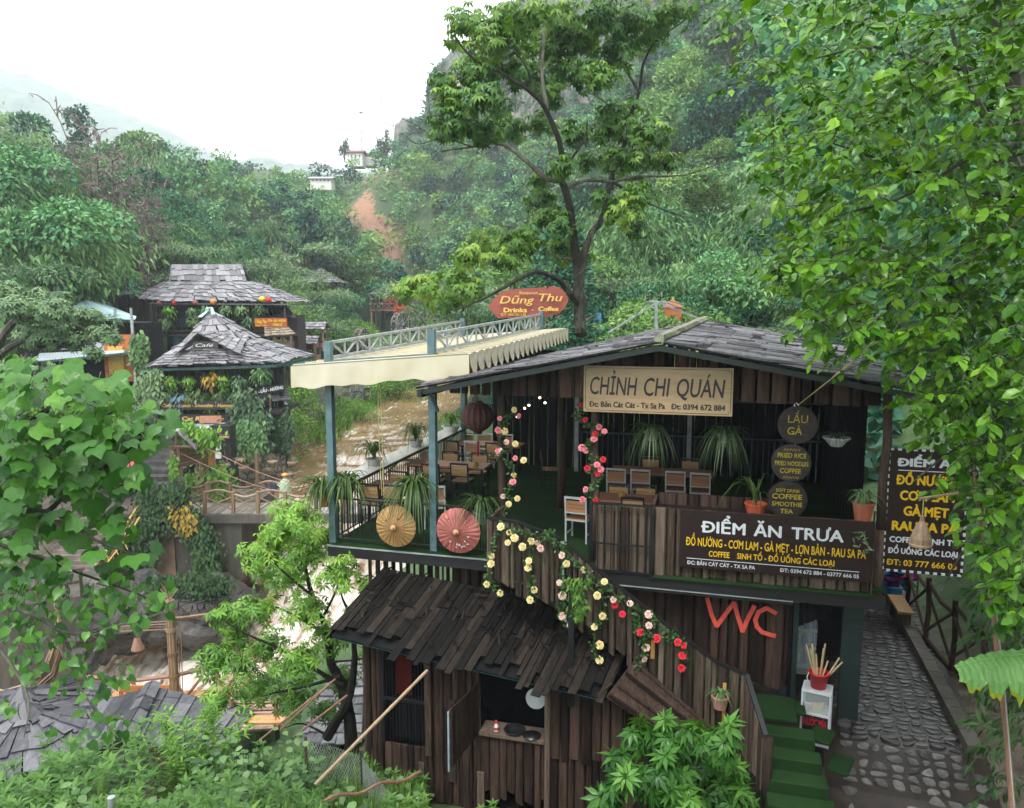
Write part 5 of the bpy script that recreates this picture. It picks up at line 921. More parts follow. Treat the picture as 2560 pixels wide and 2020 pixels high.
vsign('menu_board', 'small orange board with yellow lettering at the right of the wooden house', 'sign', 637, 795, 718, 817, 58, plain('orange_board', (.32, .07, .015), .5), (('Dũng Thu', .03, .37, .42, .4, .04), ('CƠM - LẨU - NƯỚNG', .4, .97, .58, .26, .05), ('Drinks - Coffee', .03, .37, .1, .15, .04), ('THẮNG CỐ', .55, .85, .12, .25, .05)), M_YELLOW)
# right annexes of the upper house
an = thing('market_stall', 'small stall under a brown thatch awning by the wooden house', 'stall'); b = MB(); shingles(b, PY(662, 842, 56.5), PY(740, 836, 57), PY(718, 815, 58.4), PY(660, 816, 58.4), .18, .5, .05, .5); b.build('awning', wood('thatch', (.1, .08, .055), (.2, .16, .11), (.3, .25, .18), .9), an)
b = MB(); [b.tube([PY(u, 840, 57), PY(u, 880, 57)], .1, 6) for u in (672, 728)]; b.box(PY(695, 868, 57.6), (2.2, 1, .9)); b.build('counter', M_PLANKL, an)
b = MB(); 
for i in range(26): b.box(PY(random.uniform(680, 715), random.uniform(845, 866), 57.4), (.16, .16, .2), a=random.random())
b.build('goods', wood('mixed_goods', (.4, .05, .03), (.5, .4, .2), (.15, .3, .1), .6, (1, 1, 1), 1), an)
ro = thing('side_shed', 'low grey shingled shed roof right of the wooden house', 'shed'); b = MB(); shingles(b, PY(668, 795, 63), PY(742, 795, 62), PY(715, 764, 66), PY(655, 762, 66), .3, .6, .05); b.build('roof', M_SHINGLE, ro); b = MB(); p = PY(700, 800, 64.5); b.box(p + V3(0, 0, -1.2), (3.6, 2.5, 3.2)); b.build('wall', M_DWALL, ro)
bs_ = thing('back_shed', 'patched plank shack with a drooping tin roof on the bank behind the houses', 'shed'); b = MB(); p = PY(300, 745, 64); b.box(p + V3(-1.5, 1, -.8), (5, 2.4, 3.2)); b.build('wall', M_PLANKL, bs_); b = MB(); shingles(b, PY(262, 741, 62), PY(345, 735, 62), PY(365, 722, 65), PY(290, 720, 65), .5, .9, .04); b.build('roof', M_SHINGLE, bs_); b = MB(); b.box(PY(255, 755, 62.5), (.9, .1, 1.6)); b.box(PY(309, 755, 62.5), (.5, .1, .9)); b.build('opening_shade', M_INK, bs_)  # black panels on the wall stand in for shade inside the openings
bs_ = thing('hillside_shack', 'dark shack half hidden by leaves above the tin roofs', 'shed'); b = MB(); p = PY(212, 705, 66); b.box(p, (4, 3, 2.6)); b.build('wall', M_DWALL, bs_); b = MB(); q = PY(212, 685, 66); shingles(b, q + V3(-2.6, -2, 0), q + V3(2.6, -2, 0), q + V3(2.4, 1.5, .9), q + V3(-2.4, 1.5, .9), .4, .8, .05); b.build('roof', F_DARK, bs_); b = MB(); p = PY(296, 707, 66); b.box(p, (2.2, .3, 1.9)); b.build('plank_patch', M_PLANKL, bs_)
# tin roofs
def tin(name, label, quadlist, walls, mat):
    o = thing(name, label, 'shed'); b = MB()
    for p00, p10, p11, p01 in quadlist:
        n = max(6, int((p10 - p00).length / .18)); vs = []
        nn = (p10 - p00).cross(p01 - p00).normalized(); nn = nn if nn.z > 0 else -nn
        for k in range(n * 2 + 1): q = k / (n * 2); off = nn * (.035 if k % 2 else 0); vs += [p00.lerp(p10, q) + off, p01.lerp(p11, q) + off]
        b.add(vs, [(2 * k, 2 * k + 2, 2 * k + 3, 2 * k + 1) for k in range(n * 2)], 0, .5)
        b.slab([p00 - nn * .03, p10 - nn * .03, p11 - nn * .03, p01 - nn * .03], .04)
    b.build('roof', mat, o); b = MB()
    for q in quadlist[:1]: b.beam(q[0], q[1], .08, .1)
    b.build('gutter', M_GREENTRIM, o); b = MB()
    for c, d in walls: b.box(c, d)
    b.build('wall', M_DARKIN, o); return o
a_, b_, r0, r1 = PY(150, 790, 50), PY(340, 800, 50.5), PY(215, 750, 54), PY(330, 792, 55.5)
o = tin('tin_shed', 'shed with pale blue ridged tin roof at the left of the wooden house', [(PY(120, 795, 49.5), PY(336, 801, 50.5), PY(214, 751, 53), PY(211, 752, 53)), (PY(336, 801, 50.5), PY(341, 792, 54), PY(225, 746, 56), PY(214, 751, 53))], [(PY(300, 830, 53) + V3(0, 0, -.6), (5, 2, 2.5))], M_TINB)
b = MB(); [b.box(PY(u, 830, 50.8), (.13, .13, 3.2)) for u in (291, 331)]; [b.beam(PY(290, v, 50.8), PY(335, v, 50.8), .06, .06) for v in (853, 860)]; b.build('post', M_STEEL, o)
o = tin('low_tin_shed', 'shed with long low grey tin roof behind the left tree', [(PY(85, 906, 43.5), PY(335, 881, 44.5), PY(215, 848, 50), PY(120, 846, 50)), ], [(PY(215, 905, 47) + V3(0, 0, -.5), (7, 2.5, 2.6))], M_TIN)
b = MB(); p = PY(318, 895, 45.5); b.box(p + V3(-.4, 0, 0), (1.9, .12, 2.8)); b.build('red_wall', plain('orange_red_boards', (.42, .13, .05), .7), o); b = MB(); p = PY(291, 903, 45.4); b.box(p, (.9, .14, 1.8)); b.build('yellow_panel', plain('mustard_panel', (.55, .33, .06), .6), o); b = MB(); b.box(PY(334, 870, 44.6) + V3(0, 0, -.6), (.13, .13, 4.6)); b.build('post', M_STEEL, o)
# ---- the café pavilion
cf = thing('cafe_pavilion', 'café pavilion with steep grey shingle pyramid roof above the river', 'café'); EZ = -3.35; AP = V3(-18.6, 47.4, -.15)
fl, fr_, br, bl = V3(-21.2, 44, EZ - .05), V3(-13.5, 44, EZ + .15), V3(-13.3, 51, EZ + .2), V3(-21.2, 51, EZ)
def concave(b, e0, e1, ap):
    m0, m1 = e0.lerp(ap, .55) + V3(0, 0, -.42), e1.lerp(ap, .55) + V3(0, 0, -.42); shingles(b, e0, e1, m1, m0, .4, .85, .05, .4, .25); shingles(b, m0, m1, ap, ap, .4, .85, .05, .4, .25)
b = MB(); concave(b, fl, fr_, AP); concave(b, fr_, br, AP); concave(b, bl, fl, AP); concave(b, br, bl, AP)
dp = PY(492, 832, 44.4); dl, dr_ = PY(432, 893, 43.4), PY(600, 886, 43.6); bk = dp + V3(0, 3.2, .05); shingles(b, dl, dl + V3(.6, 3, .9), bk, dp, .22, .5, .05); shingles(b, dr_ + V3(-.5, 3, .9), dr_, dp, bk, .22, .5, .05)
shingles(b, PY(380, 916, 43.2), PY(690, 905, 43.3), PY(585, 870, 44.5), PY(455, 874, 44.5), .34, .42, .05, .4, .2); rf = b.build('roof', M_SHINGLE, cf)
b = MB(); b.tube([AP + V3(-.2, -.3, .05), AP + V3(0, 0, .12), AP + V3(.3, -.5, -.3)], .12, 6); b.slab([AP + V3(-.15, -.2, .02), AP + V3(-.62, -.62, -.42), AP + V3(-.35, -.66, -.42), AP + V3(-.02, -.3, .0)][::-1], .03); b.build('roof_tip', M_TINB, rf)
b = MB(); b.beam(fl + V3(0, -.55, -.15), fr_ + V3(0, -.55, -.1), .08, .14); b.beam(fr_ + V3(0, -.55, -.1), br + V3(.1, 0, -.1), .08, .14); b.build('green_fascia', M_GREENTRIM, rf)
b = MB(); planks(b, (-20.6, 46.5, 0), (-14, 46.5, 0), EZ, -6.1, .3, .04, .01, 0, (0, -1, 0)); planks(b, (-20.6, 44.6, 0), (-20.6, 50, 0), EZ, -9.6, .3, .04, .01, 0, (-1, 0, 0)); planks(b, (-14, 44.6, 0), (-14, 47.2, 0), -6.2, -10, .3, .04, .01, 0, (1, 0, 0)); planks(b, (-20.6, 44.7, 0), (-14, 44.7, 0), -6.3, -10, .3, .04, .01, 0, (0, -1, 0)); b.build('wall', M_DWALL, cf)
b = MB(); b.box((-17.3, 46.2, -6.1), (7.4, 4.2, .2)); [b.box((x, 44.3, -4.8), (.16, .16, 2.7)) for x in (-20.4, -17.4, -14.2)]; [b.beam((-20.5, 44.15, z), (-14.1, 44.15, z), .05, .06) for z in (-5.0, -5.3, -5.6)]; b.build('balcony', M_DWALL, cf)
b = MB(); b.beam((-20.5, 44.1, -4.98), (-14.1, 44.1, -4.98), .06, .05); b.beam((-14.15, 44.1, -4.95), (-14.15, 44.1, -6.05), .06, .06); b.build('yellow_rail', M_BAMB, cf); b = MB(); b.box((-17.2, 43.6, -6.45), (6.8, .9, .1)); b.beam((-20.6, 43.2, -6.42), (-13.9, 43.2, -6.42), .1, .1); b.build('ledge', M_GREENTRIM, cf)
b = MB(); shingles(b, PY(430, 1085, 41.5), PY(540, 1083, 41.5), PY(572, 1053, 43.4), PY(440, 1060, 43.4), .4, .6, .05); b.build('lower_canopy', M_TIN, cf)
vsign('cafe_sign', 'small grey board with white script Café on the shingle gable', 'sign', 483, 854, 545, 871, 43.3, M_DWALL, (('Café', .1, .82, .25, .5, .0, .3),), M_WHITE)
vsign('banner', 'long dark banner with gold lettering along the café balcony', 'sign', 400, 1003, 602, 1024, 43.1, M_INK, (('Coffee - Lunch - Smoothie - Homestay', .03, .96, .3, .42, .02, .2),), M_GOLD, dy=0)
vsign('name_board', 'dark board with gold lettering below the café ledge', 'sign', 405, 1036, 572, 1056, 43.0, M_FASCIA, (('Cat Cat Riverside', .1, .93, .25, .5, .03, .2),), M_GOLD)
o = thing('cloth_panel', 'plain pinkish brown cloth covering part of the café board', 'cloth', (0, 0, 0)); b = MB(); p0, p1, p2, p3 = PY(499, 1058, 42.8), PY(554, 1057, 42.8), PY(553, 1039, 42.8), PY(499, 1040, 42.8); b.slab([p0, p1, p2, p3], .04); b.build('cloth', plain('salmon_cloth', (.42, .2, .13), .8), o)
vsign('grill_sign', 'black board with white lettering on the right side of the café', 'sign', 642, 975, 710, 965, 43.2, M_INK, (('- LẨU - NƯỚNG', .03, .95, .28, .5, .05),), M_WHITE) if False else None
o = thing('grill_sign', 'black board with white lettering on the right side of the café', 'sign'); b = MB(); q = [PY(643, 988, 43.2), PY(711, 975, 44.2), PY(711, 960, 44.2), PY(643, 972, 43.2)]; b.slab(q, .05); bd = b.build('board', M_INK, o); b = MB(); ux = (q[1] - q[0]); w = ux.length; ux = ux / w; uz = (q[3] - q[0]); h = uz.length; uz = uz / h; lettering(b, '- LẨU - NƯỚNG', q[0], ux, uz, .04 * w, .95 * w, .25 * h, .5 * h, .05, 0, .02); b.build('lettering', M_WHITE, bd)
an = thing('riverside_annex', 'dark annex with curved shingle roofs beside the café, above the stones', 'annex'); b = MB(); p = PY(665, 1050, 47); b.box(p + V3(-.5, 1, -.7), (2.6, 3, 3.0)); b.build('wall', M_DWALL, an); b = MB(); shingles(b, PY(640, 1010, 44), PY(728, 1000, 46), PY(720, 978, 48), PY(650, 985, 47), .25, .6, .05); b.build('roof', M_SHINGLE, an); b = MB(); q = (PY(690, 1030, 45), PY(730, 1022, 46.5), PY(712, 1003, 48), PY(680, 1010, 47)); shingles(b, *q, .4, .8, .03); b.build('tin_canopy', M_TIN, an)
b = MB(); b.box(PY(585, 1070, 43.5), (.15, .15, 3)); b.build('post', M_BAMB, an)
GC = 'plants hanging on the café'
for u, v, r_, F, d, lb in ((398, 945, .5, F_GREY, 1.2, 'pale trailing vine at the left post of the café'), (425, 945, .45, F_LIME, .9, 'green trailing plant hung first under the café roof'), (472, 945, .4, F_LIME, .9, 'green trailing plant hung second under the café roof'), (528, 940, .55, F_YEL, .5, 'yellowing bushy plant hung in the middle of the café'), (558, 945, .4, F_LIME, .8, 'bright fern hung right of the middle of the café'), (596, 945, .5, F_GREY, 1.3, 'pale trailing vine at the right post of the café'), (652, 925, .6, F_BAMBOO, .8, 'drooping fern at the right corner of the café roof')): hangplant(u, v, 43.8, r_, F, lb, GC, drop=d)
for u, v, r_, F, lb in ((452, 990, .7, foliage('blue_succulent', [(.04, .09, .1), (.08, .16, .17), (.14, .24, .25)]), 'blue grey bushy plant on the café balcony'), (496, 982, .65, F_STRAP, 'spiky strap leaved plant on the café balcony'), (548, 988, .5, F_STRAP, 'plant in a long white trough on the café balcony'), (583, 985, .45, F_DARK, 'plant in a white bowl at the right end of the café balcony'), (415, 985, .4, F_GREY, 'plant in a white bowl at the left end of the café balcony'), (527, 1012, .4, F_LIME, 'green plant spilling over the café banner')): hangplant(u, v, 43.7, r_, F, lb, 'potted plants on the café balcony')
def ivy(name, label, pts, n, sz, F, spread=.6):
    o = thing(name, label, 'climbing plant'); lm = LM()
    for _ in range(n):
        u, v, Y, r_ = random.choice(pts); p = PY(u + random.gauss(0, r_), v + random.gauss(0, r_), Y - random.uniform(.05, spread)); lm.leaf(p, (random.gauss(0, .7), -.6, -1), (random.gauss(0, .5), -1, .5), sz * random.uniform(.6, 1.4))
    lm.build('leaves', T_RHOMB, F, o); return o
ivy('creeper', 'grey green creeper hanging down the right corner of the café', [(615, 1000 + k * 16, 43.4, 14 + k % 3 * 5) for k in range(9)] + [(640, 1040 + k * 12, 43.4, 14) for k in range(4)], 1700, .3, F_GREY)
ivy('creeper', 'pale creeper on the left corner of the café', [(385, 940 + k * 16, 43.6, 10) for k in range(6)] + [(360, 960 + k * 14, 43.6, 14) for k in range(5)], 1100, .3, F_GREY); ivy('creeper', 'grassy creeper beside the grey post of the low tin shed', [(350, 850 + k * 9, 45, 9) for k in range(7)], 800, .35, F_PALE)
ivy('creeper', 'dense creeper over the dark annex wall above the stones', [(660 + 12 * k, 1050 + 10 * j, 45, 12) for k in range(5) for j in range(7)], 2400, .26, F_GREY); ivy('creeper', 'bamboo like foliage below the right corner of the café', [(610 + 10 * k, 1075 + 14 * j, 42.6, 12) for k in range(4) for j in range(4)], 1100, .34, F_BAMBOO)
# terrace walls by the water
rw = thing('stone_wall', 'rubble stone retaining wall under the café by the rapids', 'wall'); b = MB(); W_ = [(-15.6, 42.6), (-14.2, 43.2), (-13.6, 45), (-16.6, 48.5), (-17.4, 50)]
for (x0, y0), (x1, y1) in zip(W_[:-1], W_[1:]): b.add([(x0, y0, -12), (x1, y1, -12), (x1, y1, -8.6), (x0, y0, -8.6), (x0 - .8, y0 + .4, -8.5), (x1 - .8, y1 + .4, -8.5)], [(0, 1, 2, 3), (3, 2, 5, 4)])
b.build('stones', M_STONE, rw)
rubble = MB()
for i in range(420):
    y = random.uniform(50, 66); d0 = np.interp(y, RIV[:, 1], RIV[:, 0]); x = d0 - 5.4 - random.random() ** 1.5 * 2.2; z = tz(x, y) + random.uniform(-.1, .25); s = random.uniform(.15, .5)
    rubble.box((x, y, z), (s, s * random.uniform(.6, 1), s * random.uniform(.4, .8)), random.random() * 3, taper=.7)
tag(rubble.build('rubble', plain('pale_boulder', (.3, .26, .22), .8, var=.35, scale=2)), 'heap of pale broken stones along the river bank', 'stones', kind='stuff')
ab = thing('bridge_abutment', 'tall stained concrete abutment covered in creepers below the bridge', 'abutment'); b = MB(); b.box((-15.7, 36.6, -11.0), (6.4, 5, 3.1)); b.build('concrete', M_CONC, ab); b = MB(); b.box((-16.2, 34.05, -11.2), (1.2, .06, 2.6)); b.build('brown_patch', plain('brown_render', (.22, .15, .1), .8, var=.4, scale=1), ab)
ivy('creeper', 'dense dark green creeper covering the bridge abutment', [(370, 1290, 33.9, 22), (410, 1270, 33.9, 25), (350, 1340, 33.9, 20), (340, 1400, 33.9, 22), (470, 1300, 33.9, 20), (500, 1340, 33.9, 16), (520, 1390, 33.9, 16), (520, 1430, 33.9, 14), (380, 1240, 33.9, 18), (440, 1240, 33.9, 20)], 4200, .22, F_DARK, .7)
ivy('flowering_bush', 'bush with orange yellow leaves at the foot of the bamboo gate', [(455, 1290, 33.8, 16), (470, 1310, 33.8, 12)], 420, .22, F_YEL, .7); ivy('creeper', 'green weeds on the ledge at the foot of the abutment', [(400 + 22 * k, 1460 + (k % 3) * 6, 31.5, 14) for k in range(8)], 1500, .2, F_DARK, .8)
# landing, steps
b = MB(); b.slab([(-25, 34.2, -9.42), (-15, 34.2, -9.42), (-15, 40, -9.42), (-25, 40, -9.42)], .3); tag(b.build('landing', plain('wet_paving', (.12, .1, .09), .35, var=.35, scale=2)), kind='structure')
b = MB()
for k in range(9): b.box((-19.4 - .08 * k, 38.4 + k * .75, -9.5 + k * .24), (3.6, .8, .26))
tag(b.build('stone_steps', plain('wet_grey_stone', (.1, .1, .1), .3, var=.45, scale=3)), kind='structure')
b = MB(); b.slab([(-23, 36, -9.0), (-18, 50, -9.0), (-16, 50, -7), (-23.5, 50, -7)], .3)
b = MB()
for k in range(13): q = k / 12; p = PY(322 - 150 * q, 1296 + 158 * q, 33.6 - 2.4 * q); b.box(p + V3(-.9, .2, -.12), (2.7, .42, .2))
sd = tag(b.build('side_stairs', plain('wet_brown_steps', (.17, .14, .12), .35, var=.4, scale=2)), kind='structure')
ra = thing('bamboo_handrail', 'yellow bamboo handrail of the stairs below the gate', 'handrail'); b = MB(); P1 = [PY(u, v, Y) for u, v, Y in ((425, 1228, 34), (370, 1233, 34), (335, 1280, 33.4), (300, 1335, 32.8), (225, 1430, 31.8))]; b.tube(P1, .05, 6); b.tube([p + V3(-.1, 0, -.5) for p in P1[1:]], .04, 6); P2 = [p + V3(.4, -.3, -.15) for p in P1[2:]]; b.tube(P2, .04, 6)
for k in range(9): p = P1[1].lerp(P1[-1], k / 8); b.tube([p, p + V3(0, 0, -.95)], .035, 5); b.tube([p, p + V3(.35, -.1, -.8)], .03, 5)
b.build('poles', plain('yellow_bamboo', (.48, .34, .1), .5, var=.2), ra)
rw = thing('retaining_wall', 'mossy concrete retaining wall at the lower left of the river', 'wall'); b = MB(); q0, q1 = PY(-60, 1530, 26.5), PY(205, 1490, 28.5); b.add([q0, q1, q1 + V3(.2, 0, -5), q0 + V3(0, -.2, -5), q0 + V3(-.5, 3, .1), q1 + V3(-.3, 3, .1)], [(3, 2, 1, 0), (0, 1, 5, 4)]); b.build('concrete', M_CONC, rw); b = MB(); b.beam(q0 + V3(0, 0, .5), q1 + V3(0, 0, .6), .1, .1); b.beam(q0 + V3(0, .3, .9), q1 + V3(0, .3, 1.0), .12, .12); [b.beam(q0.lerp(q1, k / 7) + V3(0, 0, 0), q0.lerp(q1, k / 7) + V3(0, 0, 1), .08, .08) for k in range(8)]; b.build('rail', M_PLANKL, rw)
rk = MB()
for u, v, Y, s in ((255, 1570, 29.6, 1.3), (285, 1560, 30, 1.0), (330, 1560, 30.4, 1.2), (350, 1530, 31, 1.2), (400, 1540, 31, .9), (215, 1600, 28.8, .9), (385, 1585, 30.4, .6), (430, 1500, 32, 1.1), (480, 1512, 32.5, 1.2), (545, 1505, 33, 1.1), (500, 1560, 31, .9), (590, 1525, 33, .9), (560, 1575, 31.5, .7), (450, 1545, 31, .8), (380, 1490, 32, 1.0)):
    p = PY(u, v, Y); pr = [(s * math.cos(a) * random.uniform(.85, 1.1), s * math.sin(a)) for a in np.linspace(-1.57, 1.57, 11)]; o2 = len(rk.V); rk.lathe([(max(.0, r_), z * 1.2) for r_, z in pr], 15, p, Matrix.Rotation(random.uniform(-.5, .5), 3, 'Y'))
    for i in range(o2, len(rk.V)): v = Vector(rk.V[i]); d = v - p; f = 1 + (vnoise(np.array([v.x * 1.3 + v.z]), np.array([v.y + v.z * 1.7]), 1.1, 3)[0] - .5) * .75 + random.uniform(-.06, .06); rk.V[i] = tuple(p + d * f)
tag(rk.build('rock', M_BOULDER, None, False), 'rugged grey boulders rising from the rapids', 'rocks', kind='stuff')
# ---- bridge
br_ = thing('footbridge', 'wooden footbridge with bent branch railings across the rapids', 'bridge'); b = MB()
for k in range(54): b.box((-15.2 + k * .24, 35.0, -9.38 + random.uniform(-.01, .01)), (.22, 1.9, .05))
b.build('deck', wood('grey_deck_board', (.1, .085, .07), (.2, .175, .15), (.34, .31, .28), .4, (6, 1, 6), 4), br_); b = MB(); b.beam((-15.6, 34.0, -9.6), (-2.4, 34.0, -9.6), .2, .4); b.beam((-15.6, 36, -9.6), (-2.4, 36, -9.6), .2, .4); b.build('girder', M_CONC, br_)
for Yr, us_, nm in ((34.1, (512, 583, 645, 713, 790, 860), 0), (35.9, (519, 577, 646, 706, 775), 1)):
    xs_ = [PY(u, 1270, Yr).x for u in us_]
    for x in xs_: b = MB(); hh = 1.05 if not (nm and x == xs_[2]) else 2.5; b.tube([(x, Yr, -9.4), (x + .03, Yr, -9.4 + hh)], .1, 7, jag=.2); b.build('rail_post', M_BAMB, br_)
    b = MB(); xx = [PY(457, 1222, Yr).x] + xs_
    for x0, x1 in zip(xx[:-1], xx[1:]):
        sg = 1 if xx.index(x0) % 2 else -1; b.tube([(x0 + (x1 - x0) * q, Yr, -8.5 + sg * .16 * math.sin(q * math.pi) + .05) for q in np.linspace(0, 1, 6)], .06, 6, jag=.2); b.tube([(x0, Yr, -8.6), (x0 + (x1 - x0) * .5, Yr, -8.9), (x1, Yr, -9.25)], .035, 5); b.tube([(x0, Yr, -9.25), ((x0 + x1) / 2, Yr + .02, -8.85), (x1, Yr, -8.6)], .03, 5)
    b.build('branch_rail', M_BAMB, br_)
# ---- bamboo gate
gt = thing('bamboo_gate', 'bamboo gateway with bundled cane pillars and a planted shingle roof', 'gate')
def bundle(mb, p, q, r_, n=9):
    p, q = Vector(p), Vector(q)
    for k in range(n): a = 2 * math.pi * k / n; o = V3(math.cos(a), math.sin(a), 0) * r_; mb.tube([p + o, p.lerp(q, .5) + o * .95, q + o * random.uniform(.9, 1.1)], r_ * .42, 6, jag=.1)
    for f in (.22, .45, .7): mb.lathe([(r_ * 1.5, -.06), (r_ * 1.5, .06)], 12, p.lerp(q, f))
for u, v0, v1, Y in ((447, 1262, 1120, 35.2), (508, 1246, 1150, 36.8)): b = MB(); p = PY(u, v0, Y); bundle(b, p, V3(p.x, p.y, PY(u, v1, Y).z), .2); b.build('pillar', M_BAMB, gt)
b = MB(); p0, p1 = PY(450, 1168, 35.0), PY(520, 1150, 36.6)
for k in range(22): b.tube([p0 + V3(0, 0, k * .055), p1 + V3(0, 0, k * .045)], .03, 5)
b.build('cane_panel', M_BAMB, gt); b = MB(); b.box(PY(529, 1138, 36.6), (.34, .08, 1.05)); b.build('orange_board', plain('orange_ply', (.42, .2, .08), .7), gt)
pk, rr = PY(441, 1078, 34.6), PY(540, 1070, 37.2); b = MB(); shingles(b, PY(382, 1120, 34.4), PY(430, 1108, 37), rr + V3(-2.2, 0, .2), pk, .25, .5, .04); shingles(b, PY(545, 1106, 37.4), PY(490, 1120, 34.6), pk, rr, .25, .5, .04); b.build('roof', M_SHINGLE, gt); b = MB(); b.tube([PY(441, 1115, 34.8), pk], .06, 6); b.tube([PY(400, 1117, 34.8), PY(490, 1117, 34.8)], .08, 6); b.build('truss', M_BAMB, gt)
ivy('roof_plants', 'yellow green plants growing on the bamboo gate roof', [(480, 1085, 35.4, 12), (500, 1092, 35.5, 14), (530, 1095, 36, 13), (470, 1072, 35.5, 9)], 900, .25, F_LIME, .5); ivy('vine', 'thin vine climbing the left bamboo gate pillar', [(434, 1150 + 11 * k, 34.8, 6) for k in range(10)], 500, .18, F_LIME, .3); ivy('leafy_bush', 'green bush inside the bamboo gate by the bridge', [(545, 1195, 37, 18), (560, 1240, 36.8, 14), (480, 1205, 38, 12)], 900, .28, F_LIME, .8)
vsign('arched_sign', 'small red arched sign on a dark door behind the bamboo gate', 'sign', 549, 1086, 574, 1097, 40, M_REDW, (('Homestay', .08, .92, .3, .4, .02),), M_WHITE)
ds = thing('dark_kiosk', 'dark green kiosk wall with a door under the café', 'kiosk'); b = MB(); p = PY(560, 1135, 40.6); b.box(p, (1.1, .8, 3.2)); b.build('wall', M_FASCIA, ds); b = MB(); b.box(PY(545, 1128, 40.1), (.35, .06, .8)); b.build('notice', M_CHFR, ds)
# hanging baskets over the water
for k, (x, y) in enumerate(((1120, 690), (1285, 630), (1320, 715), (1455, 645), (1630, 650), (1590, 735), (1840, 665), (1820, 780))):
    u, v = 300 + x * .2342, 1000 + y * .2342; p = PY(u, v, 37.5); o = thing('hanging_basket', 'small round basket hanging over the rapids, ' + ('first from the café side, left', 'upper one by the pillar of vines', 'lower one by the stone wall', 'upper one at the foot of the stone wall', 'upper one over the brown water', 'lower one over the brown water', 'upper one farthest from the café', 'lower one farthest from the café')[k], 'basket', p, 0, 'baskets strung beside the bridge'); b = MB(); b.lathe([(.05, -.22), (.2, -.14), (.27, 0), (.24, .02), (0, .0)], 12); b.build('bowl', M_BAMBR, o, True); lm = LM(); tuft(lm, (0, 0, .1), .24, 60, .13, .1); lm.build('moss', T_RHOMB, F_GREY, o); b = MB(); b.tube([(-.2, 0, 0), (0, 0, .55), (.2, 0, 0)], .012, 4); b.tube([(0, 0, .55), (0, 0, .75)], .012, 4); b.build('hanger', M_BAMBR, o)
o = thing('rope', 'two sagging ropes strung from the bamboo gate to the far bank', 'rope'); b = MB()
for a_, c_ in (((452, 1133), (860, 1252)), ((520, 1122), (900, 1230))):
    p, q = PY(*a_, 35), PY(*c_, 34); b.tube([p.lerp(q, t) + V3(0, 0, -.5 * math.sin(math.pi * t)) for t in np.linspace(0, 1, 10)], .02, 4)
b.build('strands', M_BAMBR, o)
# ---- two visitors
def person(name, label, base, h, pose, mats, cat='person'):
    o = thing(name, label, cat, base, pose.get('yaw', 0)); J = pose['J']; edges = pose['E']; me = bpy.data.meshes.new('body'); me.from_pydata([tuple(Vector(p[:3]) * h) for p in J], edges, []); bo = bpy.data.objects.new('body', me); COL.objects.link(bo); bo.parent = o
    sk = bo.modifiers.new('skin', 'SKIN'); sv = me.skin_vertices[0].data
    for i, p in enumerate(J): sv[i].radius = (p[3] * h, p[3] * h); sv[i].use_root = i == 0
    bo.modifiers.new('sub', 'SUBSURF').levels = 1; bo.modifiers['sub'].render_levels = 2
    dg = bpy.context.evaluated_depsgraph_get(); dg.update(); m2 = bpy.data.meshes.new_from_object(bo.evaluated_get(dg)); bo.modifiers.clear(); bo.data = m2; m2.materials.clear()
    for m in mats: m2.materials.append(m)
    for p in m2.polygons: p.use_smooth = True; p.material_index = pose['mat'](p.center / h)
    return o, h
JW = [(0, 0, .53, .085), (0, 0, .62, .08), (0, .0, .74, .095), (0, 0, .82, .06), (0, .01, .87, .034), (0, .02, .93, .062), (0, .015, .985, .04),
      (.11, 0, .8, .045), (.17, .06, .66, .03), (.07, .2, .68, .022), (-.11, 0, .8, .045), (-.17, .06, .66, .03), (-.07, .2, .68, .022),
      (.06, 0, .5, .062), (.07, .02, .27, .042), (.07, -.01, .05, .028), (.07, .07, .02, .025), (-.06, 0, .5, .062), (-.07, .02, .27, .042), (-.07, -.03, .05, .028), (-.07, .05, .02, .025),
      (.05, .25, .69, .014), (-.05, .25, .69, .014)]
EW = [(0, 1), (1, 2), (2, 3), (3, 4), (4, 5), (5, 6), (3, 7), (7, 8), (8, 9), (3, 10), (10, 11), (11, 12), (0, 13), (13, 14), (14, 15), (15, 16), (0, 17), (17, 18), (18, 19), (19, 20), (9, 21), (12, 22)]
p = PY(338, 1252, 36.6); M_CLB = plain('black_cloth', (.012, .012, .015), .8); M_ORV = plain('orange_vest', (.75, .2, .03), .7)
pm = lambda c: 2 if c.z > .87 and c.y > .0 and c.z < .96 else (2 if c.y > .19 else (1 if .55 < c.z < .74 and abs(c.x) < .1 else 0))
o, h = person('person', 'person in black with an orange vest looking at a phone on the landing', V3(p.x, p.y, -9.42), 1.5, {'J': JW, 'E': EW, 'yaw': R(170), 'mat': pm}, [M_CLB, M_ORV, M_SKIN])
b = MB(); b.lathe([(.0, 1.03), (.06, 1.02), (.085, .97), (.088, .9), (.06, .86)], 14, (0, -.015 * h, 0)); b.V = [(x * h, y * h, z * h * .99) for x, y, z in b.V]; b.build('hair', M_CLB, o, True); b = MB(); b.box((0, .27 * h, .7 * h), (.09, .015, .15)); b.build('phone', M_CLB, o)
JR = [(x, y, z, r_) for x, y, z, r_ in JW]; p = PY(716, 1274, 34.9); M_RAIN = plain('pale_green_poncho', (.4, .48, .33), .25, var=.12)
pm2 = lambda c: 0 if c.z > .3 and c.z < .86 else (2 if c.z > .86 or c.z < .1 else 1)
o, h = person('person', 'person in a pale green rain poncho and orange hat on the footbridge', V3(p.x, p.y, -9.36), 1.66, {'J': JR, 'E': EW, 'yaw': R(75), 'mat': pm2}, [M_RAIN, M_CLB, M_SKIN])
b = MB(); vs = []; n = 22
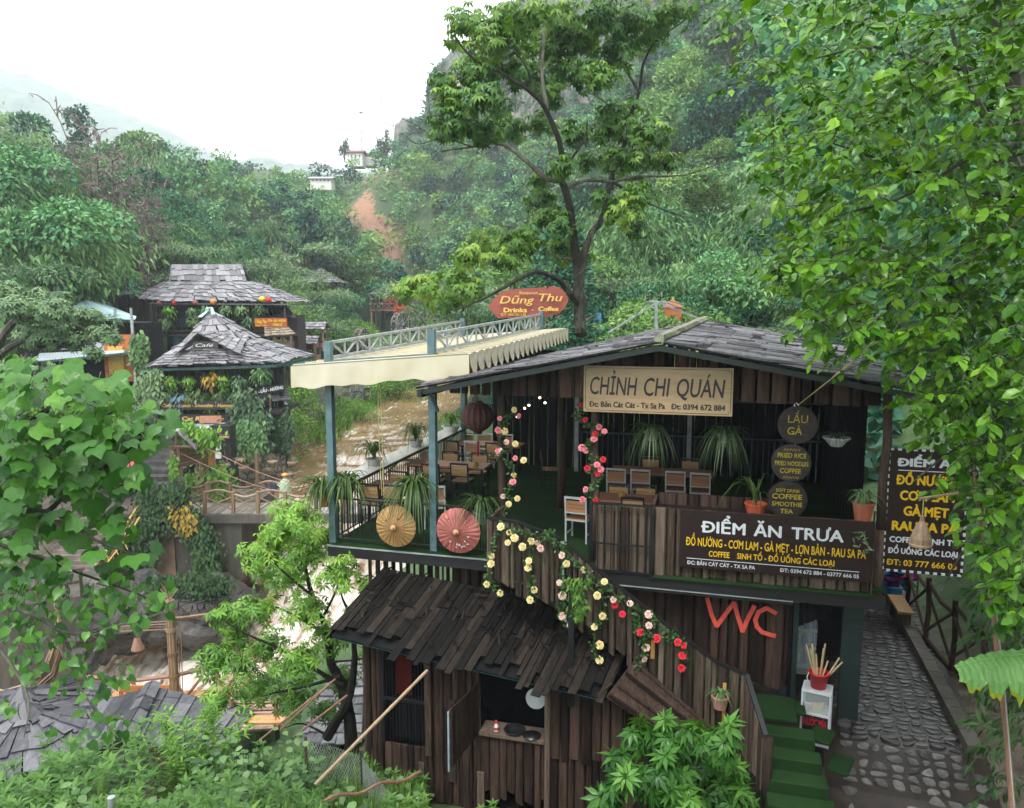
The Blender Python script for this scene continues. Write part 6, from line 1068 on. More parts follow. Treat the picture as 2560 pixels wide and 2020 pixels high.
for z, r_ in ((.86, .06), (.8, .15), (.68, .19), (.5, .2), (.34, .23), (.26, .26)):
    for k in range(n): a = 2 * math.pi * k / n; rr = r_ * (1 + .09 * math.sin(a * 5) * (1 - z)); vs.append((rr * math.cos(a) * h * .95, rr * math.sin(a) * h * .75 + .03, z * h))
b.add(vs, [(i * n + k, (i + 1) * n + k, (i + 1) * n + (k + 1) % n, i * n + (k + 1) % n) for i in range(5) for k in range(n)]); b.build('poncho', M_RAIN, o, True)
b = MB(); b.lathe([(.09, .95), (.1, .965), (.075, 1.0), (.0, 1.03)], 16, (0, .01, 0)); b.V = [(x * h, y * h, z * h) for x, y, z in b.V]; b.build('hat', plain('orange_hat', (.75, .3, .06), .6), o, True)
o = thing('shoulder_bag', 'dark blue bag carried by the person in the poncho', 'bag', V3(p.x - .55, p.y - .05, -8.35)); b = MB(); b.box((0, 0, 0), (.3, .16, .36), taper=.85); b.tube([(-.1, 0, .18), (.02, 0, .42), (.12, 0, .18)], .015, 5); b.build('bag', plain('navy_bag', (.015, .03, .07), .6), o)
# stall with red umbrella, left of the landing
o = thing('market_umbrella', 'folded red and white market umbrella beside the landing', 'umbrella'); p = PY(318, 1180, 38); b = MB(); b.lathe([(0, .9), (.3, .75), (.9, .3), (1.3, -.3), (1.25, -.32), (.8, .25), (0, .8)], 8, p, Matrix.Rotation(R(35), 3, 'Y')); b.build('canopy', wood('red_white_canvas', (.55, .03, .03), (.55, .03, .03), (.7, .66, .68), .6, (1, 1, 1), .6), o); b = MB(); b.tube([p, p + V3(-.8, 0, -1.7)], .03, 5); b.build('pole', M_STEEL, o)
o = thing('stall_table', 'small stall table with green and red goods under the umbrella', 'table'); p = PY(275, 1200, 38); b = MB(); b.box(p, (2, .9, .06)); [b.box(p + V3(x, 0, -.4), (.06, .6, .8)) for x in (-.9, .9)]; b.build('tabletop', M_SLAT, o); b = MB(); [b.box(p + V3(random.uniform(-.9, .9), random.uniform(-.3, .3), .1), (.25, .2, .14)) for _ in range(14)]; b.build('goods', MATS['mixed_goods'], o)
for lb, u, c_ in (('blue plastic stool beside the stall table', 262, (.03, .12, .4)), ('small blue stool behind the landing person', 290, (.04, .15, .45))):
    p = PY(u, 1217, 37.6); o = thing('stool', lb, 'stool', p, 0, 'plastic stools'); b = MB(); b.box((0, 0, .2), (.3, .3, .04)); b.build('seat', MATS.get('blue_plastic') or plain('blue_plastic', c_, .4), o)
    for sx in (-1, 1):
        for sy in (-1, 1): b = MB(); b.beam((sx * .12, sy * .12, .19), (sx * .16, sy * .16, -.15), .03, .03); b.build('leg', MATS['blue_plastic'], o)
# ---- far kiosks, gazebos, water wheels
def gazebo(label, u, v_e, v_a, Y, w, red=False, mossy=True, base=2.4):
    pe, pa = PY(u, v_e, Y), PY(u, v_a, Y); o = thing('gazebo', label, 'gazebo', (pe.x, pe.y, pe.z)); b = MB(); hh = pa.z - pe.z; q = w / 2; c4 = [V3(-q, -q, 0), V3(q, -q, 0), V3(q, q, 0), V3(-q, q, 0)]; ap = V3(0, 0, hh)
    for i in range(4): shingles(b, c4[i], c4[(i + 1) % 4], ap, ap, .35, .6, .06, .4, .2)
    b.build('roof', M_SHINGLE, o); b = MB(); [b.box((x * q * .85, y * q * .85, -base / 2), (.2, .2, base)) for x in (-1, 1) for y in (-1, 1)]; b.box((0, 0, -base), (w * .95, w * .95, .25)); [b.beam((-q * .9, -q * .9, -base + z), (q * .9, -q * .9, -base + z), .1, .1) for z in (.3, 1.0)]
    for k in range(5): x0 = -q * .9 + k * q * .36; b.beam((x0, -q * .92, -base + .3), (x0 + q * .36, -q * .92, -base + 1), .07, .07); b.beam((x0, -q * .92, -base + 1), (x0 + q * .36, -q * .92, -base + .3), .07, .07)
    [b.box((x * q * .85, y * q * .85, -base - 1.2), (.2, .2, 2.4)) for x in (-1, 1) for y in (-1, 1)]; b.build('frame', M_BAMBR if red else M_DWALL, o)
    if mossy:
        lm = LM()
        for _ in range(260): i = random.randrange(4); r1_, r2_ = random.random(), random.random(); pt = c4[i].lerp(c4[(i + 1) % 4], r1_).lerp(ap, r2_ * .8) + V3(0, 0, .08); lm.leaf(pt, (random.gauss(0, 1), random.gauss(0, 1), .2), (random.gauss(0, .4), random.gauss(0, .4), 1), .3)
        lm.build('moss', T_RHOMB, F_PALE, o)
    if red:
        b = MB(); [b.box((-q * .7 + k * q * .28, 0, -base + random.uniform(.9, 1.5)), (.5, 1.5, 1.1)) for k in range(6)]; b.build('red_goods', plain('red_goods', (.4, .03, .05), .7, var=.4, scale=2), o)
gazebo('wide mossy shingled gazebo half hidden behind the far trees', 803, 708, 672, 105, 6.2); gazebo('two level mossy gazebo hung with red goods by the upper river', 965, 736, 713, 118, 4.6, True)
def kiosk(label, u, v, Y, w):
    p = PY(u, v, Y); o = thing('kiosk', label, 'kiosk', p); b = MB(); shingles(b, (-w / 2, -w * .5, 1.7), (w / 2, -w * .5, 1.7), (w * .45, 0, 2.4), (-w * .45, 0, 2.4), .3, .5, .05); shingles(b, (w / 2, w * .5, 1.7), (-w / 2, w * .5, 1.7), (-w * .45, 0, 2.4), (w * .45, 0, 2.4), .3, .5, .05); b.build('roof', M_SHINGLE, o); b = MB(); [b.box((x * w * .38, y * w * .35, .7), (.14, .14, 2.2)) for x in (-1, 1) for y in (-1, 1)]; b.box((0, 0, .3), (w * .8, w * .6, .7)); b.build('frame', M_BAMBR, o); return o
kiosk('small shingled kiosk nearest the cream awning', 768, 905, 70, 2.6); kiosk('small shingled kiosk just behind another kiosk', 788, 866, 75, 2.7); kiosk('little shop roofed in shingles left of the kiosks', 730, 862, 82, 2.6)
vsign('kiosk_sign', 'red fretwork sign on the small kiosk roof', 'sign', 751, 858, 783, 874, 69.4, M_REDW, (('CAFE', .1, .9, .55, .35, .03), ('COFFEE', .05, .95, .08, .35, .03)), M_REDW)
def wheel(label, u, v, Y, r_):
    p = PY(u, v, Y); o = thing('water_wheel', label, 'water wheel', p, R(70), 'bamboo water wheels'); 
    for y in (-.35, .35): b = MB(); b.tube([(r_ * math.cos(a), y, r_ * math.sin(a)) for a in np.linspace(0, 6.283, 25)], .06, 5); [b.tube([(0, y, 0), (r_ * math.cos(a), y, r_ * math.sin(a))], .035, 4) for a in np.linspace(0, 6.283, 13)]; b.build('rim', M_STEEL, o)
    b = MB(); b.tube([(0, -.7, 0), (0, .7, 0)], .1, 6); [b.box((r_ * math.cos(a), 0, r_ * math.sin(a)), (.08, .8, .35), rot=Matrix.Rotation(-a, 3, 'Y')) for a in np.linspace(0, 6.283, 17)]; b.build('paddles', M_PLANKL, o); b = MB(); [b.tube([(x, y, -r_ * 1.1), (0, y, .1)], .06, 5) for x in (-1.0, 1.0) for y in (-.6, .6)]; b.build('frame', M_DWALL, o)
wheel('left bamboo water wheel beside the river', 905, 852, 86, 1.35); wheel('middle bamboo water wheel beside the river', 1000, 815, 98, 1.7); wheel('right bamboo water wheel beside the river', 1040, 808, 102, 1.6); wheel('tall bamboo water wheel standing under the awning valance', 893, 980, 70, 1.8)
o = thing('red_tree', 'small orange red leaved tree in front of the far gazebo', 'tree'); p = PY(1003, 790, 108); lm = LM(); crown(lm, [(p.x + random.gauss(0, .7), p.y, p.z + random.uniform(.2, 2.6), .8, .7) for _ in range(6)], 500, .3); lm.build('crown', T_RHOMB, foliage('red_leaf', [(.3, .05, .02), (.55, .1, .03), (.6, .16, .06)]), o); b = MB(); b.tube([p + V3(0, 0, -2.5), p + V3(0, 0, 1.5)], .08, 5); b.build('trunk', M_TRUNK, o)
o = thing('hanging_bridge', 'rust red railed footbridge crossing the gorge in the distance', 'bridge'); b = MB(); p, q = PY(868, 701, 140), PY(955, 697, 150); [b.beam(p + V3(0, 0, z), q + V3(0, 0, z), .15, .15) for z in (0, .9)]; [b.beam(p.lerp(q, k / 9), p.lerp(q, k / 9) + V3(0, 0, .9), .1, .1) for k in range(10)]; b.build('railing', plain('rust_red', (.25, .09, .08), .7), o); b = MB(); b.box(p.lerp(q, .5) + V3(0, .8, -.1), ((q - p).length, 1.6, .15), math.atan2((q - p).y, (q - p).x)); b.build('deck', M_DWALL, o)
# distant houses on the saddle
def far_house(label, u0, u1, v_base, v_eave, v_top, Y, mat, roof, win=3):
    p0, p1 = PY(u0, v_base, Y), PY(u1, v_base, Y); ze, zt = PY(u0, v_eave, Y).z, PY(u0, v_top, Y).z; o = thing('hilltop_house', label, 'house', p0, 0, 'houses on the far saddle'); w = p1.x - p0.x; h = ze - p0.z; b = MB(); b.box((w / 2, 2.5, h / 2 - 1), (w, 5, h + 2)); b.build('wall', mat, o); b = MB(); tp = zt - p0.z; b.slab([(-.5, -.6, h), (w + .5, -.6, h), (w + .5, 2.5, tp), (-.5, 2.5, tp)], .25); b.slab([(-.5, 2.5, tp), (w + .5, 2.5, tp), (w + .5, 5.6, h), (-.5, 5.6, h)], .25); b.build('roof', roof, o)
    for k in range(win): b = MB(); b.box((w * (k + .7) / (win + .4), -.03, h * .45), (w * .08, .08, h * .3)); b.build('window', M_GLASS if False else M_INK, o)
M_PALEW = plain('pale_render', (.72, .7, .66), .8); M_REDROOF = plain('brown_roof', (.25, .13, .11), .7); M_GREYR = plain('grey_roof', (.5, .52, .54), .6)
far_house('white house with brown roof beside the mast on the skyline', 872, 906, 398, 380, 371, 232, M_PALEW, M_REDROOF); far_house('long pale house right of the mast on the skyline', 909, 936, 397, 382, 374, 238, M_PALEW, M_GREYR, 4); far_house('tiny pale house near the bluff on the skyline', 944, 957, 410, 403, 392, 226, M_PALEW, M_GREYR, 1); far_house('long low white house halfway down the far slope', 775, 828, 455, 445, 438, 205, M_PALEW, M_GREYR, 5)
for u, v, s, k in ((862, 374, 5, 0), (950, 385, 6.5, 1), (968, 372, 8, 1), (956, 380, 6, 0)):
    p = PY(u, v + 24, 236); o = thing('skyline_tree', 'dark %s tree on the skyline %s' % (('round', 'conical')[k], ('left of the white house', 'right of the long pale house', 'nearest the bluff', 'between the pale house and the bluff')[(862, 950, 968, 956).index(u)]), 'tree', p); lm = LM(); crown(lm, [(random.gauss(0, .5), random.gauss(0, .5), z, (1.5 if k else 2.0) * (1.15 - z / s), .9) for z in np.linspace(1.2, s, 7)], 500, .7); lm.build('crown', T_RHOMB, F_DARK, o); b = MB(); b.tube([(0, 0, -1), (0, 0, s * .7)], .2, 5); b.build('trunk', M_TRUNK, o)
o = thing('radio_mast', 'thin red and white radio mast on the skyline', 'mast'); p, q = PY(905, 398, 233), PY(902, 272, 233); m_ = [MB(), MB()]
for k in range(12): m_[k % 2].tube([p.lerp(q, k / 12), p.lerp(q, (k + 1) / 12)], .16, 5)
m_[0].build('pole', plain('mast_red', (.45, .2, .18), .6), o); m_[1].build('white_band', M_PALEW, o); b = MB(); b.lathe([(.0, -.3), (.8, .0), (.75, .1)], 10, q + V3(0, 0, -1)); b.build('dish', M_PALEW, o)
# ================================================================ PLANTS AND FLOWERS AT THE RESTAURANT
def strap_plant(name, label, cat, s, t, h, pot, n, ln, droop, F, w=.022, grp=None, potm=None, lean=(0, 0), up=1.0):
    o = bthing(name, label, cat, s, t, h, grp)
    if pot: b = MB(); r0, r1, ph = pot; b.lathe([(r0, 0), (r1, ph), (r1 * 1.08, ph), (r1 * 1.08, ph + .02), (r1 * .9, ph + .02), (r1 * .85, ph - .03), (0, ph - .03)], 16); b.build('pot', potm, o); z0 = ph - .02
    else: z0 = 0
    b = MB()
    for k in range(n):
        a = random.uniform(0, 6.283); l = ln * random.uniform(.55, 1.15); d = Vector((math.cos(a) + lean[0], math.sin(a) + lean[1], 0)) * random.uniform(.35, 1); dr = droop * random.uniform(.5, 1.3); pts = []
        for i in range(7): q = i / 6; pts.append(Vector((0, 0, z0)) + d * l * (.25 * q + .75 * q ** 1.5) * .8 + Vector((random.gauss(0, .004), random.gauss(0, .004), l * (up * q - (up + dr * .75) * q ** 2.6 * .8))))
        b.strip(pts, [w * x for x in (.5, .8, 1, 1, .85, .55, .06)], (-d.x * .3, -d.y * .3, 1), fold=.25)
    b.build('leaves', F, o); return o
GP = 'potted plants on the terrace rail'
strap_plant('potted_plant', 'arching strap leaved plant in a terracotta pot outside the corner post', 'potted plant', -.19, .02, .66, (.09, .12, .22), 95, 1.05, .8, F_STRAP, .034, GP, M_TERRA, (-.35, -.1))
strap_plant('potted_plant', 'arching strap leaved plant in a dark pot inside the corner post', 'potted plant', .26, .02, .84, (.11, .15, .16), 90, .95, .85, F_STRAP, .036, GP, M_FASCIA, (.2, -.1))
strap_plant('potted_plant', 'big strap leaved plant in a dark pot drooping over the tan parasol', 'potted plant', 1.62, .02, .84, (.12, .16, .18), 120, 1.05, .95, F_STRAP, .042, GP, M_FASCIA, (0, -.25))
strap_plant('potted_plant', 'dark strap leaved plant in a green pot above the red parasol', 'potted plant', 2.9, -.05, .58, (.1, .15, .2), 110, .95, .75, foliage('dark_strap', [(.012, .03, .01), (.03, .065, .018), (.06, .11, .03), (.2, .2, .09)]), .024, GP, M_GREENPOT, (0, -.1))
GQ = 'potted plants on the bar counter'
strap_plant('potted_plant', 'sparse grassy plant in a pale pot on the near part of the bar counter', 'potted plant', -.2, 2.2, 1.0, (.13, .17, .13), 60, .95, .5, F_STRAP, .026, GQ, M_STONEPOT, up=1.15)
strap_plant('potted_plant', 'tall drooping grassy plant in a pale pot halfway along the bar counter', 'potted plant', -.18, 4.5, 1.0, (.13, .17, .14), 56, 1.05, .65, F_STRAP, .028, GQ, M_STONEPOT, up=1.2)
strap_plant('potted_plant', 'full green plant in a white bowl at the far end of the bar counter', 'potted plant', -.12, 6.9, 1.0, (.16, .24, .14), 80, .85, .4, F_LIME, .034, GQ, M_WHITEPOT, up=1.2)
GHP = 'hanging pots in the dining room front'
for lb, s, h, n, dr in (('spider plant spilling from a white hanging pot under the tan sign', 5.78, 2.08, 170, 1.25), ('spider plant spilling from a white hanging pot left of the round signs', 6.98, 2.1, 180, 1.25), ('sparse plant in a wide white hanging bowl right of the round signs', 8.72, 2.12, 60, .5)):
    o = strap_plant('hanging_plant', lb, 'hanging plant', s, .6, h, (.09, .2, .13) if s > 8 else (.07, .14, .14), n, .8 if s < 8 else .5, dr, foliage('spider_leaf', [(.04, .07, .035), (.08, .13, .06), (.14, .2, .1), (.3, .35, .22)]) if 'spider_leaf' not in MATS else MATS['spider_leaf'], .016, GHP, M_WHITEPOT, up=.7)
    b = MB(); [b.tube([(x * .15, y * .15, .13), (0, 0, .75)], .004, 4) for x, y in ((1, 0), (-.5, .86), (-.5, -.86))]; b.build('hanger', M_WIRE, o)
strap_plant('potted_plant', 'spare long leaved plant in an orange octagonal pot on the planter box', 'potted plant', 7.5, .22, 1.0, (.13, .17, .17), 13, .95, .45, F_STRAP, .028, None, plain('orange_pot', (.5, .1, .045), .5), up=1.25)
strap_plant('potted_plant', 'spiky plant in a square terracotta pot beside the right log post', 'potted plant', 9.08, .06, 1.07, (.12, .16, .26), 60, .5, .35, F_GREY, .026, None, M_TERRA, up=1.1)
strap_plant('potted_plant', 'pale variegated plant in a pink pot hooked on the stair balustrade', 'potted plant', 7.02, -1.27, -1.62, (.09, .13, .18), 60, .36, .6, F_PALE, .02, None, plain('pink_pot', (.4, .19, .15), .6))
o = bthing('trailing_plant', 'small trailing sprig hanging over the brown menu sign corner', 'plant', 9.05, -.16, .95); lm = LM(); [lm.leaf((random.gauss(0, .06), random.uniform(-.05, .02), -random.random() * .35), (random.gauss(0, 1), -.3, random.gauss(0, .6)), (0, -1, .3), .11) for _ in range(26)]; lm.build('leaves', T_LANCE, MATS['spider_leaf'], o)
# ---- rose garlands
ROSE = {k: plain(k + '_rose', c, .6, var=.12, scale=40) for k, c in (('pink', (.75, .22, .26)), ('red', (.6, .012, .03)), ('cream', (.7, .58, .26)), ('blush', (.74, .5, .42)))}
def rose_mesh(col):
    b = MB()
    for ring, (n, r_, tilt, sz) in enumerate(((3, .008, .1, .032), (5, .02, .45, .042), (6, .034, .95, .046), (6, .04, 1.35, .04))):
        for k in range(n):
            a = 2 * math.pi * k / n + ring * .6; out = Vector((math.cos(a), math.sin(a), 0)); up = Vector((0, 0, 1)); d = up * math.cos(tilt) + out * math.sin(tilt); side = Vector((-math.sin(a), math.cos(a), 0)); c = out * r_ * .6 + up * (.012 - ring * .006); nn = d.cross(side)
            b.add([c - side * sz * .35, c + side * sz * .35, c + d * sz * .7 + side * sz * .62 - nn * .006, c + d * sz * 1.05 + nn * -.004, c + d * sz * .7 - side * sz * .62 - nn * .006, c + d * sz * .5 + nn * .012], [(0, 1, 5), (1, 2, 5), (2, 3, 5), (3, 4, 5), (4, 0, 5)])
    return b
_rm = {}
def rose(col, p, parent, sc):
    if col not in _rm: o = rose_mesh(col).build('rose', ROSE[col], parent); _rm[col] = o.data
    else: o = bpy.data.objects.new('rose', _rm[col]); COL.objects.link(o); o.parent = parent
    o.location = p; d = Vector((random.gauss(0, .5), -1, random.gauss(.35, .4))).normalized(); o.rotation_euler = d.to_track_quat('Z', 'Y').to_euler(); o.scale = (sc,) * 3
    if col in ('red', 'pink'): o['label'] = col + ' rose'
c5 = lambda x, y: (700 + x * .4507, 680 + y * .4507); c6 = lambda x, y: (1350 + x * .4392, 750 + y * .4392); c7 = lambda x, y: (800 + x * .4215, 1300 + y * .4215); c8 = lambda x, y: (1600 + x * .4434, 1350 + y * .4434)
def garland(label, tf, t, flowers, lines, nleaf, sc):
    o = bthing('rose_garland', label, 'garland', 0, 0, 0, 'artificial rose garlands'); b = MB(); lm = LM()
    for ln in lines:
        P = [LT(*tf(*p), t) + Vector((random.gauss(0, .01), random.gauss(0, .02), 0)) for p in ln]; b.tube(P, .007, 5)
        L = sum((q - p).length for p, q in zip(P[:-1], P[1:]))
        for _ in range(int(nleaf * L)):
            i = random.randrange(len(P) - 1); p = P[i].lerp(P[i + 1], random.random()); lm.leaf(p + Vector((random.gauss(0, .035), random.gauss(-.02, .02), random.gauss(0, .035))), (random.gauss(0, 1), random.gauss(-.4, .5), random.gauss(-.2, .6)), (random.gauss(0, .5), -1, random.gauss(.4, .5)), random.uniform(.035, .075))
    b.build('vine', M_STEMG, o); lm.build('leaves', T_OVAL, F_DARK if t > 0 else MATS['dark_leaf'], o, 1.2)
    for col, pts in flowers:
        for x, y in pts: rose(col, LT(*tf(x, y), t) + Vector((0, random.uniform(-.07, -.02), 0)), o, sc * random.uniform(.8, 1.15))
garland('garland of pink and cream roses round the first log post', c5, .06, [('pink', [(1217, 875), (1217, 1005), (1297, 1160), (1225, 810), (1330, 797), (1310, 1030), (1216, 990)]), ('cream', [(1252, 880), (1305, 762), (1355, 1043), (1298, 1125), (1272, 1285), (1320, 1253), (1212, 1330), (1310, 950)]), ('blush', [(1262, 940), (1240, 1243), (1225, 985)])], [[(1290, 770), (1240, 840), (1225, 900), (1262, 950), (1220, 1010), (1290, 1080), (1300, 1150), (1260, 1210), (1285, 1270), (1225, 1330)]], 120, .92)
garland('garland of red and pink roses round the second log post', c6, .15, [('pink', [(213, 653), (338, 720), (370, 745), (263, 855), (347, 962), (328, 935), (262, 1077), (245, 1133), (310, 790), (240, 840)]), ('red', [(260, 680), (318, 762), (362, 905), (272, 957), (330, 985), (320, 1138), (243, 597)])], [[(245, 600), (215, 655), (270, 700), (350, 740), (290, 800), (260, 860), (340, 910), (270, 960), (345, 990), (320, 1050), (255, 1090), (320, 1140)]], 130, .92)
garland('long trailing garland of cream, blush and red roses on the stair balustrade', c7, -1.19, [('cream', [(1080, 35), (1125, 70), (1118, 130), (1160, 100), (1258, 120), (1205, 155), (1022, 208), (1245, 235), (1238, 280), (995, 375), (1075, 428), (1272, 410), (1253, 465), (1020, 255), (1465, 253), (1568, 290), (1690, 360), (1648, 443), (1677, 567), (1630, 630), (1660, 738), (1660, 822), (1880, 995)]),
    ('blush', [(1292, 130), (1313, 162), (1440, 203), (1423, 368), (1442, 440), (1440, 563), (1488, 618), (1742, 467), (1840, 492), (1950, 555), (1953, 618), (1935, 752), (1925, 818)]), ('red', [(1750, 502), (1795, 555), (1900, 662), (1998, 698), (2125, 715), (2158, 735), (2150, 800), (2145, 868)])],
    [[(1060, 20), (1150, 60), (1270, 80), (1400, 120), (1470, 190), (1568, 290), (1690, 380), (1760, 450), (1850, 500), (1960, 570), (2020, 640), (2130, 690), (2165, 760), (2148, 870)], [(1060, 40), (1010, 210), (990, 380), (1075, 430)], [(1250, 110), (1240, 280), (1275, 410), (1255, 470)], [(1440, 180), (1430, 370), (1445, 470), (1440, 570), (1490, 620)], [(1690, 370), (1660, 470), (1675, 570), (1630, 640), (1620, 760), (1660, 830)], [(1850, 500), (1880, 600), (1900, 680), (1930, 750), (1880, 850), (1870, 1000)], [(1400, 120), (1380, 60), (1300, 90)], [(1900, 660), (2000, 690), (2130, 710)]], 85, .98)
o = bthing('climbing_plant', 'leafy yellow green creeper hanging on the stair planks among the roses', 'climbing plant'); lm = LM()
for _ in range(330): q = random.random(); p = LT(*c7(1530 + random.gauss(0, 32) * (1.2 - q * .7), 330 + 240 * q), -1.2); lm.leaf(p + Vector((0, random.uniform(-.12, 0), 0)), (random.gauss(0, .6), -.4, -.8), (random.gauss(0, .4), -1, .5), random.uniform(.07, .12))
lm.build('leaves', T_LANCE, F_MAIN, o, 1.6); b = MB(); b.tube([LT(*c7(1540, 330), -1.17), LT(*c7(1520, 560), -1.2)], .008, 5); b.build('stem', M_STEMG, o)
# ================================================================ THE NEAR TREES
M_BARKM = wood('mossy_bark', (.010, .011, .008), (.03, .029, .021), (.15, .15, .115), .85, (3, 3, 1), 4, .02)
def limb(mb, pts, tf, Y, r0, r1, n=7, dy=0.0, jag=.1):
    P = [PY(*tf(*p[:2]), Y + (p[2] if len(p) > 2 else dy * i / max(1, len(pts) - 1))) for i, p in enumerate(pts)]; Q = []
    for i in range(len(P) - 1):                                    # a smooth curve through the joints
        a, b_, c, d = P[max(0, i - 1)], P[i], P[i + 1], P[min(len(P) - 1, i + 2)]
        for k in range(4): t = k / 4; Q.append(.5 * ((2 * b_) + (c - a) * t + (2 * a - 5 * b_ + 4 * c - d) * t * t + (3 * b_ - a - 3 * c + d) * t ** 3))
    Q.append(P[-1]); m = len(Q); mb.tube([q + Vector((random.gauss(0, r0 * .06), random.gauss(0, r0 * .06), random.gauss(0, r0 * .06))) for q in Q], [r0 + (r1 - r0) * i / (m - 1) for i in range(m)], n, jag=jag); return Q
def whorls(lm, c, rx, ry, rz, n, k, sz, a0=0.0, droop=.35, shell=.45):
    for _ in range(n):
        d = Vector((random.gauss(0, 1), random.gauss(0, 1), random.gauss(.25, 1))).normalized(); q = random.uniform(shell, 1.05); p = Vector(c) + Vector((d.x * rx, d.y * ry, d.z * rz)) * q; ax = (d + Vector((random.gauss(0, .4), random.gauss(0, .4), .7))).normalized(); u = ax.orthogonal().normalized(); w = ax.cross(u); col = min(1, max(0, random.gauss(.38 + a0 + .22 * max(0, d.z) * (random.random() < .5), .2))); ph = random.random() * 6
        for i in range(k):
            an = ph + 6.283 * i / k; e = u * math.cos(an) + w * math.sin(an); lm.leaf(p + e * sz * .08, e + ax * random.uniform(-.1, .35) + Vector((0, 0, -droop)), ax + e * .2, sz * random.uniform(.7, 1.15), min(1, max(0, col + random.gauss(0, .08))))
# ---- the tall tree behind the restaurant
r2 = lambda x, y: (1000 + x * .7206, y * .7206)
mt = thing('tall_tree', 'tall forked tree with mossy trunk rising behind the plank roof', 'tree', PY(1449, 850, 24)); mt.location = (0, 0, 0); b = MB(); MY = 24
limb(b, [(628, 1160), (625, 1100), (620, 1000), (622, 930)], r2, MY, .2, .17, 10)
limb(b, [(618, 940), (600, 800), (580, 680), (560, 620), (566, 560), (545, 470), (500, 370), (440, 310), (350, 250), (250, 200), (200, 140)], r2, MY, .14, .02, 8, -1.5)
limb(b, [(628, 940), (640, 880), (660, 820), (700, 760), (722, 670), (740, 622)], r2, MY, .12, .08, 8, 1.0)
limb(b, [(722, 650), (755, 560), (785, 480), (800, 400), (830, 320), (845, 220), (890, 140), (960, 90), (1050, 20)], r2, MY + 1, .08, .02, 8, .8)
limb(b, [(565, 625), (510, 620), (450, 570), (390, 520), (330, 495), (250, 510), (140, 525)], r2, MY, .1, .02, 7, -1.2); limb(b, [(510, 380), (495, 300), (492, 240), (498, 150), (505, 40), (510, -60)], r2, MY - .8, .07, .03, 6, .5)
limb(b, [(575, 660), (610, 635), (660, 625), (740, 630), (820, 612), (900, 612), (1000, 605), (1110, 565)], r2, MY, .07, .015, 6, .8); limb(b, [(745, 635), (800, 670), (850, 700), (950, 740), (1060, 772)], r2, MY + .8, .05, .012, 6, .6)
limb(b, [(618, 1060), (600, 1030), (560, 980), (520, 955), (470, 942), (400, 975), (330, 1015), (260, 1050), (180, 1075)], r2, MY, .11, .02, 7, -2.6); limb(b, [(650, 975), (700, 980), (750, 992)], r2, MY, .03, .01, 5); limb(b, [(830, 320), (800, 270), (760, 200), (740, 120), (700, 50)], r2, MY + 1.2, .05, .015, 6, .4)
limb(b, [(560, 620), (590, 560), (640, 480), (650, 420)], r2, MY - .2, .05, .015, 6, -.8); limb(b, [(795, 440), (750, 390), (700, 345), (650, 320)], r2, MY + .9, .05, .015, 6, .3); limb(b, [(440, 310), (446, 250), (400, 180), (340, 130)], r2, MY - 1, .04, .012, 5, -.5)
limb(b, [(250, 510), (150, 480), (60, 500), (10, 460)], r2, MY - 1, .025, .006, 5, -.4); limb(b, [(1000, 605), (1020, 560), (990, 500), (1000, 420)], r2, MY + .6, .015, .004, 4); limb(b, [(1060, 590), (1100, 520), (1130, 440)], r2, MY + .7, .012, .004, 4); limb(b, [(600, 900), (540, 890), (500, 860)], r2, MY, .04, .01, 5, -.8); limb(b, [(940, 610), (980, 650), (1040, 640), (1120, 690)], r2, MY + .7, .014, .004, 4)
for _ in range(46):
    x, y = random.choice(((250, 250), (200, 400), (120, 500), (960, 600), (900, 480), (500, 690), (780, 730), (300, 850), (120, 1000), (60, 450), (40, 520), (30, 400))); x += random.gauss(0, 60); y += random.gauss(0, 50); dx, dy = random.gauss(-30, 70), random.gauss(-20, 60); limb(b, [(x, y), (x + dx * .5, y + dy * .4), (x + dx, y + dy)], r2, MY - .5, .014, .004, 4)
b.build('trunk', M_BARKM, mt); lm = LM()
for x, y, rx, ry in ((230, 90, 70, 70), (330, 140, 80, 60), (450, 50, 90, 60), (560, 50, 80, 60), (640, 130, 75, 65), (700, 50, 80, 55), (800, 75, 110, 60), (930, 40, 100, 50), (750, 180, 70, 55), (250, 260, 75, 55), (180, 350, 75, 50), (190, 425, 85, 50), (290, 450, 85, 50), (390, 440, 65, 50), (300, 340, 85, 50), (410, 250, 90, 55), (565, 240, 60, 60), (640, 255, 60, 55), (600, 460, 55, 45), (760, 385, 75, 50), (740, 440, 65, 45), (850, 455, 85, 45), (900, 475, 55, 35), (740, 540, 60, 45), (800, 560, 85, 45), (890, 560, 70, 35), (500, 690, 65, 50), (520, 755, 75, 45), (780, 730, 75, 60), (820, 785, 55, 40), (560, 860, 55, 50), (300, 825, 75, 50), (400, 830, 80, 50), (235, 885, 55, 45), (350, 895, 85, 40), (455, 850, 45, 50), (70, 985, 75, 45), (160, 1035, 85, 40), (235, 1000, 55, 45), (560, 570, 50, 40), (640, 880, 35, 35), (360, 60, 70, 50), (690, 680, 40, 30), (480, 150, 80, 60), (560, 150, 70, 60), (380, 90, 70, 60), (150, 280, 50, 40), (480, 420, 50, 45), (520, 320, 50, 45), (700, 260, 60, 50), (860, 130, 70, 45), (640, 560, 45, 35), (690, 470, 45, 40), (940, 560, 50, 30), (560, 780, 55, 45), (480, 620, 40, 35), (830, 660, 55, 40), (190, 950, 60, 35), (20, 1010, 50, 30), (130, 450, 50, 40), (300, 230, 60, 50)):
    Y = MY + random.gauss(0, 1.1) + (-1.2 if x < 480 else .6); c = PY(*r2(x, y), Y); k = Y / FPX * .7206; low = y > 800
    whorls(lm, c, rx * k * 1.12, rx * k * 1.2, ry * k * 1.05, int(rx * ry / 58), 7, .25, .22 if low or random.random() < .3 else -.02, .75, .2)
lm.build('crown', T_LANCE, F_MAIN, mt, 1.5)
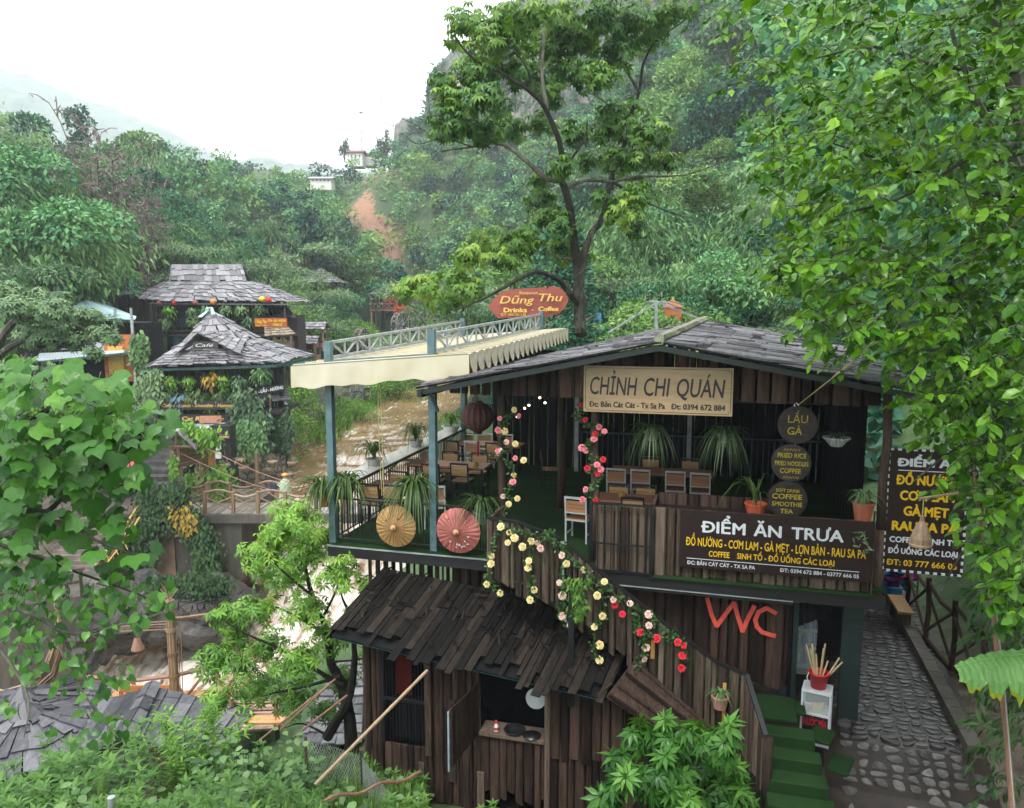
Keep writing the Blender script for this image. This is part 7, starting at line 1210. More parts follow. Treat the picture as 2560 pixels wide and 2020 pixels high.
# ---- the big leaved tree on the right, close to the camera
rt_ = thing('leafy_tree', 'big bright green tree leaning in from the right above the path', 'tree'); b = MB()
D_ = lambda x, y: (x * 1.1824, y * 1.1824)
limb(b, [(2300, 1500), (2260, 1100), (2230, 800), (2200, 500), (2160, 200), (2110, 0), (2080, -200)], D_, 8.6, .2, .1, 9, .4)
for pts, Y, r_ in (([(2210, 500), (2140, 330), (2080, 240), (2020, 90), (2000, 0)], 8.4, .07), ([(2220, 700), (2060, 640), (1960, 560), (1850, 520), (1760, 540)], 8.2, .055), ([(2150, 150), (1990, 140), (1850, 100), (1700, 130)], 8.3, .03), ([(2230, 850), (2100, 780), (1980, 740), (1850, 760)], 8.0, .035), ([(2240, 1000), (2120, 930), (2020, 950), (1930, 1020)], 7.8, .03), ([(2200, 420), (2050, 400), (1900, 350), (1750, 300)], 8.5, .035), ([(2180, 300), (2060, 330), (1900, 420), (1700, 470)], 8.0, .03), ([(2250, 1150), (2150, 1080), (2050, 1150), (1990, 1250)], 7.6, .03)): limb(b, pts, D_, Y, r_, .006, 6, -.8)
lm = LM(); ED = ((-80, 1500), (0, 1515), (100, 1545), (200, 1575), (300, 1615), (400, 1640), (480, 1645), (560, 1630), (650, 1700), (727, 1740), (757, 1800), (775, 1880), (805, 1955), (880, 1945), (930, 1955), (960, 2030), (1060, 2035), (1130, 2070), (1200, 2110), (1330, 2180))
n_s = 0
while n_s < 1650:
    y = random.uniform(-90, 1330); xl = float(np.interp(y, [e[0] for e in ED], [e[1] for e in ED])); x = xl + (2260 - xl) * random.random() ** .9; far = random.random()
    if y > 700 and x < 1900 and random.random() < .5: continue
    if vnoise(np.array([x]), np.array([y]), .013, 21)[0] < .36 and random.random() < .75: continue
    if y > 860 and random.random() < .45: continue
    Y = random.uniform(6.6, 9.6) - .6 * max(0, (x - 1900) / 300) + (.8 if y < 300 and x < 1750 else 0); c = PY(*D_(x, y), Y); n_s += 1
    d = Vector((random.gauss(-.7, .5), random.gauss(-.5, .5), random.gauss(-.35, .35))).normalized(); L = random.uniform(.25, .6); tip = c + d * L; b.tube([c, c.lerp(tip, .5) + Vector((0, 0, .02)), tip], [.006, .004, .002], 4)
    sd = d.cross(Vector((0, 0, 1))).normalized(); base = random.gauss(.42, .2); sz0 = .108 if x > 1640 or y > 450 else .088
    for k in range(random.randint(7, 13)):
        q = random.random(); sg = 1 if k % 2 else -1; e = d * .5 + sd * sg * random.uniform(.4, 1) + Vector((random.gauss(0, .2), random.gauss(0, .2), random.uniform(-.75, -.1))); lm.leaf(c.lerp(tip, q), e, Vector((random.gauss(0, .6), random.gauss(-.3, .5), 1)), sz0 * random.uniform(.45, 1.35), min(1, max(0, base + random.gauss(0, .14))))
b.build('trunk', M_BARKM, rt_); lm.build('crown', T_OVAL, F_BRIGHT, rt_, 1.15)
bk = thing('background_tree', 'darker tree filling the gaps behind the bright tree on the right', 'tree'); lm = LM(); b = MB(); limb(b, [(2350, 1500), (2320, 900), (2250, 300), (2200, -100)], D_, 13, .25, .12, 8)
for _ in range(16000):
    y = random.uniform(-120, 1380); xl = float(np.interp(y, [e[0] for e in ED], [e[1] for e in ED])) + 70; x = xl + (2420 - xl) * random.random(); p = PY(*D_(x, y), random.uniform(10.5, 14.5)); lm.leaf(p, (random.gauss(-.3, .7), random.gauss(-.3, .7), -.6), (random.gauss(0, .5), random.gauss(-.3, .5), 1), random.uniform(.13, .26))
b.build('trunk', M_BARKM, bk); lm.build('crown', T_OVAL, F_HILL, bk)
tw = thing('twiggy_bamboo', 'fine leaved bamboo hanging at the right edge beside the tall menu sign', 'bamboo'); lm = LM(); b = MB()
for _ in range(150):
    y = random.uniform(820, 1700); x = random.uniform(max(1985, 2060 - (y - 1100) * .05 if y < 1350 else 2080), 2250); Y = random.uniform(7.4, 10.5); c = PY(*D_(x, y), Y); d = Vector((random.gauss(-.5, .4), random.gauss(-.3, .4), random.gauss(-.3, .4))).normalized(); tip = c + d * .5; b.tube([c, c.lerp(tip, .5) + V3(0, 0, .03), tip], [.006, .004, .002], 4)
    for k in range(12): q = random.random(); lm.leaf(c.lerp(tip, q), d + Vector((random.gauss(0, .5), random.gauss(0, .5), random.gauss(-.5, .3))), (random.gauss(0, .4), random.gauss(0, .4), 1), random.uniform(.12, .2))
b.build('stem', M_STEMG, tw); lm.build('leaves', T_LANCE, F_DARK, tw)
# ---- the lobed leaved tree at the lower left
lt_ = thing('broad_leaved_tree', 'tree with large lobed and heart shaped leaves at the lower left', 'tree'); b = MB()
for pts, Y, r0, r1 in (([(-150, 1750), (-90, 1400), (-60, 1150), (-20, 1000), (60, 900), (140, 840)], 6.6, .1, .015), ([(-60, 1150), (60, 1110), (160, 1030), (260, 960), (330, 900)], 6.4, .03, .006), ([(-50, 1100), (100, 1080), (200, 1140), (300, 1180)], 6.2, .025, .006), ([(-80, 1250), (70, 1300), (150, 1340), (260, 1320), (360, 1290)], 6.3, .025, .005), ([(-80, 1280), (20, 1400), (60, 1480), (50, 1560)], 6.3, .02, .004), ([(100, 1310), (150, 1420), (200, 1500), (250, 1560)], 6.2, .014, .003), ([(-60, 1130), (80, 1180), (220, 1230), (330, 1270)], 6.6, .02, .005), ([(20, 980), (120, 930), (220, 880), (290, 850)], 6.7, .02, .005)): limb(b, pts, D_, Y, r0, r1, 6, -.3)
big, sml = LM(), LM()
def hang(lm, x, y, r_, n, sz, Y0, Y1, drop=(-.9, -.2)):
    for _ in range(n):
        a, q = random.uniform(0, 6.283), random.random() ** .5; Y = random.uniform(Y0, Y1); p = PY(*D_(x + r_ * q * math.cos(a), y + r_ * q * math.sin(a)), Y); d = Vector((random.gauss(.25, .7), random.gauss(-.5, .5), random.uniform(*drop))).normalized(); st = p - d * sz * .45 + V3(0, 0, sz * .12)
        b.tube([st, p], [.003, .002], 3); lm.leaf(p, d, Vector((random.gauss(0, .5), random.gauss(-.5, .45), 1)), sz * random.uniform(.5, 1.3), min(1, max(0, random.gauss(.42, .2))))
for x, y, r_ in ((40, 790, 55), (130, 800, 45), (60, 860, 60), (220, 830, 45), (160, 885, 60), (300, 900, 45), (255, 950, 60), (90, 945, 70), (180, 985, 60), (325, 890, 25), (40, 1020, 60), (120, 1065, 60), (220, 1060, 50), (290, 1010, 30), (60, 1115, 50), (160, 1130, 45), (30, 1180, 50), (100, 1200, 40), (245, 1120, 40), (300, 1160, 25), (220, 1180, 30), (-10, 920, 60), (-10, 1080, 60)): hang(big, x, y, r_ * .95, int(r_ * r_ / (85 if y < 1040 else 160)), .15, 5.7, 7.2)
for x, y, r_ in ((60, 1250, 45), (150, 1255, 50), (240, 1250, 45), (315, 1255, 35), (100, 1320, 45), (200, 1320, 45), (290, 1300, 35), (350, 1285, 20), (30, 1330, 40), (60, 1400, 40), (160, 1390, 35), (120, 1450, 26), (200, 1450, 30), (250, 1420, 26), (180, 1560, 22), (245, 1530, 26), (30, 1490, 22), (190, 1505, 18), (110, 1540, 14), (260, 1560, 16), (20, 1240, 45), (355, 1240, 16)): hang(sml, x, y, r_, int(r_ * r_ / 62), .09, 5.8, 6.8, (-1, -.35))
b.build('trunk', M_BARKM, lt_); big.build('crown', T_LOBED, F_LEFT, lt_, 1.25); sml.build('lower_leaves', T_HEART, F_LEFT, lt_)
# ---- the fine leaved tree over the tin roofs
ft = thing('fine_leaved_tree', 'dark fine leaved tree spreading over the tin roofs at the left', 'tree'); lm = LM(); b = MB(); I_ = lambda x, y: (x, y)
limb(b, [(-60, 1060), (-20, 900), (30, 810), (90, 790), (160, 800), (230, 830)], I_, 31, .22, .05, 7); limb(b, [(-20, 900), (60, 850), (110, 870), (150, 868), (178, 860)], I_, 30.6, .14, .07, 7); limb(b, [(30, 810), (60, 760), (130, 750)], I_, 31, .1, .03, 6)
for x, y, r_ in ((50, 770, 55), (130, 775, 50), (210, 790, 42), (30, 845, 55), (120, 840, 55), (195, 850, 40), (255, 830, 34), (280, 845, 22), (50, 915, 45), (110, 925, 35), (235, 880, 22), (95, 740, 40), (15, 730, 50), (60, 960, 40), (160, 745, 30)):
    Y = 31 + random.gauss(0, 1.2); c = PY(x, y, Y); k = Y / FPX; whorls(lm, c, r_ * k, r_ * k, r_ * k * .6, int(r_ * r_ / 13), 6, .26, -.05, .3, .3)
b.build('trunk', M_BARKM, ft); lm.build('crown', T_LANCE, F_GREY, ft, 1.6)
# ---- the lime leaved tree between the terrace and the rapids
lt2 = thing('small_tree', 'slender lime green tree with dark stems below the terrace corner', 'tree'); b = MB(); LY = 14.2
for pts, r0, r1, dy in (([(745, 1590), (735, 1500), (720, 1440), (700, 1400), (690, 1330), (660, 1260), (640, 1170), (630, 1100)], .14, .015, .6), ([(690, 1560), (735, 1480), (750, 1400), (745, 1330), (720, 1250)], .11, .015, -.4), ([(725, 1450), (640, 1400), (590, 1370), (520, 1340), (470, 1310)], .05, .008, -.4), ([(720, 1430), (650, 1450), (560, 1470), (480, 1500)], .04, .008, .2), ([(690, 1340), (600, 1290), (540, 1270)], .035, .007, .5), ([(660, 1260), (590, 1200), (560, 1160)], .03, .006, .3), ([(745, 1350), (775, 1290), (790, 1240)], .03, .006, -.3), ([(680, 1310), (720, 1220), (710, 1140)], .03, .006, .4), ([(700, 1400), (780, 1390), (800, 1370)], .025, .006, -.3), ([(700, 1560), (640, 1530), (600, 1540)], .03, .006, .1)): limb(b, pts, D_, LY, r0, r1, 7, dy)
lm = LM()
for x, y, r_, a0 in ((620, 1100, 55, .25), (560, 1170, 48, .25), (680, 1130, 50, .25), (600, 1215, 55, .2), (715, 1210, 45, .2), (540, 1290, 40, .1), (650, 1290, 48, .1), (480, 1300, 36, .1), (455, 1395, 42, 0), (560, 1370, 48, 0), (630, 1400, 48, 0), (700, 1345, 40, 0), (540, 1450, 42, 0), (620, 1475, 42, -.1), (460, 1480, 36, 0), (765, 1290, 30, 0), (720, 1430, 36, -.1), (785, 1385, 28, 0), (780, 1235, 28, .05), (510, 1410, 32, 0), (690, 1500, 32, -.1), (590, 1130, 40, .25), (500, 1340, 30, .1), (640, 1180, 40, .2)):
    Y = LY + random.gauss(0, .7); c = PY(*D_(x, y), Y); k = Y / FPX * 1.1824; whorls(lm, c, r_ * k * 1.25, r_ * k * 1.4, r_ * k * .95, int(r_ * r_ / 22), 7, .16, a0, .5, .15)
    for _ in range(9): e = PY(*D_(x + random.gauss(0, r_ * .7), y + random.gauss(0, r_ * .6)), Y + random.gauss(0, .4)); b.tube([c, c.lerp(e, .5) + V3(0, 0, .05), e], [.008, .006, .003], 4)
b.build('trunk', plain('dark_wet_bark', (.02, .018, .015), .7, var=.4), lt2); lm.build('crown', T_LANCE, F_LIME, lt2, 1.15)
# ================================================================ LOWER LEFT : ROOFS, DECK, UNDERGROWTH
lh = thing('riverside_hut', 'low hut with long dark plank roof at the lower left', 'hut'); Rb, Rf = V3(-9.3, 18.6, -9.75), V3(-8.65, 16.0, -9.62)
b = MB(); shingles(b, V3(-6.75, 16.1, -10.25), V3(-6.7, 18.6, -10.4), Rb, Rf, .95, .55, .05, .25, .1); shingles(b, V3(-12.2, 19, -10.75), V3(-11.7, 16.0, -10.75), Rf, Rb, .95, .55, .05, .25, .1)
def longboards(mb, e0, e1, t1, t0, n, th=.045):                      # boards laid along the slope's length, lapped
    for k in range(n):
        a, c = k / n, (k + 1.35) / n; c = min(1, c); q = [e0.lerp(t0, a), e1.lerp(t1, a), e1.lerp(t1, c), e0.lerp(t0, c)]; nn = (q[1] - q[0]).cross(q[3] - q[0]).normalized(); nn = nn if nn.z > 0 else -nn
        x = 0
        while x < 1:
            w = min(random.uniform(.3, .6), 1 - x); P = [q[0].lerp(q[1], x), q[0].lerp(q[1], x + w - .01), q[3].lerp(q[2], x + w - .01), q[3].lerp(q[2], x)]; j = nn * random.uniform(0, .02); mb.slab([P[0] + nn * .07 + j, P[1] + nn * .07 + j, P[2] + nn * .015, P[3] + nn * .015], th); x += w
b = MB(); longboards(b, V3(-6.75, 16.1, -10.25), V3(-6.7, 18.6, -10.4), Rb, Rf, 7); longboards(b, V3(-12.2, 19, -10.8), V3(-11.7, 16.0, -10.8), Rf, Rb, 8); rf = b.build('roof', M_SHINGLED, lh)
b = MB(); 
for k in range(4): p, q = Rb.lerp(Rf, k / 4 - .03), Rb.lerp(Rf, (k + 1.25) / 4); b.slab([p + V3(-.2, 0, .05), q + V3(-.22, 0, .1), q + V3(.0, 0, .2), p + V3(0, 0, .14)][::-1], .03); b.slab([p + V3(0, 0, .14), q + V3(0, 0, .2), q + V3(.22, 0, .1), p + V3(.2, 0, .05)][::-1], .03)
b.build('ridge_boards', M_SHINGLED, rf)
b = MB(); planks(b, (-11, 16.35, 0), (-6.6, 16.4, 0), pl([(0, -10.75), (.52, -9.7), (1, -10.3)]), -12.6, .3, .04, .01, 0, (0, -1, 0), round_=False); b.build('wall', M_PLANKL, lh)
def pyramid(label, c, r_, hgt, n=8):
    o = thing('shingled_roof', label, 'roof', c); b = MB(); cs = [V3(r_ * math.cos(a), r_ * math.sin(a), 0) for a in np.linspace(0, 6.283, n + 1)[:-1]]
    for i in range(n): shingles(b, cs[i], cs[(i + 1) % n], V3(0, 0, hgt), V3(0, 0, hgt), .3, .75, .045, .35, .2)
    b.lathe([(.42, hgt - .12), (.02, hgt + .22)], 7); b.build('roof', M_SHINGLED, o); b = MB(); b.lathe([(r_ * .8, -1.6), (r_ * .8, -.05)], 10); b.build('wall', M_PLANK, o)
pyramid('round pyramid shingle roof at the lower left edge', PY(70, 1850, 17.2), 1.9, .8); pyramid('shingle roof behind the round pyramid roof at the left edge', PY(60, 1800, 20.5), 2.4, .8)
o = thing('shingle_hut', 'grey shingle roof between the dark tree stems under the terrace', 'hut'); b = MB(); q = [PY(735, 1862, 15.4), PY(905, 1862, 15.4), PY(910, 1645, 19.5), PY(850, 1650, 19.5)]; shingles(b, *q, .32, .42, .03, .35, .1); b.build('roof', M_SHINGLE, o); b = MB(); planks(b, tuple(q[0] + V3(.1, .3, 0)), tuple(q[1] + V3(0, .3, 0)), q[0].z - .05, q[0].z - 2, .25, .03, .004, 0, (0, -1, 0)); b.build('wall', M_PLANK, o)
dk = thing('riverside_deck', 'wooden deck with orange planks above the rapids', 'deck'); M_ORP = wood('orange_wet_plank', (.16, .05, .02), (.4, .16, .05), (.6, .33, .15), .25, (1, 6, 6), 4, .003)
b = MB(); zd = -12.6
for k in range(34): b.box((-13.6 + k * .3, 21.5, zd), (.28, 4.6, .06))
b.build('boards', M_ORP, dk); b = MB(); P = [PY(u, v, Y) for u, v, Y in ((190, 1690, 23.5), (330, 1702, 23.5), (430, 1690, 23.5), (530, 1668, 23.5), (660, 1650, 23.5))]; b.tube(P, .07, 6, jag=.15); [b.tube([p, p + V3(.5, 0, -1)], .06, 5) for p in P]; [b.tube([p + V3(1.0, 0, 0), p + V3(.2, 0, -1)], .05, 5) for p in P[:-1]]; b.build('branch_rail', M_BAMBR, dk)
b = MB()
for z in (0, .28): b.beam(PY(300, 1722, 21.8) + V3(0, 0, -z), PY(424, 1720, 21.8) + V3(0, 0, -z), .05, .2)
[b.beam(PY(300 + k * 20, 1735, 21.8) + V3(0, .05, .1), PY(300 + k * 20, 1735, 21.8) + V3(0, .05, -.4), .05, .1) for k in range(7)]; b.build('bench_back', M_ORP, dk)
o = thing('plank_table', 'pale plank table and dark bench on the riverside deck', 'table'); b = MB(); q = [PY(520, 1830, 19), PY(690, 1820, 19), PY(680, 1755, 21), PY(560, 1760, 21)]; b.slab(q, .06); b.build('tabletop', plain('wet_pale_planks', (.5, .36, .26), .2, var=.35, scale=3), o); b = MB(); [b.box(p + V3(0, .1, -.45), (.1, .1, .8)) for p in q]; b.build('leg', M_DWALL, o)
o = thing('log_bench', 'dark log bench with an orange seat on the riverside deck', 'bench'); b = MB(); b.box(PY(650, 1800, 18.2), (1.3, .35, .06)); b.build('seat', M_ORP, o); b = MB(); [b.tube([PY(575, v, 18.6), PY(700, v - 3, 18.6)], .055, 6) for v in (1757, 1775, 1790)]; [b.tube([PY(u, 1745, 18.4), PY(u, 1815, 18.4)], .06, 6) for u in (578, 690)]; b.build('log_back', M_BAMBR, o)
fr_ = thing('lettered_frame', 'tall bundled cane pole with a cross bar carrying iron cursive letters', 'frame'); Yf = 23; b = MB(); p, q = PY(438, 1742, Yf), PY(419, 1500, Yf); bundle(b, p, V3(p.x, p.y, q.z), .11, 8); [b.tube([V3(p.x, p.y, q.z), V3(p.x + random.uniform(-.3, .3), p.y, q.z + random.uniform(.3, .75))], .018, 4) for _ in range(12)]; b.build('pole', M_BAMB, fr_)
b = MB(); c0, c1 = PY(428, 1547, Yf), PY(640, 1520, Yf); b.tube([c0, c1], .05, 6); b.tube([c0 + V3(0, .1, -.1), c1 + V3(0, .1, -.1)], .03, 5); [b.tube([PY(u, 1548, Yf), PY(u + 6, 1730, Yf)], .015, 4) for u in (445, 451)]; b.build('cross_bar', M_BAMB, fr_)
b = MB(); F8 = lambda x, y: PY(x * .2634, 1350 + y * .2634, Yf - .05)
for st in ([(1770, 485), (1700, 510), (1690, 560), (1740, 580), (1800, 570), (1830, 520), (1790, 500), (1730, 540), (1690, 600), (1700, 670), (1760, 705), (1820, 670), (1830, 620)], [(1945, 575), (1890, 590), (1868, 630), (1890, 675), (1930, 650), (1945, 580), (1945, 640), (1955, 672)], [(2010, 560), (2010, 620)], [(2090, 560), (2060, 600), (2070, 660)]): b.tube([F8(*p) for p in st], .022, 5)
b.build('letters', M_BLACKM, fr_)
o = thing('woven_lampshade', 'small brown woven lampshade hanging beside the bundled cane pole', 'lampshade'); p = PY(343, 1602, Yf); b = MB(); b.lathe([(.2, -.28), (.08, .12), (.075, .12), (.19, -.28)], 14, p); b.build('shade', M_BAMBR, o); b = MB(); b.tube([p + V3(0, 0, .1), p + V3(.05, 0, .55)], .01, 4); [b.tube([PY(300, 1560 + k * 6, Yf), PY(436, 1552 + k * 7, Yf)], .02, 4) for k in range(4)]; b.build('hanger', M_BAMB, o)
cr = thing('cane_crescent', 'large crescent arch of bundled cane at the left edge', 'sculpture'); b = MB(); A = [(-40, 1715), (20, 1735), (80, 1720), (125, 1680), (145, 1620), (150, 1560), (140, 1500)]; ac = [(q_) for q_ in A]
for k in range(26): off = random.uniform(-1, 1); b.tube([PY(u + off * 16 * math.sin(math.pi * (i + .5) / 7) + random.gauss(0, 2), v + off * 14 * math.sin(math.pi * (i + .5) / 7), 22 + random.uniform(-.15, .15)) for i, (u, v) in enumerate(ac)], .03, 5)
b.build('cane', M_BAMB, cr)
o = thing('white_post_cap', 'short grey pipe post poking out of the weeds', 'post'); b = MB(); p = PY(278, 1995, 7.5); b.lathe([(.036, -1.2), (.036, .0), (.04, .0), (.04, .012), (0, .014)], 14, p); b.build('pipe', M_STEEL, o)
# fence of chain wire
cw = thing('wire_fence', 'sagging chain link fence beside the dark hut', 'fence'); b = MB(); g0, g1, g2 = PY(760, 1900, 11.2), PY(905, 1930, 11.0), PY(985, 2060, 9.6); path_ = [g0, g1, g2]
def fpt(q, h): return (g0.lerp(g1, q * 2) if q < .5 else g1.lerp(g2, q * 2 - 1)) + V3(0, 0, h + .04 * math.sin(q * 9))
N_ = 44
for k in range(N_):
    for dr in (-1, 1):
        pts = []
        for j in range(23): q = (k + dr * (j % 2) * .5 + .25) / N_; pts.append(fpt(min(1, max(0, q)), -.75 + j * .048))
        b.tube(pts, .0042, 3)
b.build('mesh', M_STEEL, cw); b = MB(); [b.tube([fpt(q, -1), fpt(q, .4)], .025, 6) for q in (.02, .5, .97)]; b.build('fence_post', M_PLANKL, cw)
for k, (a_, c_, Ya, Yc, r_) in enumerate((((787, 1962), (1068, 1676), 8.4, 10.2, .022), ((810, 2003), (1050, 1935), 8.0, 9.2, .02), ((640, 1858), (838, 1698), 13, 12.6, .018), ((735, 1842), (868, 1738), 12.5, 12.4, .02), ((700, 1826), (835, 1700), 12.8, 12.5, .016))):
    o = thing('bamboo_pole', ('long brown bamboo pole leaning from the weeds against the hut wall', 'knobbly bamboo pole lying low across the weeds', 'thin leaning pole, upper of a pair before the lime tree', 'stout leaning pole crossing the dark tree stems', 'thin leaning pole, lower of a pair before the lime tree')[k], 'pole', (0, 0, 0), 0, 'bamboo poles among the weeds'); b = MB(); p, q = PY(*a_, Ya), PY(*c_, Yc); n = 14; b.tube([p.lerp(q, i / n) + V3(0, 0, .03 * math.sin(i)) * (k == 1) for i in range(n + 1)], [r_ * (1.15 if i % 2 else .95) for i in range(n + 1)], 6); b.build('cane', M_BAMBR if k != 0 else M_BAMB, o)
# ---- undergrowth
def weed(lms, p, h, kind):
    p = Vector(p); tipd = Vector((random.gauss(0, .18), random.gauss(0, .18), 1))
    if kind == 'star':                                             # stems with ferny whorls
        for s in range(random.randint(2, 4)):
            d = (tipd + Vector((random.gauss(0, .3), random.gauss(0, .3), 0))).normalized(); hh = h * random.uniform(.6, 1.1)
            for k in range(9):
                q = .25 + .75 * k / 8; c = p + d * hh * q; n = 5; ph = random.random() * 6; sz = .27 * (1.15 - .55 * q) * (h / 1.1) ** .5
                for i in range(n): a = ph + 6.283 * i / n; e = Vector((math.cos(a), math.sin(a), random.uniform(-.1, .5) + (.5 if k > 6 else 0))); lms['star'].leaf(c, e, (e.x * -.2, e.y * -.2, 1), sz * random.uniform(.7, 1.2), min(1, max(0, .2 + q * .5 + random.gauss(0, .15))))
    elif kind == 'oval':
        for s in range(random.randint(3, 5)):
            d = (tipd + Vector((random.gauss(0, .5), random.gauss(0, .5), 0))).normalized(); hh = h * random.uniform(.5, 1)
            for k in range(10): q = random.uniform(.25, 1); a = random.random() * 6.28; e = Vector((math.cos(a), math.sin(a), random.uniform(-.4, .3))); lms['oval'].leaf(p + d * hh * q + e * .05, e, (e.x * .1, e.y * .1 - .25, 1), random.uniform(.08, .16), random.random())
    elif kind == 'fern':
        for s in range(5):
            d = (tipd + Vector((random.gauss(0, .25), random.gauss(0, .25), 0))).normalized(); hh = h * random.uniform(.7, 1.1)
            for k in range(70): q = random.uniform(.15, 1); a = random.random() * 6.28; e = Vector((math.cos(a), math.sin(a), random.uniform(-.1, .7))); lms['fern'].leaf(p + d * hh * q + e * random.uniform(0, .16) * (1.15 - q), e, (0, 0, 1), random.uniform(.13, .22), random.random())
    else:
        for s in range(16): a = random.random() * 6.28; e = Vector((math.cos(a), math.sin(a), 0)) * random.uniform(.15, .7); lms['grass'].leaf(p + e * .08, e + Vector((0, 0, 1)), e + Vector((0, -.3, .5)), h * random.uniform(.5, 1.1), random.random())
def lmset(): return {k: LM() for k in ('star', 'oval', 'fern', 'grass')}
T_BLADE = tmpl([(0, 0, 0), (.35, .022, .02), (.7, .018, -.02), (1, 0, -.2), (.7, -.018, -.02), (.35, -.022, .02)], [(0, 1, 5), (1, 2, 4, 5), (2, 3, 4)])
SPEC = {'star': (T_LANCE, 1.3), 'oval': (T_OVAL, 1.3), 'fern': (T_LANCE, .9), 'grass': (T_BLADE, 1.0)}; WF = {'star': foliage('weed_leaf', [(.02, .06, .015), (.05, .13, .025), (.09, .2, .04), (.16, .28, .05)]), 'oval': F_PALE, 'fern': F_LIME, 'grass': F_GRASS}
mass = lmset(); n_w = 0
while n_w < 1900:
    u, Y = random.uniform(-120, 1020), random.uniform(6.0, 13.2); x = (u - CU) / FPX * Y; 
    if x > -.6 and Y > 10.4: continue
    if Y > 9.8 and x > -1.3: continue
    z = tz(x, Y); r_ = random.random(); right = u > 620
    if (40 < u < 600 and Y > 10.3) or (215 < u < 440 and Y > 8.7): continue
    kind = 'grass' if (r_ < (.6 if right else .16)) else ('oval' if r_ < (.85 if right else .62) else 'star'); hmax = .75 if right else .8
    weed(mass, (x, Y, z - .05), random.uniform(.35, hmax) * (1.3 if random.random() < .08 else 1), kind); n_w += 1
for k, nm, lb in (('star', 'undergrowth', 'tangled green weeds with whorled leaves at the lower left'), ('oval', 'undergrowth', 'pale oval leaved weeds filling the slope at the lower left'), ('grass', 'grass', 'long bright grass on the slope beside the wire fence')): tag(mass[k].build(nm, SPEC[k][0], WF[k], None, SPEC[k][1]), lb, 'weeds' if k != 'grass' else 'grass', kind='stuff')
def shrub(label, u, Y, h, kind, n=9, sp=.35, cat='plant', name='weed_plant'):
    x = (u - CU) / FPX * Y * 1.05; z = tz(x, Y); o = thing(name, label, cat, (x, Y, z)); s = lmset(); b = MB()
    for _ in range(n): q = Vector((random.gauss(0, sp), random.gauss(0, sp), -.05)); weed(s, q, h * random.uniform(.75, 1.1), kind); b.tube([q, q + Vector((0, 0, h * .8))], [.007, .003], 4)
    s[kind].build('leaves', SPEC[kind][0], WF[kind], o, SPEC[kind][1]); b.build('stem', M_STEMG, o)
shrub('tall whorled weed clump in front of the dark plank roof, left', 170, 9.8, 1.25, 'star'); shrub('tall whorled weed clump below the hut gable', 150, 8.9, 1.1, 'star'); shrub('feathery light green plant in front of the dark plank roof', 478, 11.5, 1.8, 'fern', 6, .14); shrub('pale oval leaved bush in the middle of the weeds', 480, 8.6, .8, 'oval', 14, .4); shrub('pale oval leaved bush near the wire fence', 620, 9.8, 1.3, 'oval', 14, .45); shrub('dark weed clump at the lower left corner', 30, 8.8, 1.1, 'star', 10, .5); shrub('oval leaved bush with yellow tips at the left edge', 60, 10.5, 1.2, 'oval', 14, .4)
# ---- the glossy shrub at the foot of the stairs
o = thing('glossy_shrub', 'glossy dark green shrub with long leaves below the staircase', 'shrub'); b = MB(); lm = LM(); I_ = lambda x, y: (x, y)
for u, v, r_ in ((1590, 1860, 38), (1660, 1850, 46), (1730, 1840, 42), (1790, 1880, 44), (1640, 1920, 50), (1720, 1920, 54), (1800, 1950, 46), (1560, 1920, 36), (1600, 1980, 50), (1700, 2000, 56), (1790, 2010, 50), (1860, 1960, 30), (1850, 2020, 36), (1520, 2000, 40)):
    Y = 8.7 + random.gauss(0, .35); c = PY(u + random.gauss(0, 14), v + random.gauss(0, 12), Y); k = Y / FPX; whorls(lm, c, r_ * k * 1.25, r_ * k * 1.2, r_ * k * 1.1, int(r_ * r_ / 58), 8, .2, .02, .5, .1); whorls(lm, c + V3(random.gauss(0, .12), -.05, .26 + random.gauss(0, .08)), .05, .05, .05, 3, 8, .2, .22, .3, .1); b.tube([V3(2.0, 9.0, -7.6), V3(2.0, 9, -7).lerp(c, .6), c], [.03, .018, .006], 5)
b.build('stem', M_STEMG, o); lm.build('leaves', T_LANCE, F_LEFT, o, 1.2)
s_ = lmset()
for _ in range(170): Y = random.uniform(7.6, 10.2); x = random.uniform(-.6, 3.0); weed(s_, (x, Y, tz(x, Y) - .05), random.uniform(.3, .7), random.choice(('oval', 'star', 'grass')))
for k in ('star', 'oval', 'grass'): tag(s_[k].build('ground_cover', SPEC[k][0], WF[k], None, SPEC[k][1]), {'star': 'whorled weeds', 'oval': 'oval leaved weeds', 'grass': 'grass tufts'}[k] + ' at the foot of the hut and glossy shrub', 'weeds', kind='stuff')
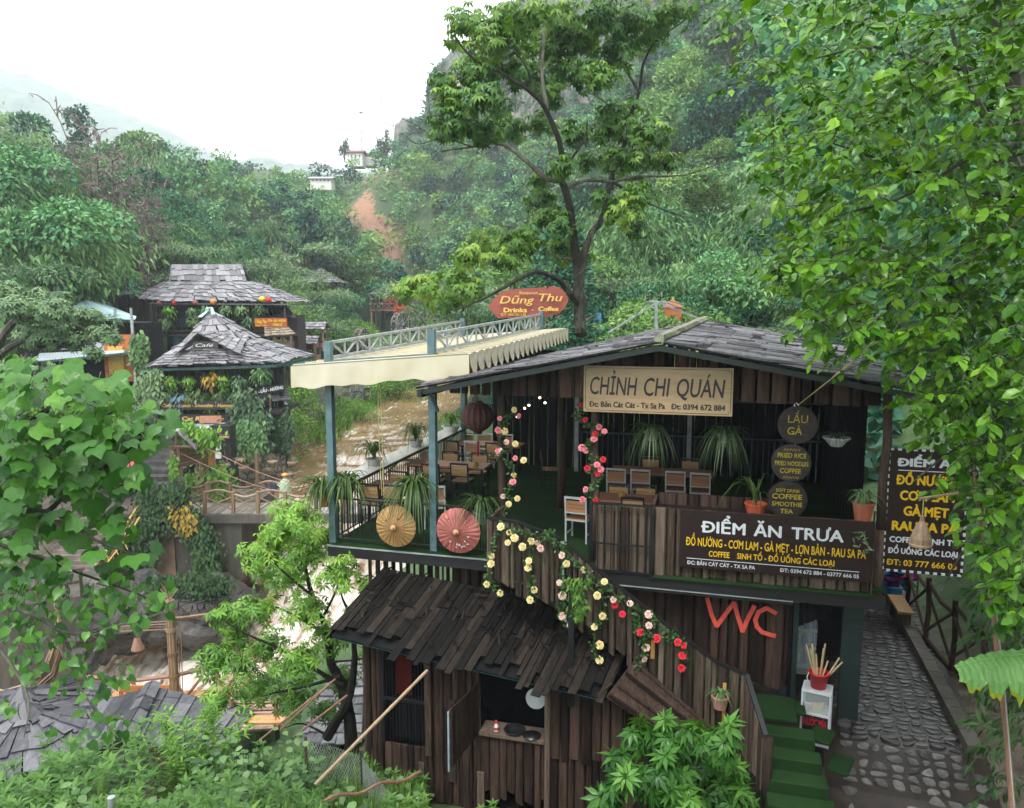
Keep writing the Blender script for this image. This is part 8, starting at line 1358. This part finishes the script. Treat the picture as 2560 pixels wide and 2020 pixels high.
# ---- bushes on the village banks
for i, (u, v, Y, s, lb) in enumerate(((800, 800, 88, 1.25, 'large round bush left of the water wheels'), (850, 770, 92, 1.45, 'large fluffy bush behind the water wheels'), (905, 790, 90, 1.4, 'large pale bush beside the left water wheel'), (745, 850, 88, .8, 'bush behind the little shop'), (830, 750, 98, 1.5, 'dark bush in front of the wide gazebo'), (735, 1010, 60, 1.1, 'bush on the stones right of the café'), (700, 1060, 54, 1.3, 'dark leafy bush by the annex'), (760, 985, 66, 1.2, 'bush under the cream awning, left'), (980, 985, 75, 1.3, 'bush on the green island under the awning'), (1010, 960, 82, 1.4, 'bush at the far end of the green island'), (905, 1040, 64, .8, 'bush on the near tip of the green island'), (1075, 955, 92, 1.3, 'bush on the far bank right of the island'),
    (370, 980, 44, 1.0, 'bush left of the café below the tin roof'), (330, 1000, 43, .9, 'pale bush beside the low tin shed'), (310, 950, 46, .9, 'flowering bush in front of the orange boards'), (200, 1010, 42, 1.4, 'bush hidden behind the lobed leaves'), (60, 1000, 40, 1.8, 'dark bush at the left edge of the village'), (560, 1010, 56, .8, 'bush behind the café'), (120, 700, 50, 1.5, 'yellow green bush on the left slope'), (40, 640, 52, 1.6, 'bright bush on the left slope edge'), (250, 720, 56, 1.1, 'leafy bush over the hillside shack'))):
    p = PY(u, v, Y); dup(NBUSH, (p.x, p.y, tz(p.x, p.y) - .1), random.random() * 6, lb, s * random.uniform(.9, 1.1))
isl = LM()
for _ in range(4200):
    q = random.random(); u, Y = (790 + 260 * q + random.gauss(0, 22), 57 + 34 * q + random.gauss(0, 1.6)); x = (u - CU) / FPX * Y; d, rz, rw = river(np.array([x]), np.array([Y])); z = max(tz(x, Y), float(rz[0]) + .05); isl.leaf((x, Y, z), (random.gauss(0, .4), random.gauss(0, .4), 1), (random.gauss(0, 1), -1, .3), random.uniform(.35, .9))
tag(isl.build('island_grass', T_BLADE, F_GRASS, None, 3.5), 'bright grass growing on the gravel island in the river', 'grass', kind='stuff')
b = MB(); vs = []; n = 26
for q in np.linspace(0, 1, n): u, Y = 800 + 250 * q, 58 + 33 * q; x = (u - CU) / FPX * Y; w = 2.4 * math.sin(math.pi * (q * .92 + .06)) ** .6; rz = float(river(np.array([x]), np.array([Y]))[1][0]); vs += [(x - w, Y, rz - .5), (x - w * .5, Y, rz + .22), (x + w * .5, Y, rz + .22), (x + w, Y, rz - .5)]
b.add(vs, [(i * 4 + k, i * 4 + k + 1, i * 4 + k + 5, i * 4 + k + 4) for i in range(n - 1) for k in range(3)]); tag(b.build('gravel_island', M_GROUND, None, True), kind='structure')
# slope shrubs on the right hillside between the near trees
sc = LM()
for _ in range(16000):
    Y = 24 + 110 * random.random() ** 1.3; u = random.uniform(1150, 2250); x = (u - CU) / FPX * Y
    if x < 6 + (Y - 24) * -.1: continue
    z = tz(x, Y); sc.leaf((x, Y, z + random.uniform(.1, .9)), (random.gauss(0, 1), random.gauss(-.4, 1), random.gauss(.1, .6)), (random.gauss(0, .5), random.gauss(-.4, .5), 1), random.uniform(.35, .75) * (1 + Y / 120))
tag(sc.build('slope_scrub', T_RHOMB, F_HILL), 'low scrub covering the right hillside between the trees', 'scrub', kind='stuff')
lv = LM()
for _ in range(15000):
    Y = 44 + 90 * random.random() ** 1.2; u = random.uniform(-150, 900); x = (u - CU) / FPX * Y; z = tz(x, Y)
    if keepout(x, Y, z) or math.hypot((x + 39) / 9, (Y - 190) / 16) < .7: continue
    lv.leaf((x, Y, z + random.uniform(.1, .8)), (random.gauss(0, 1), random.gauss(-.4, 1), random.gauss(.1, .6)), (random.gauss(0, .5), random.gauss(-.4, .5), 1), random.uniform(.35, .75) * (1 + Y / 130))
tag(lv.build('slope_scrub', T_RHOMB, F_BAMBOO), 'low scrub covering the left hillside between the trees', 'scrub', kind='stuff')
gb = LM()
for _ in range(7000):
    Y = random.uniform(140, 214); x = random.uniform(-.3, -.03) * Y
    if vnoise(np.array([x]), np.array([Y]), .3, 5)[0] < .35 or math.hypot((x + 39) / 6, (Y - 188) / 15) < 1: continue
    gb.leaf((x, Y, tz(x, Y) + random.uniform(.1, 1.4)), (random.gauss(0, 1), random.gauss(-.4, 1), random.gauss(.1, .6)), (random.gauss(0, .5), random.gauss(-.6, .5), 1), random.uniform(.6, 1.7))
tag(gb.build('slope_scrub', T_RHOMB, F_HILLL), 'pale scrub and grass around the red earth slope', 'scrub', kind='stuff')
# trees close behind the restaurant on the right slope
for i in range(26):
    Y = random.uniform(27, 44); u = random.uniform(1500, 2250); x = (u - CU) / FPX * Y; k = random.choice((3, 3, 4, 2, 0)); s = random.uniform(.5, .85); dup(PROTO['near'][k], (x, Y, tz(x, Y) - .3), random.random() * 6, scale=s)
# ================================================================ RIGHT SIDE : PATH, FENCE, SMALL THINGS
ps = lambda t: 9.85 + .085 * t
ph_ = lambda t: -2.33 - .32 * float(np.clip((-t - .3) / 1.2, 0, 1)) - .12 * float(np.clip(-t - 1.5, 0, 4))
b = MB(); vs = []; ts = np.linspace(-5, 13, 40)
for t in ts: vs += [B(ps(t) - 1.2, t, ph_(t)), B(ps(t) + 1.1, t, ph_(t))]
b.add(vs, [(2 * i, 2 * i + 1, 2 * i + 3, 2 * i + 2) for i in range(39)]); M_MUD = plain('wet_earth', (.028, .02, .014), .35, var=.4, scale=4); tag(b.build('path', M_MUD), kind='structure')
st_ = MB()
def slab_grid(t0, t1, ct, cs, shr, skip, pale):
    nt_, ns_ = int((t1 - t0) / ct), int(2.0 / cs); J = {}
    def C(i, j):
        if (i, j) not in J: J[i, j] = (-1.0 + 2.0 * j / ns_ + random.uniform(-.36, .36) * cs, t0 + (t1 - t0) * i / nt_ + random.uniform(-.3, .3) * ct)
        return J[i, j]
    for i in range(nt_):
        for j in range(ns_):
            if random.random() < skip: continue
            cr = [C(i, j), C(i, j + 1), C(i + 1, j + 1), C(i + 1, j)]; cx, cy = sum(p[0] for p in cr) / 4, sum(p[1] for p in cr) / 4; k_ = shr * random.uniform(.86, 1.06); pts = []
            for q in range(4):
                (x0, y0), (x1, y1) = cr[q], cr[(q + 1) % 4]; pts += [(x0 * .82 + cx * .18, y0 * .82 + cy * .18), ((x0 + x1) / 2 + random.uniform(-.07, .1) * (x0 + x1 - 2 * cx) * .5, (y0 + y1) / 2 + random.uniform(-.07, .1) * (y0 + y1 - 2 * cy) * .5)]
            pts = [(cx + (x - cx) * k_, cy + (y - cy) * k_) for x, y in pts]; hh = random.uniform(.006, .022); tl = random.uniform(-.012, .012); n = 8; P = lambda x, y, h: B(ps(y) + x, y, ph_(y) + h)
            st_.add([P(x, y, -.03) for x, y in pts] + [P(cx + (x - cx) * .9, cy + (y - cy) * .9, hh + tl * (x - cx) * 5) for x, y in pts] + [P(cx, cy, hh + .006)], [(k, (k + 1) % n, n + (k + 1) % n, n + k) for k in range(n)] + [(n + k, n + (k + 1) % n, 2 * n) for k in range(n)], 0, random.random() * .6 + pale)
slab_grid(-.35, 12, .15, .21, .95, .03, -.2); slab_grid(-1.2, -.38, .15, .22, .8, .12, .1); slab_grid(-4.6, -1.2, .23, .28, .78, .22, .36)  # far stones coloured darker to stand in for the tree's shade
M_PAVE, nt, bs = newmat('path_stone'); n1 = noise(nt, 9, 6); a_ = attr(nt); r_ = ramp(nt, [(.3, (.035, .033, .032)), (.6, (.12, .115, .11)), (.95, (.4, .36, .31))]); nt.links.new(math2(nt, 'ADD', math2(nt, 'MULTIPLY', n1.outputs[0], .55), math2(nt, 'MULTIPLY', a_.outputs['Fac'], .5)), r_.inputs[0]); nt.links.new(r_.outputs[0], bs.inputs['Base Color']); bs.inputs['Roughness'].default_value = .3; bump(nt, bs, n1.outputs[0], .015)
tag(st_.build('paving_stones', M_PAVE), 'irregular wet paving stones set in the earth path', 'paving stones', kind='stuff')
kb = thing('stone_kerb', 'low stone edging along the right side of the path', 'kerb'); b = MB(); pts = [(10.75 + .02 * t, t) for t in np.linspace(-.4, 8, 18)]
for (s0, t0), (s1, t1) in zip(pts[:-1], pts[1:]): b.beam(B(s0, t0 + .01, -2.27), B(s1, t1 - .01, -2.27), .22, .2)
b.build('kerb_stones', M_CONC, kb); b = MB()

fe = thing('branch_fence', 'dark rustic branch fence on the right of the path', 'fence'); b = MB(); F0 = [(10.95, 5.0), (11.05, 3.8), (11.2, 2.6), (11.35, 1.5), (11.5, .6)]
for s, t in F0: b.tube([B(s, t, -2.4), B(s + .03, t, -1.7), B(s, t + .02, -1.0)], .05, 6, jag=.2)
for (s0, t0), (s1, t1) in zip(F0[:-1], F0[1:]): b.tube([B(s0, t0, -1.1), B((s0 + s1) / 2, (t0 + t1) / 2, -1.2 + random.gauss(0, .06)), B(s1, t1, -1.25)], .04, 6, jag=.2); b.tube([B(s0, t0, -2.1), B(s1, t1, -1.2)], .03, 5, jag=.2); b.tube([B(s0, t0, -1.3), B(s1, t1, -2.2)], .03, 5, jag=.2); b.tube([B(s0, t0, -2.25), B(s1, t1, -2.3)], .04, 6, jag=.2)
b.build('branches', M_LOG, fe)
o = bthing('wooden_bench', 'small plain wooden bench beside the path under the tall sign', 'bench', 10.75, 4.6, -2.3); b = MB(); b.box((0, 0, .4), (.3, 1.0, .05)); b.build('seat', M_SLATY, o)
for t in (-.4, .4): b = MB(); b.box((0, t, .19), (.22, .07, .38)); b.build('leg', M_PLANKL, o)
o = bthing('textile_stall', 'heap of pink, purple and blue embroidered cloth beyond the path', 'stall', 10.95, 6.2, -2.3); b = MB()
for i in range(40): c = V3(random.gauss(0, .22), random.gauss(0, .3), random.uniform(.1, 1.7)); b.box(c, (random.uniform(.15, .4), random.uniform(.1, .3), random.uniform(.06, .3)), random.random() * 3, random.randrange(3), rot=Matrix.Rotation(random.gauss(0, .6), 3, 'X') @ Matrix.Rotation(random.random() * 3, 3, 'Z'))
b.build('cloths', [plain('pink_cloth', (.45, .04, .16), .8, var=.5, scale=30), plain('purple_cloth', (.16, .04, .2), .8, var=.5, scale=30), plain('blue_cloth', (.02, .14, .3), .8, var=.4, scale=20)], o); b = MB(); [b.tube([(x, 0, 0), (x, 0, 2)], .025, 5) for x in (-.5, .5)]; b.beam((-.5, 0, 1.95), (.5, 0, 1.95), .04, .04); b.build('rack', M_BAMBR, o)
JS = [(x, y, z, r_ * (1.15 if .1 < z < .56 and abs(x) < .1 else 1)) for x, y, z, r_ in JW]; pm3 = lambda c: 2 if c.z > .87 or c.z < .16 else (1 if c.z < .5 else 0)
o, h = person('person', 'person in dark top and pink purple patterned skirt standing up the path', B(10.12, 5.1, -2.32), 1.52, {'J': JS, 'E': EW, 'yaw': R(160), 'mat': pm3}, [M_CLB, MATS['pink_cloth'], M_SKIN])
b = MB(); vs = []; n = 20
for z, r_ in ((.56, .1), (.48, .14), (.36, .17), (.2, .2)):
    for k in range(n): a = 2 * math.pi * k / n; rr = r_ * (1 + .07 * math.sin(a * 7)); vs.append((rr * math.cos(a) * h, rr * .8 * math.sin(a) * h, z * h))
b.add(vs, [(i * n + k, (i + 1) * n + k, (i + 1) * n + (k + 1) % n, i * n + (k + 1) % n) for i in range(3) for k in range(n)]); b.build('skirt', wood('patterned_skirt', (.2, .03, .09), (.35, .07, .16), (.12, .04, .14), .8, (1, 1, 1), 22), o, True); b = MB(); b.lathe([(0, 1.03), (.06, 1.02), (.085, .97), (.088, .9), (.06, .86)], 14, (0, -.015, 0)); b.V = [(x * h, y * h, z * h) for x, y, z in b.V]; b.build('hair', M_CLB, o, True)
# drinks fridge and glass cabinet
o = bthing('drinks_fridge', 'drinks fridge full of bottles in the recess under the restaurant', 'fridge', 8.42, 1.25, -2.4); b = MB(); b.box((0, .35, .7), (.5, .5, 1.4)); b.build('body', M_FASCIA, o); b = MB(); [b.box((0, -.0, z), (.46, .3, .02)) for z in (.5, .82, 1.14)]; b.box((0, .09, .85), (.46, .02, 1.0)); b.build('shelf', plain('pale_shelf', (.25, .38, .4), .4), o)
for z in (.52, .84, 1.16):
    for k in range(6): b = MB(); b.lathe([(.028, 0), (.03, .02), (.03, .16), (.012, .21), (.012, .24)], 8, (-.19 + k * .076, -.05, z)); b.build('bottle', MATS.get('bottle_blue') if k % 2 else MATS.get('bottle_clear') or plain('bottle_clear', (.3, .5, .48), .1) if 'bottle_blue' in MATS else plain('bottle_blue', (.06, .16, .45), .1), o, True)
b = MB(); b.box((0, -.16, .85), (.46, .008, 1.0)); b.build('glass_door', M_GLASS, o)
o = bthing('display_cabinet', 'white framed glass display cabinet with red lettering beside the steps', 'cabinet', 8.49, -.42, -2.4, rz=R(-12)); b = MB(); H_ = .86; W2, D2 = .2, .17
for x in (-1, 1):
    for y in (-1, 1): b.box((x * W2, y * D2, H_ / 2), (.028, .028, H_))
for z in (.02, .5, H_): [b.beam((-W2, y * D2, z), (W2, y * D2, z), .026, .026) for y in (-1, 1)]; [b.beam((x * W2, -D2, z), (x * W2, D2, z), .026, .026) for x in (-1, 1)]
b.build('frame', M_WHITE, o); b = MB(); b.box((0, 0, .485), (.38, .32, .012)); b.box((0, 0, .03), (.38, .32, .012)); b.box((0, 0, H_ + .012), (.4, .34, .01)); b.build('shelf', M_CHFR, o)
b = MB(); [b.box((x * W2, 0, .43), (.006, .3, .8)) for x in (-1, 1)]; b.box((0, -D2, .68), (.36, .006, .32)); b.build('glass', M_GLASS, o); b = MB(); b.box((0, -D2, .26), (.37, .008, .42)); pn = b.build('lower_panel', M_FASCIA, o); b = MB(); lettering(b, 'NƯỚC MÍA', (-.18, -D2 - .005, .2), X_, Z_, .01, .35, .12, .12, .04); b.build('red_lettering', plain('red_lettering', (.5, .02, .04), .5), pn)
o = bthing('paper_bag', 'yellow printed paper bag inside the glass cabinet', 'bag', 8.49, -.44, -1.9); b = MB(); b.slab([(-.08, -.02, 0), (.06, -.02, 0), (.11, -.02, .14), (.02, -.02, .12), (-.05, -.02, .13)], .05); b.build('bag', plain('yellow_paper', (.6, .5, .16), .6), o)
o = bthing('red_bucket', 'red plastic bucket of cane sticks on the glass cabinet', 'bucket', 8.5, -.42, -1.515); b = MB(); b.lathe([(.11, 0), (.145, .22), (.155, .22), (.155, .25), (.14, .25), (.13, .2), (.1, .02), (0, .02)], 22); b.build('pail', M_REDBUCKET, o, True); b = MB(); b.tube([(-.15, -.02, .23), (-.18, -.06, .16), (-.16, -.1, .12)], .006, 5); b.build('handle', M_WHITE, o)
for k, (dx, dz) in enumerate(((-.17, .42), (-.12, .38), (-.1, .44), (.06, .46), (.04, .4), (.24, .26), (.27, .22), (.1, .2), (-.05, .3))):
    o = bthing('cane_stick', 'pale sugar cane stick standing in the red bucket', 'stick', 8.5, -.42, -1.5, 'cane sticks in the bucket'); b = MB(); b.tube([(dx * .2, random.uniform(-.05, .05), .05), (dx * 1.2, random.uniform(-.04, .04), .22 + dz)], .014, 7); b.build('cane', plain('pale_cane', (.5, .38, .22), .6) if k == 0 else MATS['pale_cane'], o)
# banana leaf and poles at the right edge
bn = thing('banana_plant', 'banana plant whose broad yellow edged leaf reaches in from the right', 'plant'); b = MB(); P0, P1 = PY(2720, 1655, 6.2), PY(2388, 1688, 6.6); mid = []
for k in range(13): q = k / 12; mid.append(P0.lerp(P1, q) + V3(0, 0, .13 * math.sin(q * 2.6)))
N_ = 44; vs = []
for k in range(N_ + 1):
    q = k / N_; p = P0.lerp(P1, q) + V3(0, 0, .13 * math.sin(q * 2.6)); w = .3 * max(.04, math.sin(math.pi * (.08 + .92 * (1 - q)))) ** .7; rag = w * (.16 * math.sin(k * .9) + .1 * math.sin(k * 2.1 + 1)); rp = .012 * math.sin(k * 1.7)
    vs += [p + V3(0, .5 * w, -.12 * w), p + V3(0, .25 * w, .02 + rp), p, p + V3(0, -.35 * w, -.12 * w - rp), p + V3(0, -.62 * w, -.5 * w + rp), p + V3(-.01, -.72 * w, -.78 * w + rag), p + V3(-.012, -.7 * w, -.9 * w + rag * 1.5)]
for k in range(N_): b.add([vs[k * 7 + j] for j in range(7)] + [vs[(k + 1) * 7 + j] for j in range(7)], [(j, 7 + j, 8 + j, j + 1) for j in range(5)], 0, .35 + .3 * (k % 2) + random.uniform(-.1, .1)); b.add([vs[k * 7 + 5], vs[k * 7 + 12], vs[k * 7 + 13], vs[k * 7 + 6]], [(0, 1, 2, 3)], 1, random.random())
b.tube([P0.lerp(P1, k / 12) + V3(0, 0, .13 * math.sin(k / 12 * 2.6) + .004) for k in range(13)], [.012 - .0008 * k for k in range(13)], 5, 0, .9); b.build('leaf', [foliage('banana_leaf', [(.05, .13, .03), (.1, .23, .06), (.19, .34, .12)], .3, .35), foliage('banana_edge', [(.16, .2, .012), (.3, .32, .02)])], bn)
b = MB(); b.tube([PY(2720, 1655, 6.2), PY(2760, 1900, 6.2), PY(2760, 2300, 6.2)], .05, 8); b.build('stem', M_STEMG, bn)
o = thing('leaning_pole', 'tall leaning bamboo pole at the right edge with a wire alongside', 'pole'); b = MB(); b.tube([PY(2437, 1180, 7.2), PY(2458, 1350, 7.1), PY(2478, 1480, 7), PY(2500, 1690, 6.9), PY(2518, 1850, 6.8), PY(2535, 2080, 6.6)], [.02, .022, .024, .026, .028, .03], 7, jag=.15); b.build('cane', M_BAMBR, o); b = MB(); b.tube([PY(2448, 1180, 7.15), PY(2475, 1380, 7), PY(2510, 1700, 6.8), PY(2540, 2080, 6.5)], .005, 4); b.build('wire', M_STEEL, o); b = MB(); b.tube([PY(2490, 1222, 7.1), PY(2400, 1232, 7.1), PY(2300, 1246, 7.1)], .014, 6, jag=.2); b.build('side_stick', M_BAMB, o)
o = thing('woven_cone', 'brown woven conical basket hanging from the stick before the tall sign', 'basket', PY(2302, 1350, 7.1)); b = MB(); b.lathe([(.1, -.06), (.095, .02), (.06, .12), (.022, .19), (.018, .24)], 16); [b.lathe([(.102 - k * .008, -.05 + k * .024), (.105 - k * .008, -.04 + k * .024), (.1 - k * .008, -.03 + k * .024)], 14) for k in range(7)]; b.build('cone', M_BAMB, o); b = MB(); b.tube([(0, 0, .24), (.0, 0, .4)], .005, 4); b.build('cord', M_ROPE, o)
o = thing('tie_rope', 'two taut yellow ropes running from the round signs up to the right tree', 'rope'); b = MB(); p = B(8.06, -.03, 2.86)
for q in (PY(2600, 500, 6.5), PY(2350, 700, 9.4)): b.tube([p.lerp(q, k / 8) + V3(0, 0, -.05 * math.sin(math.pi * k / 8)) for k in range(9)], .008, 5)
b.build('strands', M_ROPE, o)
o = thing('power_bracket', 'steel power line bracket with insulators above the plank roof', 'bracket'); b = MB(); PB = lambda u, v: PY(u, v, 21); b.beam(PB(1615, 752), PB(1670, 756), .06, .06); b.beam(PB(1640, 757), PB(1520, 832), .05, .05); b.beam(PB(1650, 758), PB(1765, 803), .05, .05); b.beam(PB(1640, 756), PB(1640, 860), .08, .08); b.build('arm', M_STEEL, o); b = MB(); [b.lathe([(.04, 0), (.05, .05), (.03, .08), (.05, .12), (.02, .18)], 8, PB(u, 752)) for u in (1619, 1648)]; b.build('insulator', M_BLACKM, o)
o = thing('power_line', 'thin dark wires sagging from the bracket to the right hillside', 'wire'); b = MB()
for a_, c_ in (((1648, 745), (2500, 830)), ((1665, 756), (2300, 850)), ((1619, 745), (1450, 860))):
    p, q = PY(*a_, 21), PY(*c_, 19); b.tube([p.lerp(q, k / 12) + V3(0, 0, -.5 * math.sin(math.pi * k / 12)) for k in range(13)], .012, 4)
b.build('wires', M_WIRE, o)
o = thing('brick_turret', 'small orange plastered turret behind the plank roof', 'turret', PY(1680, 815, 31)); b = MB(); b.box((0, 0, .2), (.62, .62, 1.1)); b.box((0, 0, -.45), (.95, .95, .25)); b.build('body', plain('orange_plaster', (.5, .17, .07), .8), o); b = MB(); b.lathe([(.52, .75), (.08, 1.05)], 4, (0, 0, 0), Matrix.Rotation(R(45), 3, 'Z')); b.build('cap', plain('dull_orange', (.32, .15, .09), .8), o); b = MB(); b.box((-.05, -.32, .2), (.16, .03, .5)); b.build('niche_shade', M_INK, o)  # the niche is a black panel painted as a shaded hollow
o = thing('blue_gate', 'pale blue double gate at the edge of the water behind the tall tree', 'gate', PY(1480, 832, 40)); 
for x, zz in ((-.35, .7), (.25, .55)): b = MB(); b.box((x, 0, zz), (.45, .06, .95)); [b.box((x + k * .11, -.035, zz), (.015, .012, .9)) for k in (-1, 0, 1)]; b.build('leaf', MATS.get('blue_gate_paint') or plain('blue_gate_paint', (.07, .27, .5), .6), o)
dr = thing('driftwood_heap', 'heap of dry pale branches on the bank behind the tall tree', 'brushwood'); b = MB()
for i in range(240): p = PY(random.uniform(1330, 1470), random.uniform(805, 860), random.uniform(33, 44)); d = Vector((random.gauss(0, 1), random.gauss(0, .4), random.gauss(0, .35))).normalized() * random.uniform(.4, 1.1); b.tube([p, p + d * .5 + V3(0, 0, .1), p + d], [.03, .025, .01], 4)
tag(dr, kind='stuff'); b.build('branches', plain('dry_branch', (.28, .2, .14), .8, var=.3), dr)
# ================================================================ HAZE, LAST OF ALL
for lod in PROTO:
    for t in PROTO[lod]: drop_proto(t)
drop_proto(BARE); drop_proto(NBUSH)
m = bpy.data.materials.new('haze'); m.use_nodes = True; nt = m.node_tree; nt.nodes.clear()
o_ = nt.nodes.new('ShaderNodeOutputMaterial'); pv = nt.nodes.new('ShaderNodeVolumePrincipled')
pv.inputs['Color'].default_value = (.86, .95, 1, 1); pv.inputs['Density'].default_value = .0006; pv.inputs['Anisotropy'].default_value = .2
nt.links.new(pv.outputs[0], o_.inputs['Volume'])
hb = MB(); hb.box((0, 490, 135), (2300, 1100, 390)); hz = hb.build('haze', m); tag(hz, kind='stuff')
